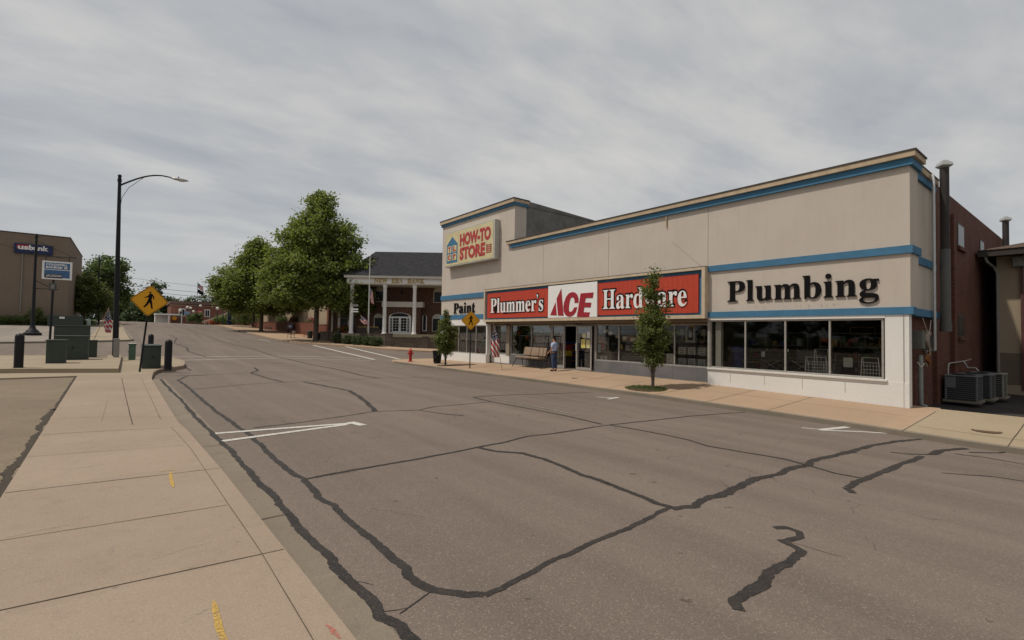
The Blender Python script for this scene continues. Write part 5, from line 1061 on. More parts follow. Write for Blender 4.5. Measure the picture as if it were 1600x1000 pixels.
# ================================================================== THINGS BEHIND THE GLASS
def frame_thing(name, label, cat, x, y0, y1, z0, z1, fm, im, rail=.05, group=None, art=None):
    t_ = thing(name, label, cat, (x, (y0+y1)/2, z0), 0, group)
    m_ = MB(); m_.box(x, x+.03, y0, y1, z0, z0+rail); m_.box(x, x+.03, y0, y1, z1-rail, z1); m_.box(x, x+.03, y0, y0+rail, z0+rail, z1-rail); m_.box(x, x+.03, y1-rail, y1, z0+rail, z1-rail); m_.build('frame', fm, t_)
    m_ = MB(); m_.box(x+.012, x+.02, y0+rail-.004, y1-rail+.004, z0+rail-.004, z1-rail+.004); m_.build('print', im, t_)
    if art:
        for (a, b, c, d, mm) in art:
            m_ = MB(); m_.box(x+.006, x+.012, y0+(y1-y0)*(1-c), y0+(y1-y0)*(1-a), z0+(z1-z0)*b, z0+(z1-z0)*d); m_.build('printed_block', mm, t_)
    return t_
frame_thing('poster', 'red and grey framed poster on an easel in the window right of the door', 'poster', 18.62, 15.87, 16.53, .80, 1.50, GREYP, plain('poster_grey', (.20, .17, .16), .7), art=[(.15, .78, .5, .9, REDP), (.2, .2, .55, .6, REDP), (.5, .5, .85, .7, plain('poster_pale', (.40, .38, .36), .7))])
sheet_thing('leaflet', 'pale blue leaflet low in the window beside the door', 'leaflet', 18.58, 16.36, 16.56, .69, 1.14, plain('pale_blue_paper', (.24, .40, .42), .8))
c = thing('display_box', 'grey display box with a white numbered card below the poster', 'box', (18.8, 16.2, .30)); m_ = MB(); m_.box(18.80, 19.1, 15.85, 16.5, .30, .82); m_.build('body', plain('box_beige', (.30, .28, .23), .8), c, bevel=.01)
m_ = MB(); m_.box(18.66, 18.69, 16.0, 16.45, .33, .56); cd = m_.build('card', PAPER, c); sans("3", 'figure', LTRBLACK, cd, (18.655, 16.28, .37), FU, FV, .10, .16, .004, bold=.03)
sheet_thing('price_note', 'small yellow price note in the window left of the nearer narrow tree', 'note', 18.58, 15.0, 15.15, .97, 1.18, YELP)
c = thing('plank_stack', 'stack of pale flat boards lying in the shop window', 'boards', (18.9, 14.7, .30))
for k in range(6): m_ = MB(); m_.box(18.72, 19.1, 13.7+.05*(k % 3), 15.15-.03*(k % 2), .302+k*.075, .302+k*.075+.05); m_.build('board', GREYP, c)
frame_thing('picture', 'black and white framed picture high in the window by the Plumbing bay', 'picture', 18.9, 11.40, 11.85, 1.35, 2.09, plain('picture_mat', (.42, .40, .36), .7), LTRBLACK, rail=.09, art=[(.33, .30, .66, .62, PAPER), (.38, .62, .6, .74, GREYP)])
for (y, lab) in ((12.02, 'pale table lamp left of the black and white picture'), (11.0, 'pale wall lamp right of the black and white picture')):
    c = thing('lamp', lab, 'lamp', (18.95, y, 1.4), 0, 'lamps shown in the shop window'); m_ = MB(); m_.lathe((18.95, y, 1.40), [(.13, 0), (.13, .02), (.03, .05), (.03, .28), (.001, .3)], 12); m_.build('base', plain('lamp_base', (.30, .27, .20), .6), c)
    m_ = MB(); m_.lathe((18.95, y, 1.66), [(.15, 0), (.11, .26), (.001, .27)], 14); m_.build('lamp_shade', plain('lamp_shade_cream', (.42, .39, .31), .8), c)
sh = thing('shelf_rack', 'black shelf rack carrying two rows of white bins in the window', 'shelving', (18.95, 11.6, .3))
for z in (.30, .78, 1.32): m_ = MB(); m_.box(18.8, 19.2, 10.55, 12.45, z, z+.03); m_.build('shelf', BLACK, sh)
for y in (10.55, 12.42): m_ = MB(); m_.box(18.8, 18.83, y, y+.03, .3, 1.35); m_.build('upright', BLACK, sh)
bl_ = ['bottom', 'top']; cl_ = ['far left', 'left middle', 'right middle', 'far right']
for r in range(2):
    for k in range(4):
        y = 12.14-k*.46; z = (.345, .825)[r]
        c = thing('storage_bin', 'white slotted storage bin, %s place on the %s shelf of the black rack' % (cl_[k], bl_[r]), 'bin', (18.95, y-.16, z), 0, 'white bins on the black rack')
        m_ = MB(); m_.box(18.82, 19.12, y-.34, y, z, z+.32); m_.build('body', BINW, c, bevel=.015)
        for s_ in range(3): m_ = MB(); m_.box(18.814, 18.822, y-.27, y-.07, z+.07+.08*s_, z+.095+.08*s_); m_.build('slot', DARKTRIM, c)
sheet_thing('white_board', 'white leaning board low in the window right of the nearer narrow tree', 'board', 18.7, 12.28, 12.66, .34, .84, PAPER, .02)
# string of paper pennants
c = thing('pennant_string', 'sagging string of paper pennants across the window right of the door', 'bunting', (18.6, 14.5, 1.5))
m_ = MB(); pts = [(18.6, 16.55, 2.05), (18.6, 15.9, 1.82), (18.6, 15.2, 1.60), (18.6, 14.4, 1.50), (18.6, 13.5, 1.50), (18.6, 12.5, 1.72), (18.6, 12.1, 2.0)]; m_.tube(pts, .008, 5); m_.build('string', OFFW, c)
for (y, z) in ((16.05, 1.80), (15.75, 1.70), (15.3, 1.56), (14.9, 1.48), (14.4, 1.43), (13.9, 1.42), (13.3, 1.46), (12.7, 1.60)): m_ = MB(); m_.obox((18.59, y, z), .006, .27, .15, 0, radians(-12)); m_.build('pennant', plain('cream_paper', (.55, .50, .33), .8), c)
# plumbing window goods
c = thing('plastic_sheet', 'bright blue plastic tub standing at the left end of the Plumbing window', 'tub', (19.2, 10.0, .36)); m_ = MB(); m_.lathe((19.25, 9.72, .36), [(.20, 0), (.27, .8), (.29, .82), (.29, .88), (.001, .8)], 16); m_.build('tub', BLUEP, c)
def camp_chair(label, x, y, w, mat):
    c = thing('camp_chair', label, 'chair', (x, y, .36), 0, 'folding canvas chairs in the Plumbing window')
    m_ = MB(); m_.obox((x+.20, y, .97), .03, w, .42, 0, 0, radians(10)); m_.build('backrest', mat, c, bevel=.012); m_ = MB(); m_.obox((x, y, .74), .42, w, .03); m_.build('seat', mat, c, bevel=.01)
    for a, b in ((-1, 1), (1, -1)):
        m_ = MB(); m_.tube([(x-.22, y+a*w/2, .37), (x-.20, y+b*w/2, .78)], .013, 6); m_.build('leg', ALU, c); m_ = MB(); m_.tube([(x+.22, y+a*w/2, .37), (x+.22, y+b*w/2, 1.2)], .013, 6); m_.build('leg', ALU, c)
    for s_ in (-1, 1): m_ = MB(); m_.box(x-.24, x+.2, y+s_*w/2-.03, y+s_*w/2+.03, .93, .955); m_.build('armrest', BLACK, c)
camp_chair('dark folding canvas chair, left one in the Plumbing window', 19.3, 8.4, .72, plain('black_canvas', (.035, .034, .038), .9)); camp_chair('grey folding canvas chair, right one in the Plumbing window', 19.3, 7.28, .72, GREYF)
def wire_rack(label, x, y0, y1, z0, z1, nb=6, nh=5, group='white wire racks in the shop windows'):
    c = thing('wire_rack', label, 'rack', (x, (y0+y1)/2, z0), 0, group)
    m_ = MB(); m_.tube([(x, y0, z0), (x, y0+.03, z1), (x, y1-.03, z1), (x, y1, z0)], .011, 6); m_.build('frame', WHITE, c)
    m_ = MB()
    for k in range(1, nb): y = y0+(y1-y0)*k/nb; m_.tube([(x, y, z0), (x, y, z0+(z1-z0)*.72)], .005, 4)
    for k in range(nh): z = z0+.03+(z1-z0)*.70*k/(nh-1); m_.tube([(x, y0, z), (x, y1, z)], .005, 4)
    m_.build('wires', WHITE, c); m_ = MB(); m_.tube([(x+.02, y0+.05, z1-.02), (x+.35, y0+.02, z0)], .010, 5); m_.tube([(x+.02, y1-.05, z1-.02), (x+.35, y1-.02, z0)], .010, 5); m_.build('leg', WHITE, c)
wire_rack('wide white wire rack with a hoop, third Plumbing pane', 18.62, 6.33, 7.02, .37, .96); wire_rack('taller white wire hoop frame beside the wide one, third Plumbing pane', 18.78, 6.33, 6.80, .37, 1.24, 4, 4); wire_rack('white wire rack at the right end of the Plumbing window', 18.55, 4.85, 5.35, .39, 1.02)
wire_rack('white wire rack at the left end of the Paint window', 18.6, 28.82, 29.5, .26, 1.16, 4, 5)
c = thing('wall_shelf', 'wooden bracket shelf hanging in the last Plumbing pane', 'shelf', (19.6, 5.6, 1.78))
for b in ((19.6, 19.95, 5.23, 5.97, 1.78, 1.81), (19.6, 19.95, 5.23, 5.97, 2.0, 2.03), (19.6, 19.63, 5.23, 5.26, 1.81, 2.0), (19.6, 19.63, 5.94, 5.97, 1.81, 2.0)): m_ = MB(); m_.box(*b); m_.build('board', plain('shelf_wood', (.16, .12, .075), .8), c)
c = thing('low_table', 'low tan table behind the first mullion of the Plumbing window', 'table', (19.4, 9.1, .36)); m_ = MB(); m_.box(19.2, 19.7, 8.72, 9.75, .62, .67); m_.build('tabletop', CUSH, c)
for (x, y) in ((19.25, 8.8), (19.25, 9.68), (19.65, 8.8), (19.65, 9.68)): m_ = MB(); m_.box(x-.02, x+.02, y-.02, y+.02, .36, .62); m_.build('leg', CUSH, c)
c = thing('patio_table', 'dark table with upright chair back behind the last Plumbing pane', 'table', (19.6, 6.0, .36)); m_ = MB(); m_.box(19.4, 19.9, 5.6, 6.4, 1.06, 1.10); m_.build('tabletop', DARKTRIM, c)
for y in (5.65, 6.35): m_ = MB(); m_.box(19.42, 19.46, y-.02, y+.02, .36, 1.06); m_.build('leg', BROWNH, c)
sheet_thing('instruction_sheet', 'white printed sheet hanging in the last Plumbing pane', 'notice', 19.0, 5.71, 5.98, .66, .98, PAPER); sheet_thing('price_tag', 'small white tag on the dark chair in the second Plumbing pane', 'tag', 18.98, 8.55, 8.68, .88, 1.08, PAPER); sheet_thing('price_tag', 'tiny cream tag at the top of the grey chair back', 'tag', 19.1, 7.75, 7.86, 1.10, 1.20, PAPER)
# paint window
def lounge(label, x, y, mat):
    c = thing('garden_chair', label, 'chair', (x, y, .26), 0, 'plastic garden chairs in the Paint window')
    m_ = MB(); m_.obox((x+.28, y, .85), .03, .5, .62, 0, 0, radians(18)); m_.build('backrest', mat, c, bevel=.02); m_ = MB(); m_.obox((x, y, .56), .48, .5, .035, 0, 0, radians(8)); m_.build('seat', mat, c, bevel=.01)
    for (a, b) in ((-.2, -.22), (-.2, .22), (.25, -.22), (.25, .22)): m_ = MB(); m_.box(x+a-.02, x+a+.02, y+b-.03, y+b+.03, .26, .56); m_.build('leg', mat, c)
    for s_ in (-1, 1): m_ = MB(); m_.box(x-.25, x+.22, y+s_*.28-.04, y+s_*.28+.04, .74, .77); m_.build('armrest', mat, c)
lounge('teal plastic garden chair in the Paint window', 18.9, 27.55, TEAL); lounge('red plastic garden chair in the Paint window', 18.85, 26.5, REDP)
# narrow bay: blue tubs
for k, (y, z, lab) in enumerate(((24.95, .30, 'tall blue plastic bin in the narrow bay behind the limp flag, left'), (24.35, .30, 'tall blue plastic bin in the narrow bay behind the limp flag, right'))):
    c = thing('plastic_bin', lab, 'bin', (19.0, y, z), 0, 'blue bins behind the flag'); m_ = MB(); m_.box(18.75, 19.2, y-.25, y+.25, z, z+.92); m_.build('body', BLUEP, c, bevel=.03); m_ = MB(); m_.box(18.73, 19.22, y-.27, y+.27, z+.92, z+.98); m_.build('lid', BLUEP, c, bevel=.01)
for k, (y, z, lab) in enumerate(((22.96, 1.56, 'orange paper lantern nearest the narrow bay'), (22.2, 1.30, 'orange paper lantern in the middle above the swing seat'), (21.45, 1.28, 'orange paper lantern nearest the door above the swing seat'))):
    c = thing('paper_lantern', lab, 'lantern', (18.7, y, z), 0, 'orange paper lanterns over the swing seat'); m_ = MB(); m_.ball((18.7, y, z+.11), .13, 10, (1, 1, .9)); m_.build('shade', ORANGE, c); m_ = MB(); m_.tube([(18.7, y, z+.2), (18.7, y, z+.42)], .006, 4); m_.build('cord', BLACK, c)
sheet_thing('white_board', 'wide white board leaning in the window behind the swing seat', 'board', 19.0, 20.85, 22.37, .60, 1.28, plain('board_white', (.40, .39, .36), .8), .02)
c = thing('plant_pot', 'green basket low in the window at the left of the swing seat', 'basket', (18.85, 23.05, .3)); m_ = MB(); m_.lathe((18.85, 23.05, .30), [(.18, 0), (.28, .2), (.29, .30), (.25, .30), (.001, .2)], 14); m_.build('basket', plain('basket_green', (.04, .13, .06), .8), c)
c = thing('flyer', 'tall mauve flyer taped inside the glass left of the doorway', 'flyer', (18.6, 19.18, 1.07)); m_ = MB(); m_.box(18.58, 18.586, 19.06, 19.31, 1.07, 1.70); m_.build('sheet', plain('mauve_paper', (.38, .26, .36), .8), c)
c = thing('shelf_unit', 'yellow and red goods shelf just inside the doorway', 'shelving', (19.0, 19.4, -.2))
for b, mm in (((18.9, 19.4, 19.15, 19.85, .42, .72), plain('goods_yellow', (.40, .30, .03), .7)), ((18.9, 19.4, 19.15, 19.85, .76, 1.04), plain('goods_red', (.22, .02, .02), .7)), ((18.9, 19.4, 19.15, 19.85, -.2, .38), DARKTRIM)): m_ = MB(); m_.box(*b); m_.build('goods', mm, c)
sheet_thing('carton', 'white carton on the floor just inside the doorway', 'carton', 18.78, 19.45, 19.84, .12, .48, PAPER, .1)
c = thing('display_stand', 'blue and orange striped goods stand deep inside the doorway', 'stand', (20.6, 20.1, -.2))
for k in range(9): m_ = MB(); m_.box(20.4, 20.9, 19.5, 20.9, -.1+k*.15, -.03+k*.15); m_.build('goods_row', (BLUEP, plain('goods_orange', (.35, .12, .02), .7), BLUEP, REDP)[k % 4], c)

# ================================================================== ALLEY AT RIGHT
ACM = plain('condenser_grey', (.14, .145, .15), .6); ACD = plain('condenser_fin', (.035, .035, .038), .7)
def condenser(label, x0, y0, w=.80, d=.80, h=.88, z0=-.43, mat=ACM):
    c = thing('air_conditioner', label, 'air conditioner', (x0+w/2, y0+d/2, z0), 0, 'air conditioners beside the brick wall')
    m_ = MB(); m_.box(x0-.05, x0+w+.05, y0-.06, y0+d+.05, z0-.02, z0+.05); m_.build('base_pad', 'curb_concrete', c)
    m_ = MB(); m_.box(x0+.03, x0+w-.03, y0+.03, y0+d-.03, z0+.06, z0+h-.05); m_.build('coil', ACD, c)
    for (a, b) in ((0, 0), (w-.05, 0), (0, d-.05), (w-.05, d-.05)): m_ = MB(); m_.box(x0+a, x0+a+.05, y0+b, y0+b+.05, z0+.05, z0+h-.04); m_.build('corner_post', mat, c)
    m_ = MB()
    for k in range(11): z = z0+.11+k*.068; m_.box(x0+.012, x0+.022, y0+.05, y0+d-.05, z, z+.012); m_.box(x0+.05, x0+w-.05, y0+.012, y0+.022, z, z+.012)
    m_.build('guard_wires', mat, c)
    m_ = MB(); m_.box(x0-.02, x0+w+.02, y0-.02, y0+d+.02, z0+h-.04, z0+h); m_.build('top_panel', mat, c, bevel=.01)
    m_ = MB(); m_.lathe((x0+w/2, y0+d/2, z0+h), [(.30, 0), (.30, .03), (.27, .035), (.27, .01), (.05, .01), (.05, .05), (.001, .05)], 20); m_.build('fan_grille', ACD, c)
    m_ = MB(); m_.box(x0-.015, x0+.03, y0+d-.28, y0+d-.01, z0+h-.42, z0+h-.06); m_.build('control_box', mat, c); return c
condenser('nearest grey air conditioner standing by the brick wall', 21.85, 3.07, .85, .82); condenser('middle grey air conditioner in the row by the brick wall', 23.3, 2.93, .85, .86); condenser('farthest air conditioner in the row, with a pale side', 24.65, 2.78, .8, .9, mat=plain('condenser_pale', (.26, .25, .21), .6))
c = thing('pipework', 'bent grey pipe running over the air conditioners', 'pipe', (22.5, 3.9, .4)); m_ = MB(); m_.tube([(22.2, 3.86, .45), (22.2, 3.86, .72), (22.35, 3.86, .82), (24.8, 3.80, .86), (25.6, 3.78, .90)], .022, 7); m_.build('pipe', GALV, c); m_ = MB(); m_.tube([(24.4, 3.80, .84), (24.4, 3.7, .62), (25.2, 3.6, .60), (25.2, 3.5, .44)], .022, 7); m_.build('branch', GALV, c)
c = thing('banner', 'crumpled grey and orange banner hanging from ropes on the brick wall', 'banner', (19.5, 3.9, 1.1))
mk_flagm = plain('banner_cloth', (.26, .22, .18), .9, var=.35, scale=9)
cloth('cloth', mk_flagm, c, lambda u, v: (19.42+.30*u*(1-.55*(1-v))+.05*sin(v*7), 3.86-.05*sin(u*8+v*6), 1.15+.75*v-.04*u), 8, 14)
cloth('lower_cloth', plain('banner_orange', (.24, .10, .035), .9, var=.4, scale=12), c, lambda u, v: (19.36+.24*u+.06*sin(v*5+2), 3.84-.05*sin(u*6+v*8), .82+.42*v), 8, 8)
m_ = MB(); m_.tube([(19.42, 3.86, 1.9), (19.0, 3.88, 2.28)], .008, 4); m_.tube([(19.72, 3.86, 1.86), (20.0, 3.88, 2.25)], .008, 4); m_.build('rope', OFFW, c)
nb = thing('neighbouring_building', 'beige stucco building with brown base and low shingled roof beyond the alley', 'building', (29, 0, -.42))
m_ = MB(); m_.box(29.0, 42, -14, 3.45, 1.13, 5.2); m_.build('wall', 'beige_stucco', nb); m_ = MB(); m_.box(28.96, 42, -14, 3.49, -.20, 1.13); m_.build('base_wall', 'brown_stucco', nb); m_ = MB(); m_.box(28.93, 42, -14, 3.52, -.6, -.20); m_.build('plinth', 'pad_concrete', nb)
m_ = MB(); m_.box(28.2, 42, -14, 3.85, 5.20, 5.24); m_.build('soffit', DARKTRIM, nb); m_ = MB(); m_.box(28.14, 28.2, -14, 3.91, 5.16, 5.42); m_.box(28.2, 42, 3.85, 3.91, 5.16, 5.42); m_.build('fascia', plain('brown_fascia', (.045, .035, .03), .6), nb)
m_ = MB(); v = [(28.1, -14, 5.42), (28.1, 3.95, 5.42), (42, 3.95, 5.42), (42, -14, 5.42), (33.5, -14, 6.9), (33.5, -1.4, 6.9), (42, -1.4, 6.9)]; m_.add(v, [(0, 1, 5, 4), (1, 2, 6, 5), (0, 4, 3), (3, 4, 5, 6), (0, 3, 2, 1)]); m_.build('roof', 'brown_shingles', nb)
m_ = MB(); m_.box(28.90, 28.99, 2.66, 2.74, -.4, 5.2); m_.box(28.90, 28.99, 1.5, 1.58, -.4, 2.6); m_.build('door_frame', plain('maroon_trim', (.10, .04, .035), .6), nb)
m_ = MB(); m_.tube([(28.25, 3.7, 5.15), (28.3, 3.65, 4.95), (28.9, 3.5, 4.75), (28.92, 3.42, 4.5), (28.92, 3.42, -.2)], .05, 8); m_.build('downpipe', GREYP, nb)
m_ = MB(); m_.box(28.72, 29.0, 2.62, 2.95, 4.72, 5.12); m_.build('wall_light', GREYP, nb, bevel=.02)

# ================================================================== THE COLUMNED BANK
def Wb(x, y): return None
bank = thing('bank_building', 'two-storey brick bank with white columns, arched door and dark shingle roof', 'building', (25.55, 54.97, 0), radians(-38.27))
BM = WMX[bank.name]
class LB(MB):                                             # builder working in the bank's own axes
    def build(s, name, mat, parent=None, bevel=0, fixn=True):
        s.v = [tuple(BM @ Vector(p)) for p in s.v]; return MB.build(s, name, mat, parent or bank, bevel, fixn)
z0 = 1.36
m_ = LB(); m_.box(-5.0, 11.5, 0, 12, -.5, 7.1); m_.build('wall', 'bank_brick')
m_ = LB(); m_.box(-8.6, -5.0, .8, 12, -.5, 7.1); m_.build('wall', 'bank_brick')
m_ = LB(); m_.box(-1.35, 3.05, -1.1, 0, -.5, 4.55); m_.build('entrance_bay', 'bank_brick')
m_ = LB(); m_.box(-1.5, 3.35, -1.35, .02, 4.55, 5.2); m_.build('balcony', SOFFIT, bevel=.04)
m_ = LB(); m_.box(-5.0, 11.8, -3.4, 0, 7.02, 7.12); m_.build('soffit', SOFFIT)
m_ = LB(); m_.box(-5.0, 11.8, -3.45, -3.1, 7.12, 7.72); m_.box(-5.0, -4.7, -3.1, 1, 7.12, 7.72); m_.box(-12, -5.5, .5, .8, 7.12, 7.72); m_.build('frieze', WHITE)
m_ = LB(); m_.box(-5.25, 12, -3.75, -3.0, 7.72, 8.02); m_.box(-12, -5.75, .3, .8, 7.72, 8.02); m_.build('cornice', plain('cornice_cream', (.55, .53, .47), .6), bevel=.03)
m_ = LB(); v = [(-5.6, -3.8, 8.02), (12.6, -3.8, 8.02), (12.6, 12.5, 8.02), (-5.6, 12.5, 8.02), (-3.45, 2.5, 11.75), (10.3, 2.5, 11.75), (-3.45, 6, 11.75), (10.3, 6, 11.75)]
m_.add(v, [(0, 1, 5, 4), (1, 2, 7, 5), (2, 3, 6, 7), (3, 0, 4, 6), (4, 5, 7, 6), (0, 3, 2, 1)]); m_.build('roof', 'dark_shingles')
m_ = LB(); v = [(-12.4, .1, 8.02), (-4.5, .1, 8.02), (-4.5, 12, 8.02), (-13, 12, 8.02), (-9.6, 4.5, 10.7), (-4.2, 4.5, 10.7)]; m_.add(v, [(0, 1, 5, 4), (1, 2, 5), (2, 3, 4, 5), (3, 0, 4), (0, 3, 2, 1)]); m_.build('roof', 'dark_shingles')
m_ = LB(); m_.box(-5.4, 12, -3.7, 0, .5, z0); m_.build('porch_floor', 'pad_concrete')
for x in (-4.5, -.69, 2.73, 6.4, 10.0):
    m_ = LB(); m_.lathe((x, -3.05, z0), [(.30, 0), (.30, .12), (.24, .16), (.225, .3), (.20, 5.25), (.23, 5.3), (.27, 5.42), (.29, 5.62), (.29, 5.66)], 18); m_.build('column', WHITE)
def arch_poly(w, h, n=10, flat=1.0):
    return [(-w/2, 0), (w/2, 0)] + [(w/2*cos(pi*k/n), h+w/2*flat*sin(pi*k/n)) for k in range(0, n+1)]
for (xa, xb, za, zb, arch) in ((-2.65, -1.71, 5.3, 6.5, 1), (4.5, 5.6, 5.3, 6.5, 1), (-2.65, -1.71, 1.8, 3.28, 1), (4.4, 5.5, 1.8, 3.28, 1), (8.2, 9.2, 1.8, 3.28, 1), (8.2, 9.2, 5.3, 6.5, 1)):
    w = xb-xa+.2; xm = (xa+xb)/2
    m_ = LB(); m_.prism(arch_poly(w, zb-za+.1, flat=.85), (xm, -.06, za-.08), (1, 0, 0), (0, 0, 1), (0, .05, 0)); fr = m_.build('window', plain('window_surround', (.46, .43, .37), .7))
    m_ = LB(); m_.box(xa, xb, -.075, -.062, za, zb); m_.build('pane', 'dark_glass', fr)
m_ = LB(); m_.prism(arch_poly(.55, 1.7), (3.4, -.06, 1.75), (1, 0, 0), (0, 0, 1), (0, .05, 0)); fr = m_.build('window', WHITE); m_ = LB(); m_.prism(arch_poly(.33, 1.7), (3.4, -.08, 1.85), (1, 0, 0), (0, 0, 1), (0, .012, 0)); m_.build('pane', 'dark_glass', fr)
# arched doorway
m_ = LB(); m_.prism(arch_poly(2.65, 1.98, 14, .42), (.66, -1.20, z0), (1, 0, 0), (0, 0, 1), (0, .09, 0)); dr = m_.build('door', WHITE)
m_ = LB(); m_.prism([(1.1*cos(pi*k/12), .42*sin(pi*k/12)) for k in range(13)], (.66, -1.215, z0+2.08), (1, 0, 0), (0, 0, 1), (0, .014, 0)); m_.build('fanlight', 'dark_glass', dr)
for (a, b) in ((-.47, -.27), (.0-.13, .52), (.80, 1.45), (1.58, 1.78)):
    m_ = LB(); m_.box(a, b, -1.225, -1.203, z0+.35 if b-a > .3 else z0+.25, z0+1.9); m_.build('pane', 'dark_glass', dr)
    m_ = LB()
    for k in range(1, 5): m_.box(a, b, -1.232, -1.226, z0+.3+k*.32, z0+.325+k*.32)
    m_.box((a+b)/2-.012, (a+b)/2+.012, -1.234, -1.227, z0+.3, z0+1.9); m_.build('glazing_bars', WHITE, dr)
m_ = LB(); m_.tube([(.62, -1.27, z0+.9), (.62, -1.27, z0+1.2)], .02, 6); m_.tube([(.72, -1.27, z0+.9), (.72, -1.27, z0+1.2)], .02, 6); m_.build('handle', GALV, dr)
m_ = LB(); m_.tube([(.95, -1.8, 7.0), (.95, -1.8, 6.5)], .015, 5); m_.lathe((.95, -1.8, 6.05), [(.06, 0), (.14, .1), (.16, .35), (.05, .45), (.001, .46)], 8); m_.build('lantern', BLACK)
m_ = LB(); m_.box(-7.0, -6.15, .72, .80, 1.5, 4.4); fr = m_.build('window', 'dark_glass')
m_ = LB(); m_.box(-7.32, -7.05, .5, .8, z0, 7.0); m_.box(-6.1, -5.85, .5, .8, z0, 7.0); m_.box(-8.1, -7.95, .5, .8, z0, 7); m_.build('jamb', SOFFIT)
m_ = LB()
for k in range(4): m_.box(-7.0, -6.15, .70, .72, 1.9+k*.6, 1.93+k*.6)
m_.box(-6.6, -6.57, .695, .72, 1.5, 4.4); m_.build('glazing_bars', plain('bar_grey', (.18, .19, .20), .6), fr)
Rb = Vector((cos(radians(-38.27)), sin(radians(-38.27)), 0))
def words(x, s_, w):
    o_ = BM @ Vector((x, -3.452, 7.20)); serif(s_, 'lettering', GOLD, bank, tuple(o_), tuple(Rb), (0, 0, 1), w, .50, .05, off=.012)
words(-1.85, "NEW", 1.52); words(.12, "ERA", 1.30); words(1.95, "BANK", 1.95)
# beige annexe with brick garden wall and white column
an = thing('annexe', 'long low beige building with brick piers behind the kerbside trees', 'building', (22.3, 90, 2))
def bxa(name, mat, *q, parent=None):
    m_ = MB(); m_.box(*q); return m_.build(name, mat, parent or an)
bxa('wall', 'beige_stucco', 22.4, 34, 71, 113, 0, 7.0); bxa('brick_pier', 'garden_brick', 22.25, 22.6, 68.0, 71.0, 0, 7.0)
for y in (76, 82, 88.5, 95, 101, 107): bxa('pilaster', plain('pilaster_cream', (.42, .35, .26), .8), 22.25, 22.4, y, y+.5, 0, 7)
m_ = MB(); m_.box(22.0, 34.3, 68, 113.5, 7.0, 7.4); m_.build('roof', DARKTRIM, an)
bxa('door', plain('dark_door', (.03, .022, .018), .5), 22.34, 22.41, 96.5, 98, 1.5, 4.4)
def wall_line(name, label, cat, pts, zt, mat, th=.35, cap=None, piers=(), capm=None):
    w = thing(name, label, cat, (pts[0][0], pts[0][1], 0))
    for i in range(len(pts)-1):
        a, b = Vector((*pts[i], 0)), Vector((*pts[i+1], 0)); d = (b-a); L_ = d.length; ang = atan2(d.y, d.x); c_ = (a+b)/2; zt_ = zt if isinstance(zt, (int, float)) else zt[i]
        # each straight run is its own mesh so that courses follow its direction
        r = thing_part(name+'_run', c_, ang, L_, th, zt_, mat, w)
        if cap: 
            m_ = MB(); m_.obox((c_.x, c_.y, zt_+.035), L_+.05, th+.08, .07, ang); m_.build('coping', capm or mat, w)
    for (x, y, h) in piers:
        m_ = MB(); m_.obox((x, y, h/2-.3), .6, .6, h+.6, radians(-38)); m_.build('pier', mat, w); m_ = MB(); m_.obox((x, y, h+.04), .7, .7, .08, radians(-38)); m_.build('pier_cap', capm or mat, w)
    return w
def thing_part(nm, c_, ang, L_, th, zt_, mat, w):
    m_ = MB(); x, y, z = L_/2, th/2, zt_
    m_.box(-x, x, -y, y, -.8, z); me_o = m_.build('wall_run', mat, None)
    me_o.parent = w; me_o.location = (c_.x-w.location.x, c_.y-w.location.y, 0); me_o.rotation_euler = (0, 0, ang); return me_o
wall_line('retaining_wall', 'grey-brown stone block wall in front of the columned bank', 'wall', [(19.3, 63.2), (20.0, 58.6), (20.8, 54.6), (22.25, 50.2)], [1.45, 1.33, 1.30], 'stone_block', .5, True, [(22.4, 50.0, 1.36)])
wall_line('retaining_wall', 'lower stretch of stone block wall right of the square pier', 'wall', [(22.5, 49.9), (24.7, 48.3), (26.6, 47.0), (33, 43.5)], .98, 'stone_block', .5, True, [(25.6, 47.7, 1.08)])
wall_line('garden_wall', 'low red brick wall with a dark coping behind the benches', 'wall', [(18.9, 103), (21.1, 86.7), (21.6, 74.5), (22.0, 66.5)], [3.0, 2.85, 2.45], 'garden_brick', .35, True, capm=plain('brick_coping', (.14, .06, .045), .8))
m_ = MB(); m_.prism([(20.4, 63), (20.6, 58.7), (21.3, 54.9), (22.7, 50.5), (24.9, 48.7), (26.8, 47.4), (34, 43.8), (44, 50), (34, 72), (22.3, 68)], (0, 0, .2), (1, 0, 0), (0, 1, 0), (0, 0, .72)); struct(m_.build('bank_lawn', 'lawn'))
c = thing('white_pillar', 'thick pale free-standing pillar beside the tallest tree', 'pillar', (19.9, 69, .7)); m_ = MB(); m_.lathe((20.4, 69.5, .6), [(.42, 0), (.42, .15), (.34, .2), (.33, 5.2), (.40, 5.3)], 18); m_.build('shaft', plain('pillar_white', (.50, .50, .50), .6), c)
# flagpole and small flag before the bank
gpz = 1.0
fp = thing('flagpole', 'tall white flagpole before the bank with its flag at half mast', 'flagpole', (21.4, 53.4, gpz))
m_ = MB(); m_.tube([(21.4, 53.4, gpz), (21.4, 53.4, 10.1)], [.085, .045], 10); m_.ball((21.4, 53.4, 10.2), .10); m_.build('pole', plain('pole_white', (.55, .54, .50), .5), fp)
cloth('flag_cloth', 'flag_cloth', fp, lambda u, v: (21.45+.42*(u*.8)+.08*sin(u*8+v*4), 53.35-.34*u*.8, 5.35+1.25*v-.75*u+.05*sin(u*7)), 14, 12)
limp_flag('small striped flag slanting beside the flagpole above the stone wall', (21.0, 52.2, 1.2), (20.2, 52.8, 3.4), L_=.95, w=.8, seed=4, skew=.7, r=.02)
c = thing('display_cart', 'dark low signboard with faded gold edge behind the stone wall', 'sign', (20.9, 54.6, 1.3))
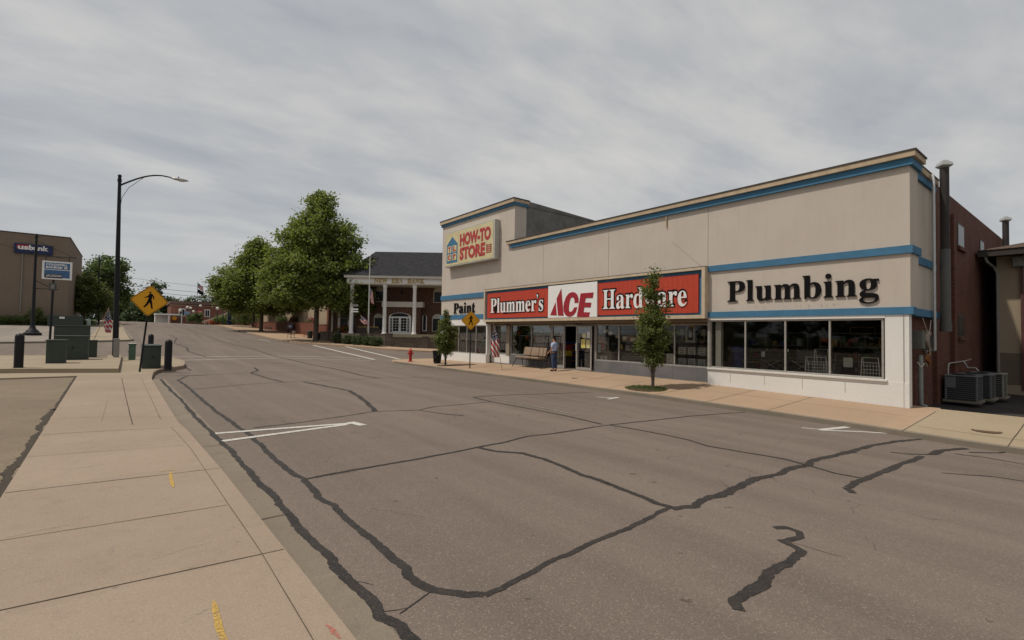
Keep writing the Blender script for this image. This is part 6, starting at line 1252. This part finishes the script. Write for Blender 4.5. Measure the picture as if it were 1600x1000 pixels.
m_ = MB(); m_.obox((21.6, 53.9, 1.75), 2.6, .1, .62, radians(-45)); m_.build('board', plain('dark_signboard', (.045, .035, .028), .7), c); m_ = MB(); m_.obox((21.56, 53.86, 2.12), 2.5, .12, .10, radians(-45)); m_.build('gold_edge', plain('faded_gold', (.20, .14, .05), .7), c)
for s_ in (-1, 1): m_ = MB(); m_.tube([(21.6+s_*.75, 53.9-s_*.75, .9), (21.6+s_*.75, 53.9-s_*.75, 1.6)], .04, 6); m_.build('leg', BLACK, c)
c = thing('street_sign', 'thin black post with small white plates at the bank corner', 'road sign', (18.86, 50.95, .08)); m_ = MB(); m_.tube([(18.86, 50.95, 0), (18.86, 50.95, 4.9)], .04, 8); m_.build('post', BLACK, c)
for z, h_, mm in ((4.35, .22, GREYP), (3.95, .14, WHITE), (3.70, .14, WHITE)): m_ = MB(); m_.obox((18.84, 50.90, z), .75, .03, h_, radians(-38)); m_.build('plate', mm, c)
# benches, planters, bin
def bench(label, x, y, z, rz):
    b = thing('park_bench', label, 'bench', (x, y, z), rz, 'benches on the pavers under the kerbside trees'); Wm = WMX[b.name]
    class BB(MB):
        def build(s, *a, **k): s.v = [tuple(Wm @ Vector(p)) for p in s.v]; return MB.build(s, *a, **k)
    m_ = BB()
    for k in range(5): m_.box(-.85, .85, -.22+k*.095, -.15+k*.095, .43, .46)
    m_.build('seat', plain('bench_wood', (.20, .14, .10), .8), b); m_ = BB()
    for k in range(4): m_.box(-.85, .85, .24+k*.025, .27+k*.025, .55+k*.10, .62+k*.10)
    m_.build('backrest', plain('bench_wood', (.20, .14, .10), .8), b)
    for s_ in (-.8, .8):
        m_ = BB(); m_.tube([(s_, -.28, 0), (s_, -.20, .25), (s_, -.24, .43), (s_, .20, .43), (s_, .36, .95)], .028, 6); m_.tube([(s_, .30, 0), (s_, .18, .22), (s_, .22, .43)], .028, 6); m_.tube([(s_, -.24, .43), (s_, -.30, .66), (s_, .26, .66)], .022, 6); m_.build('leg', BLACK, b)
bench('park bench nearer the tallest tree, facing the road', 16.9, 68.4, .60, radians(-90)); bench('park bench farther up by the lower kerbside tree', 17.2, 84.2, 1.2, radians(-70))
bench('bench standing behind the trunk of the tallest tree', 19.4, 70.5, .70, radians(-100))
c = thing('litter_bin', 'dark round litter bin left of the stone wall end', 'bin', (18.95, 67.2, .57)); m_ = MB(); m_.lathe((18.95, 67.2, .55), [(.30, 0), (.33, .8), (.36, .82), (.34, .95), (.18, 1.02), (.001, 1.03)], 16); m_.build('drum', plain('bin_green', (.03, .04, .032), .6), c)
c = thing('planter', 'dark square planter touching the left end of the stone wall', 'planter', (19.0, 64.2, .5)); m_ = MB(); m_.box(18.6, 19.5, 63.7, 64.7, .4, 1.35); m_.build('box', plain('planter_black', (.025, .022, .02), .7), c, bevel=.02); 
c = thing('blue_sign', 'low dark blue sign board in front of the brick garden wall', 'sign', (19.6, 84, 1.2)); m_ = MB(); m_.obox((20.6, 84, 2.25), .1, 3.2, .75, 0); m_.build('board', NAVY, c); m_ = MB(); m_.box(20.52, 20.55, 83.3, 84.6, 2.1, 2.35); m_.build('pale_panel', PAPER, c)
for y in (82.8, 85.2): m_ = MB(); m_.box(20.56, 20.66, y-.05, y+.05, 1.0, 1.9); m_.build('leg', BLACK, c)

# ================================================================== FAR END OF THE STREET
bb = thing('brick_building', 'old two-storey red brick block with a cornice at the crest of the road', 'building', (8.7, 158, 1))
def bxb(name, mat, *q, parent=None):
    m_ = MB(); m_.box(*q); return m_.build(name, mat, parent or bb)
bxb('wall', 'far_brick', 8.8, 34, 158, 172, -1, 8.2); bxb('cornice', plain('cornice_brown', (.14, .09, .07), .8), 8.5, 34.3, 157.6, 172.3, 8.2, 8.95); bxb('cornice', plain('cornice_tan', (.24, .16, .12), .8), 8.6, 34.2, 157.75, 157.99, 7.75, 8.0)
for (x, z, w, h) in ((11.3, 4.9, 1.5, 2.1), (17.1, 4.9, 1.3, 2.1), (22.6, 4.9, 1.3, 2.1), (27.4, 4.9, 1.3, 2.1), (17.1, 2.0, 1.2, 2.0), (22.6, 2.0, 1.2, 2.0)):
    fr = bxb('window', OFFW, x-w/2, x+w/2, 157.9, 157.99, z, z+h); bxb('pane', 'dark_glass', x-w/2+.2, x-.06, 157.86, 157.9, z+.2, z+h-.25, parent=fr); bxb('pane', 'dark_glass', x+.06, x+w/2-.2, 157.86, 157.9, z+.2, z+h-.25, parent=fr)
cn = thing('canopy_shed', 'white flat-roofed canopy at the left foot of the old brick block', 'shed', (8, 152, 2))
m_ = MB(); m_.box(5.2, 10.9, 150, 157, 4.95, 5.3); m_.build('roof', WHITE, cn); m_ = MB(); m_.box(5.3, 8.0, 152, 156.9, 1.0, 4.95); m_.build('wall', OFFW, cn)
for x in (8.0, 10.7): m_ = MB(); m_.box(x-.12, x+.12, 150.1, 150.35, 1, 4.95); m_.build('post', WHITE, cn)
gg = 'globe lamps at the crest of the road'
def globe(label, x, y, zb, zt, offs=(0,)):
    g_ = thing('globe_lamp', label, 'street lamp', (x, y, zb), 0, gg); m_ = MB(); m_.tube([(x, y, zb), (x, y, zt-.4)], [.10, .07], 8)
    if len(offs) > 1: m_.tube([(x+min(offs), y, zt-.5), (x+max(offs), y, zt-.5)], .05, 6)
    m_.build('pole', plain('lamp_green', (.03, .045, .04), .6), g_)
    for k, o_ in enumerate(offs): m_ = MB(); m_.ball((x+o_, y, zt-.05-.15*k), .34, 12); m_.build('globe', plain('globe_white', (.62, .58, .50), .3), g_)
for a in ((10.33, 150, 2.2, 6.2, (0,), 'globe lamp by the white canopy at the crest'), (12.2, 150, 2.2, 7.1, (-.35, .35), 'twin globe lamp above the far blue sign'), (13.3, 151, 2.2, 6.1, (0,), 'lowest globe lamp between two small trees at the crest'), (14.6, 149, 2.2, 7.6, (0,), 'tallest single globe lamp beside the distant stop sign'), (15.6, 118, 2.8, 6.4, (-.2, .45), 'twin globe lamp just left of the blue bank pylon'), (14.6, 118, 2.8, 5.95, (0,), 'low single globe lamp left of the twin one by the pylon')):
    globe(a[5], *a[:4], a[4])
c = thing('stop_sign', 'distant red octagonal stop sign before the old brick block', 'road sign', (14.35, 148, 2.2)); m_ = MB(); m_.tube([(14.35, 148, 2.0), (14.35, 148, 6.3)], .05, 6); m_.build('post', GREYP, c)
m_ = MB(); m_.prism([(.62*cos(pi/8+k*pi/4), .62*sin(pi/8+k*pi/4)) for k in range(8)], (14.35, 147.9, 6.0), (1, 0, 0), (0, 0, 1), (0, .03, 0)); pl = m_.build('plate', REDP, c); sans("STOP", 'lettering', WHITE, pl, (13.93, 147.9, 5.85), SU, FV, .84, .30, .01, bold=.02)
c = thing('blue_sign', 'small distant blue and white sign on a post at the crest', 'road sign', (11.8, 149, 2.2)); m_ = MB(); m_.tube([(11.8, 149, 2), (11.8, 149, 6)], .04, 6); m_.build('post', GREYP, c); m_ = MB(); m_.box(11.1, 12.4, 148.9, 148.95, 5.2, 6.0); m_.build('plate', plain('sign_pale_blue', (.22, .32, .50), .6), c)
c = thing('flagpole', 'distant flagpole with two flags in front of the old brick block', 'flagpole', (14.0, 150, 2.2)); m_ = MB(); m_.tube([(14.0, 150, 2), (13.9, 150, 13.8)], [.09, .05], 8); m_.build('pole', plain('pole_dark', (.06, .06, .065), .6), c)
cloth('flag_cloth', 'flag_cloth', c, lambda u, v: (13.95+1.25*u, 150+.15*sin(u*7), 12.2+1.3*v-.85*u+.08*sin(u*8)), 12, 8); cloth('black_flag', LTRBLACK, c, lambda u, v: (13.97+1.3*u, 150+.15*sin(u*6), 10.9+.95*v-.45*u+.10*sin(u*7)), 12, 8)
for a in ((12.6, 146, 2.0, 3.7, 1.3, 'small round street tree below the far blue sign', 91), (13.9, 146, 2.0, 3.9, 1.1, 'small round street tree left of the distant stop sign', 92)):
    x, y, z, h, w, lab, sd_ = a; tree(lab, (x, y, z), h, [((0, 0, h*.62), (w, w, h*.33), 1)], 1800, .14, .06, mat='dark_leaves', group='small street trees at the crest', seed=sd_, limbs=5, spread=.2, name='small_tree')
c = thing('handrail', 'pale sloping rail wall rising towards the blue pylon', 'rail', (14, 135, 3)); m_ = MB(); m_.prism([(0, 0), (4.6, 2.1), (4.6, 2.5), (-.3, .25)], (13.2, 128, 2.95), (1, 0, 0), (0, 0, 1), (0, .25, 0)); m_.build('rail', plain('rail_pale', (.40, .38, .30), .8), c)
bush('yellow-green shrubs under the pale sloping rail', (16.4, 124, 2.7), 1.3, 'light_leaves', 'shrub', 2600, .12, sq=(1.5, 1, .8), seed=93, spread=.22)
bush('reddish low flower bed at the crest below the small flags', (14.6, 124, 2.7), .55, 'orange_petals', 'flower_bed', 1500, .09, sq=(2.6, 1, .7), seed=94, spread=.15)
py = thing('pylon_sign', 'dark blue bank sign on a blue post at the crest of the road', 'sign', (16.8, 118, 2.7)); m_ = MB(); m_.box(16.45, 17.15, 117.8, 118.2, 2.5, 6.75); m_.build('post', NAVY, py)
m_ = MB(); m_.box(14.7, 18.3, 117.7, 118.3, 6.75, 8.0); pn = m_.build('panel', NAVY, py); m_ = MB(); m_.box(15.0, 15.95, 117.68, 117.7, 7.1, 7.7); m_.build('red_square', CRIMSON, pn)
sans("us", 'lettering', WHITE, pn, (15.1, 117.68, 7.15), SU, FV, .85, .45, .01, bold=.03); sans("bank", 'lettering', WHITE, pn, (16.0, 117.68, 7.15), SU, FV, 1.7, .60, .01, bold=.03)
c = thing('utility_pole', 'pale wooden pole right of the blue pylon', 'pole', (17.9, 117, 2.7)); m_ = MB(); m_.tube([(17.9, 117, 2.6), (17.9, 117, 7.4)], [.16, .12], 8); m_.build('shaft', plain('pole_pale', (.26, .22, .18), .8), c)
car = thing('parked_car', 'dark car parked just over the crest beside the pylon', 'car', (19.3, 122, 2.7)); m_ = MB(); m_.prism([(-2.2, .25), (2.2, .25), (2.25, .7), (1.5, .85), (.9, 1.38), (-1.0, 1.38), (-1.6, .9), (-2.25, .75)], (19.3, 121.2, 2.65), (1, 0, 0), (0, 0, 1), (0, 1.7, 0)); m_.build('body', plain('car_dark', (.02, .022, .03), .25, spec=.6), car, bevel=.06)
m_ = MB(); m_.prism([(-1.0, .9), (1.0, .9), (.75, 1.3), (-.9, 1.3)], (19.3, 121.18, 2.65), (1, 0, 0), (0, 0, 1), (0, .015, 0)); m_.build('window', 'dark_glass', car)
for sx in (-1.35, 1.35):
    for yy in (121.15, 122.7): m_ = MB(); m_.tube([(19.3+sx, yy, 2.98), (19.3+sx, yy+.22, 2.98)], .33, 16); m_.build('wheel', plain('tyre', (.015, .015, .015), .8), car)
for (x, y, lab) in ((-2.2, 190, 'tiny pale car low at the end of the road, left'), (1.6, 196, 'tiny white car low at the end of the road, right')):
    c = thing('parked_car', lab, 'car', (x, y, .9), 0, 'cars at the end of the road'); m_ = MB(); m_.prism([(-.9, .3), (.9, .3), (.92, .95), (.7, 1.0), (.6, 1.5), (-.6, 1.5), (-.7, 1.0), (-.92, .95)], (x, y, road_z(x, y)+1.2), (1, 0, 0), (0, 0, 1), (0, 4.2, 0)); m_.build('body', OFFW, c, bevel=.05); m_ = MB(); m_.box(x-.55, x+.55, y-.02, y, road_z(x, y)+2.25, road_z(x, y)+2.6); m_.build('window', 'dark_glass', c)

# unseen tree belt past the lot, added to darken what the shop windows mirror
fw_ = leaves('unseen_woods', 'far_leaves', None, [((-46+4*sin(k*2.1), -34+k*6.5, 3.5), (5.5, 5, 6.5), 1) for k in range(13)], 16000, .55, 50, .9, 300, shell=.6)
tag(fw_[0], 'unseen belt of trees beyond the lot, added to darken the shop window reflections', 'unseen_woods', kind='stuff')
# windowless bank block at left
ub = thing('office_block', 'windowless tan bank block with a dark blue sign at far left', 'building', (-6.4, 88, 2))
m_ = MB(); m_.box(-26, -6.45, 88, 110, 0, 13.5); m_.build('wall', 'tan_block', ub); m_ = MB(); m_.box(-26.1, -6.40, 87.95, 110.1, 13.5, 13.62); m_.build('coping', DARKTRIM, ub)
m_ = MB(); m_.tube([(-10.9, 87.92, 3.4), (-10.9, 87.92, 12.0)], .07, 8); m_.build('vent_pipe', GREYP, ub)
m_ = MB(); m_.box(-11.7, -8.1, 87.75, 88, 10.95, 12.2); sg = m_.build('sign_panel', NAVY, ub, bevel=.03); m_ = MB(); m_.box(-11.45, -10.35, 87.735, 87.75, 11.45, 12.05); m_.build('red_square', CRIMSON, sg)
sans("us", 'lettering', WHITE, sg, (-11.35, 87.735, 11.42), SU, FV, .98, .46, .02, bold=.04); sans("bank", 'lettering', WHITE, sg, (-10.35, 87.735, 11.42), SU, FV, 1.85, .64, .02, bold=.04)
c = thing('utility_cabinet', 'wide dark green cabinet with a white label before the tan block', 'utility box', (-6.4, 84.9, 1.8), 0); m_ = MB(); m_.box(-8.0, -4.7, 84.4, 85.4, 1.7, 3.05); m_.build('body', DGREEN, c, bevel=.03); m_ = MB(); m_.box(-6.9, -6.4, 84.37, 84.4, 2.62, 2.86); m_.build('white_label', WHITE, c)
c = thing('service_pedestal', 'small pale capsule-shaped pedestal on the grass by the bushy tree', 'utility box', (-4.2, 86.5, 2.0)); m_ = MB(); m_.lathe((-4.2, 87.4, 1.8), [(.22, 0), (.22, .75), (.16, .9), (.001, .95)], 12); m_.build('body', plain('pedestal_mint', (.30, .36, .30), .6), c)
# ornate street pole carrying the hanging realty sign
up = thing('sign_pole', 'black pole with flared base carrying side arms beside the far left lot', 'pole', (-6.62, 60, .8))
m_ = MB(); m_.lathe((-6.62, 60, .72), [(.62, 0), (.62, .28), (.48, .34), (.42, .48), (.26, .62), (.18, .9), (.15, 1.0), (.10, 5.0), (.085, 8.7), (.14, 8.75), (.12, 8.95), (.05, 9.1), (.001, 9.1)], 12); m_.build('pole', BLACK, up)
m_ = MB(); m_.tube([(-6.6, 60, 7.85), (-3.9, 60, 7.95)], .04, 6); m_.tube([(-6.6, 60, 9.2), (-4.2, 60, 8.0)], .018, 5); m_.build('upper_arm', BLACK, up); m_ = MB(); m_.tube([(-6.6, 60, 4.95), (-5.0, 60, 4.95)], .035, 6); m_.tube([(-6.6, 60, 5.7), (-5.45, 60, 5.0)], .03, 6); m_.build('lower_arm', BLACK, up)
hs_ = thing('hanging_sign', 'white-framed blue realty sign hanging from the black pole arm', 'sign', (-5.15, 60, 5.85))
m_ = MB(); m_.box(-6.17, -4.18, 59.92, 60.08, 5.84, 7.48); fr = m_.build('frame', WHITE, hs_, bevel=.02); m_ = MB(); m_.box(-6.02, -4.33, 59.905, 59.92, 6.75, 7.34); m_.box(-6.02, -4.33, 59.905, 59.92, 6.0, 6.68); m_.build('panel', SKYBLUE, hs_)
sans("COLDWELL", 'lettering', WHITE, hs_, (-5.93, 59.905, 7.08), SU, FV, 1.45, .19, .006, bold=.04); sans("BANKER", 'lettering', WHITE, hs_, (-5.93, 59.905, 6.83), SU, FV, 1.12, .19, .006, bold=.04)
m_ = MB(); m_.box(-4.72, -4.50, 59.898, 59.905, 6.83, 7.0); m_.build('emblem', OFFW, hs_)
for x in (-5.95, -4.4): m_ = MB(); m_.tube([(x, 60, 7.46), (x, 60, 7.92)], .03, 6); m_.build('hanger', BLACK, hs_)
jp = thing('street_sign', 'dark post with the JACKSON name blade and a small signal box', 'road sign', (-4.65, 51.3, .55)); m_ = MB(); m_.tube([(-4.68, 51.3, .5), (-4.62, 51.3, 5.2)], .075, 8); m_.build('post', BLACK, jp)
m_ = MB(); m_.box(-5.1, -4.12, 51.24, 51.27, 5.32, 5.64); bl = m_.build('name_blade', plain('blade_dark', (.035, .035, .038), .5), jp); sans("JACKSON", 'lettering', WHITE, bl, (-5.04, 51.24, 5.37), SU, FV, .86, .22, .006, bold=.02)
m_ = MB(); m_.box(-4.86, -4.42, 51.1, 51.4, 4.35, 4.95); m_.build('signal_box', plain('signal_grey', (.08, .085, .08), .6), jp, bevel=.03)
m_ = MB(); m_.box(-4.74, -4.54, 51.08, 51.1, 4.5, 4.82); m_.build('signal_lens', GREYP, jp)
# wires
def wire(label, a, b, sag, r=.022):
    a, b = Vector(a), Vector(b); pts = [a.lerp(b, k/20)-Vector((0, 0, sag*4*(k/20)*(1-k/20))) for k in range(21)]
    m_ = MB(); m_.tube(pts, r, 5); tag(m_.build('power_line', BLACK), label, 'cable', 'overhead lines')
wire('thick overhead line crossing in front of the windowless tan block', (-22, 84, 14.5), (-6.2, 86, 10.35), .5); wire('upper of the two dark overhead lines above the old brick block', (-6, 100, 8.75), (32, 100, 7.3), .25, .03); wire('lower of the two dark overhead lines above the old brick block', (-6, 100, 8.1), (32, 100, 6.4), .25, .03); wire('faint highest overhead line above the old brick block', (-6, 100, 10.2), (32, 100, 7.9), .3, .018)

# ================================================================== THE MAN BY THE DOOR
def skin(name, nodes, edges, mat, parent, sub=1):
    """nodes: name -> (x, y, z, r) in the figure's own frame; first node is the root"""
    keys = list(nodes); me = bpy.data.meshes.new(name); me.from_pydata([nodes[k][:3] for k in keys], [(keys.index(a), keys.index(b)) for a, b in edges], [])
    o = bpy.data.objects.new('tmp', me); COL.objects.link(o); o.modifiers.new('s', 'SKIN'); sl = me.skin_vertices[0].data
    for i, k in enumerate(keys):
        r = nodes[k][3]; sl[i].radius = (r, r) if isinstance(r, (int, float)) else r; sl[i].use_root = (i == 0)
    sb_ = o.modifiers.new('u', 'SUBSURF'); sb_.levels = sub; sb_.render_levels = sub
    dg = bpy.context.evaluated_depsgraph_get(); dg.update(); m2 = bpy.data.meshes.new_from_object(o.evaluated_get(dg)); bpy.data.objects.remove(o)
    m2.materials.clear(); m2.materials.append(mat); 
    for p in m2.polygons: p.use_smooth = True
    q = bpy.data.objects.new(name, m2); COL.objects.link(q); q.parent = parent; WMX[q.name] = WMX[parent.name]; return q
man = thing('person', 'person in a light blue polo shirt and jeans looking into the shop', 'person', (17.32, 18.37, walk_right_z(17.32, 18.37)), radians(12))
nd = {'pelvis': (0, 0, .95, (.15, .11)), 'waist': (0, .01, 1.10, (.14, .10)), 'chest': (0, .0, 1.28, (.16, .115)), 'upper': (0, -.01, 1.40, (.15, .10)), 'neck': (0, 0, 1.50, .058), 'jaw': (-.01, .035, 1.56, (.07, .075)), 'head': (0, .02, 1.64, (.078, .095)), 'crown': (0, .0, 1.71, (.06, .07))}
ed = [('pelvis', 'waist'), ('waist', 'chest'), ('chest', 'upper'), ('upper', 'neck'), ('neck', 'jaw'), ('jaw', 'head'), ('head', 'crown')]
for s_, sd_ in ((-1, 'l'), (1, 'r')):
    nd.update({'hip'+sd_: (s_*.10, 0, .90, .095), 'knee'+sd_: (s_*.115, .02, .50, .062), 'ankle'+sd_: (s_*.12, -.03, .10, .042), 'heel'+sd_: (s_*.12, -.05, .05, .04), 'toe'+sd_: (s_*.13, .15, .035, .035)})
    ed += [('pelvis', 'hip'+sd_), ('hip'+sd_, 'knee'+sd_), ('knee'+sd_, 'ankle'+sd_), ('ankle'+sd_, 'heel'+sd_), ('heel'+sd_, 'toe'+sd_)]
    el = (s_*.26, .0, 1.14, .042); wr = (s_*.22, .20, .97, .028) if s_ < 0 else (s_*.16, .22, 1.05, .028)
    nd.update({'sho'+sd_: (s_*.185, -.01, 1.41, .065), 'elb'+sd_: el, 'wri'+sd_: wr, 'palm'+sd_: (wr[0]-s_*.01, wr[1]+.07, wr[2]-.05, (.036, .016))})
    ed += [('upper', 'sho'+sd_), ('sho'+sd_, 'elb'+sd_), ('elb'+sd_, 'wri'+sd_), ('wri'+sd_, 'palm'+sd_)]
    px, py_, pz = nd['palm'+sd_][:3]
    for k in range(4):
        o_ = (k-1.5)*.019; ln = (.065, .075, .078, .062)[3-k]
        nd['fa%d%s' % (k, sd_)] = (px+o_*.4, py_+.035+o_*.4, pz-.03+o_*.6, .0095); nd['fb%d%s' % (k, sd_)] = (px+o_*.4-s_*.012, py_+.035+o_*.4+ln*.3, pz-.03+o_*.6-ln*.75, .008)
        ed += [('palm'+sd_, 'fa%d%s' % (k, sd_)), ('fa%d%s' % (k, sd_), 'fb%d%s' % (k, sd_))]
    nd['ta'+sd_] = (wr[0]+s_*.012, wr[1]+.065, wr[2]+.0, .011); nd['tb'+sd_] = (wr[0]+s_*.01, wr[1]+.10, wr[2]-.015, .009); ed += [('wri'+sd_, 'ta'+sd_), ('ta'+sd_, 'tb'+sd_)]
skin('body', nd, ed, SKIN, man)
def sub_(keys, grow, extra=None):
    out = {}
    for k in keys:
        x, y, z, r = nd[k]; out[k] = (x, y, z, (r[0]+grow, r[1]+grow) if isinstance(r, tuple) else r+grow)
    out.update(extra or {}); return out
sn = {'waist0': (0, .0, .97, (.178, .14)), **sub_(['waist', 'chest', 'upper'], .022)}
sn['col'] = (0, 0, 1.475, (.085, .08)); se = [('waist0', 'waist'), ('waist', 'chest'), ('chest', 'upper'), ('upper', 'col')]
for s_, sd_ in ((-1, 'l'), (1, 'r')):
    sn['sho'+sd_] = (s_*.185, -.01, 1.405, .085); sn['slv'+sd_] = (s_*.24, -.0, 1.22, .072); se += [('upper', 'sho'+sd_), ('sho'+sd_, 'slv'+sd_)]
skin('shirt', sn, se, SHIRT, man)
jn = {'pel': (0, 0, .93, (.168, .128)), 'top': (0, .0, 1.0, (.16, .122))}; je = [('pel', 'top')]
for s_, sd_ in ((-1, 'l'), (1, 'r')):
    jn.update({'h'+sd_: (s_*.10, 0, .84, .108), 'k'+sd_: (s_*.115, .02, .50, .082), 'a'+sd_: (s_*.12, -.02, .12, .072)}); je += [('pel', 'h'+sd_), ('h'+sd_, 'k'+sd_), ('k'+sd_, 'a'+sd_)]
skin('jeans', jn, je, DENIM, man)
for s_ in (-1, 1): skin('shoe', {'a': (s_*.12, -.05, .055, (.055, .05)), 'b': (s_*.128, .06, .045, (.052, .042)), 'c': (s_*.135, .18, .035, (.045, .03))}, [('a', 'b'), ('b', 'c')], LTRBLACK, man)
skin('hair', {'a': (0, -.035, 1.68, (.088, .075)), 'b': (0, .01, 1.735, (.07, .07)), 'c': (0, -.055, 1.60, (.072, .045))}, [('a', 'b'), ('a', 'c')], HAIR, man)
skin('nose', {'a': (0, .115, 1.625, .012), 'b': (0, .135, 1.60, .014)}, [('a', 'b')], SKIN, man)
for s_ in (-1, 1):
    skin('ear', {'a': (s_*.082, .0, 1.64, .012), 'b': (s_*.086, -.005, 1.61, .012)}, [('a', 'b')], SKIN, man)
    Wm = WMX[man.name]; m_ = MB(); m_.ball(Wm @ Vector((s_*.032, .105, 1.645)), .009, 8); m_.build('eye', HAIR, man)
m_ = MB(); m_.ball(Wm @ Vector((0, .108, 1.575)), .02, 8, (1, .4, .25)); m_.build('mouth', plain('lip', (.30, .12, .09), .6), man)
m_ = MB(); m_.lathe(Wm @ Vector((0, 0, .985)), [(.17, 0), (.175, .01), (.175, .035), (.17, .04)], 20); m_.build('belt', plain('belt', (.02, .015, .012), .5), man)
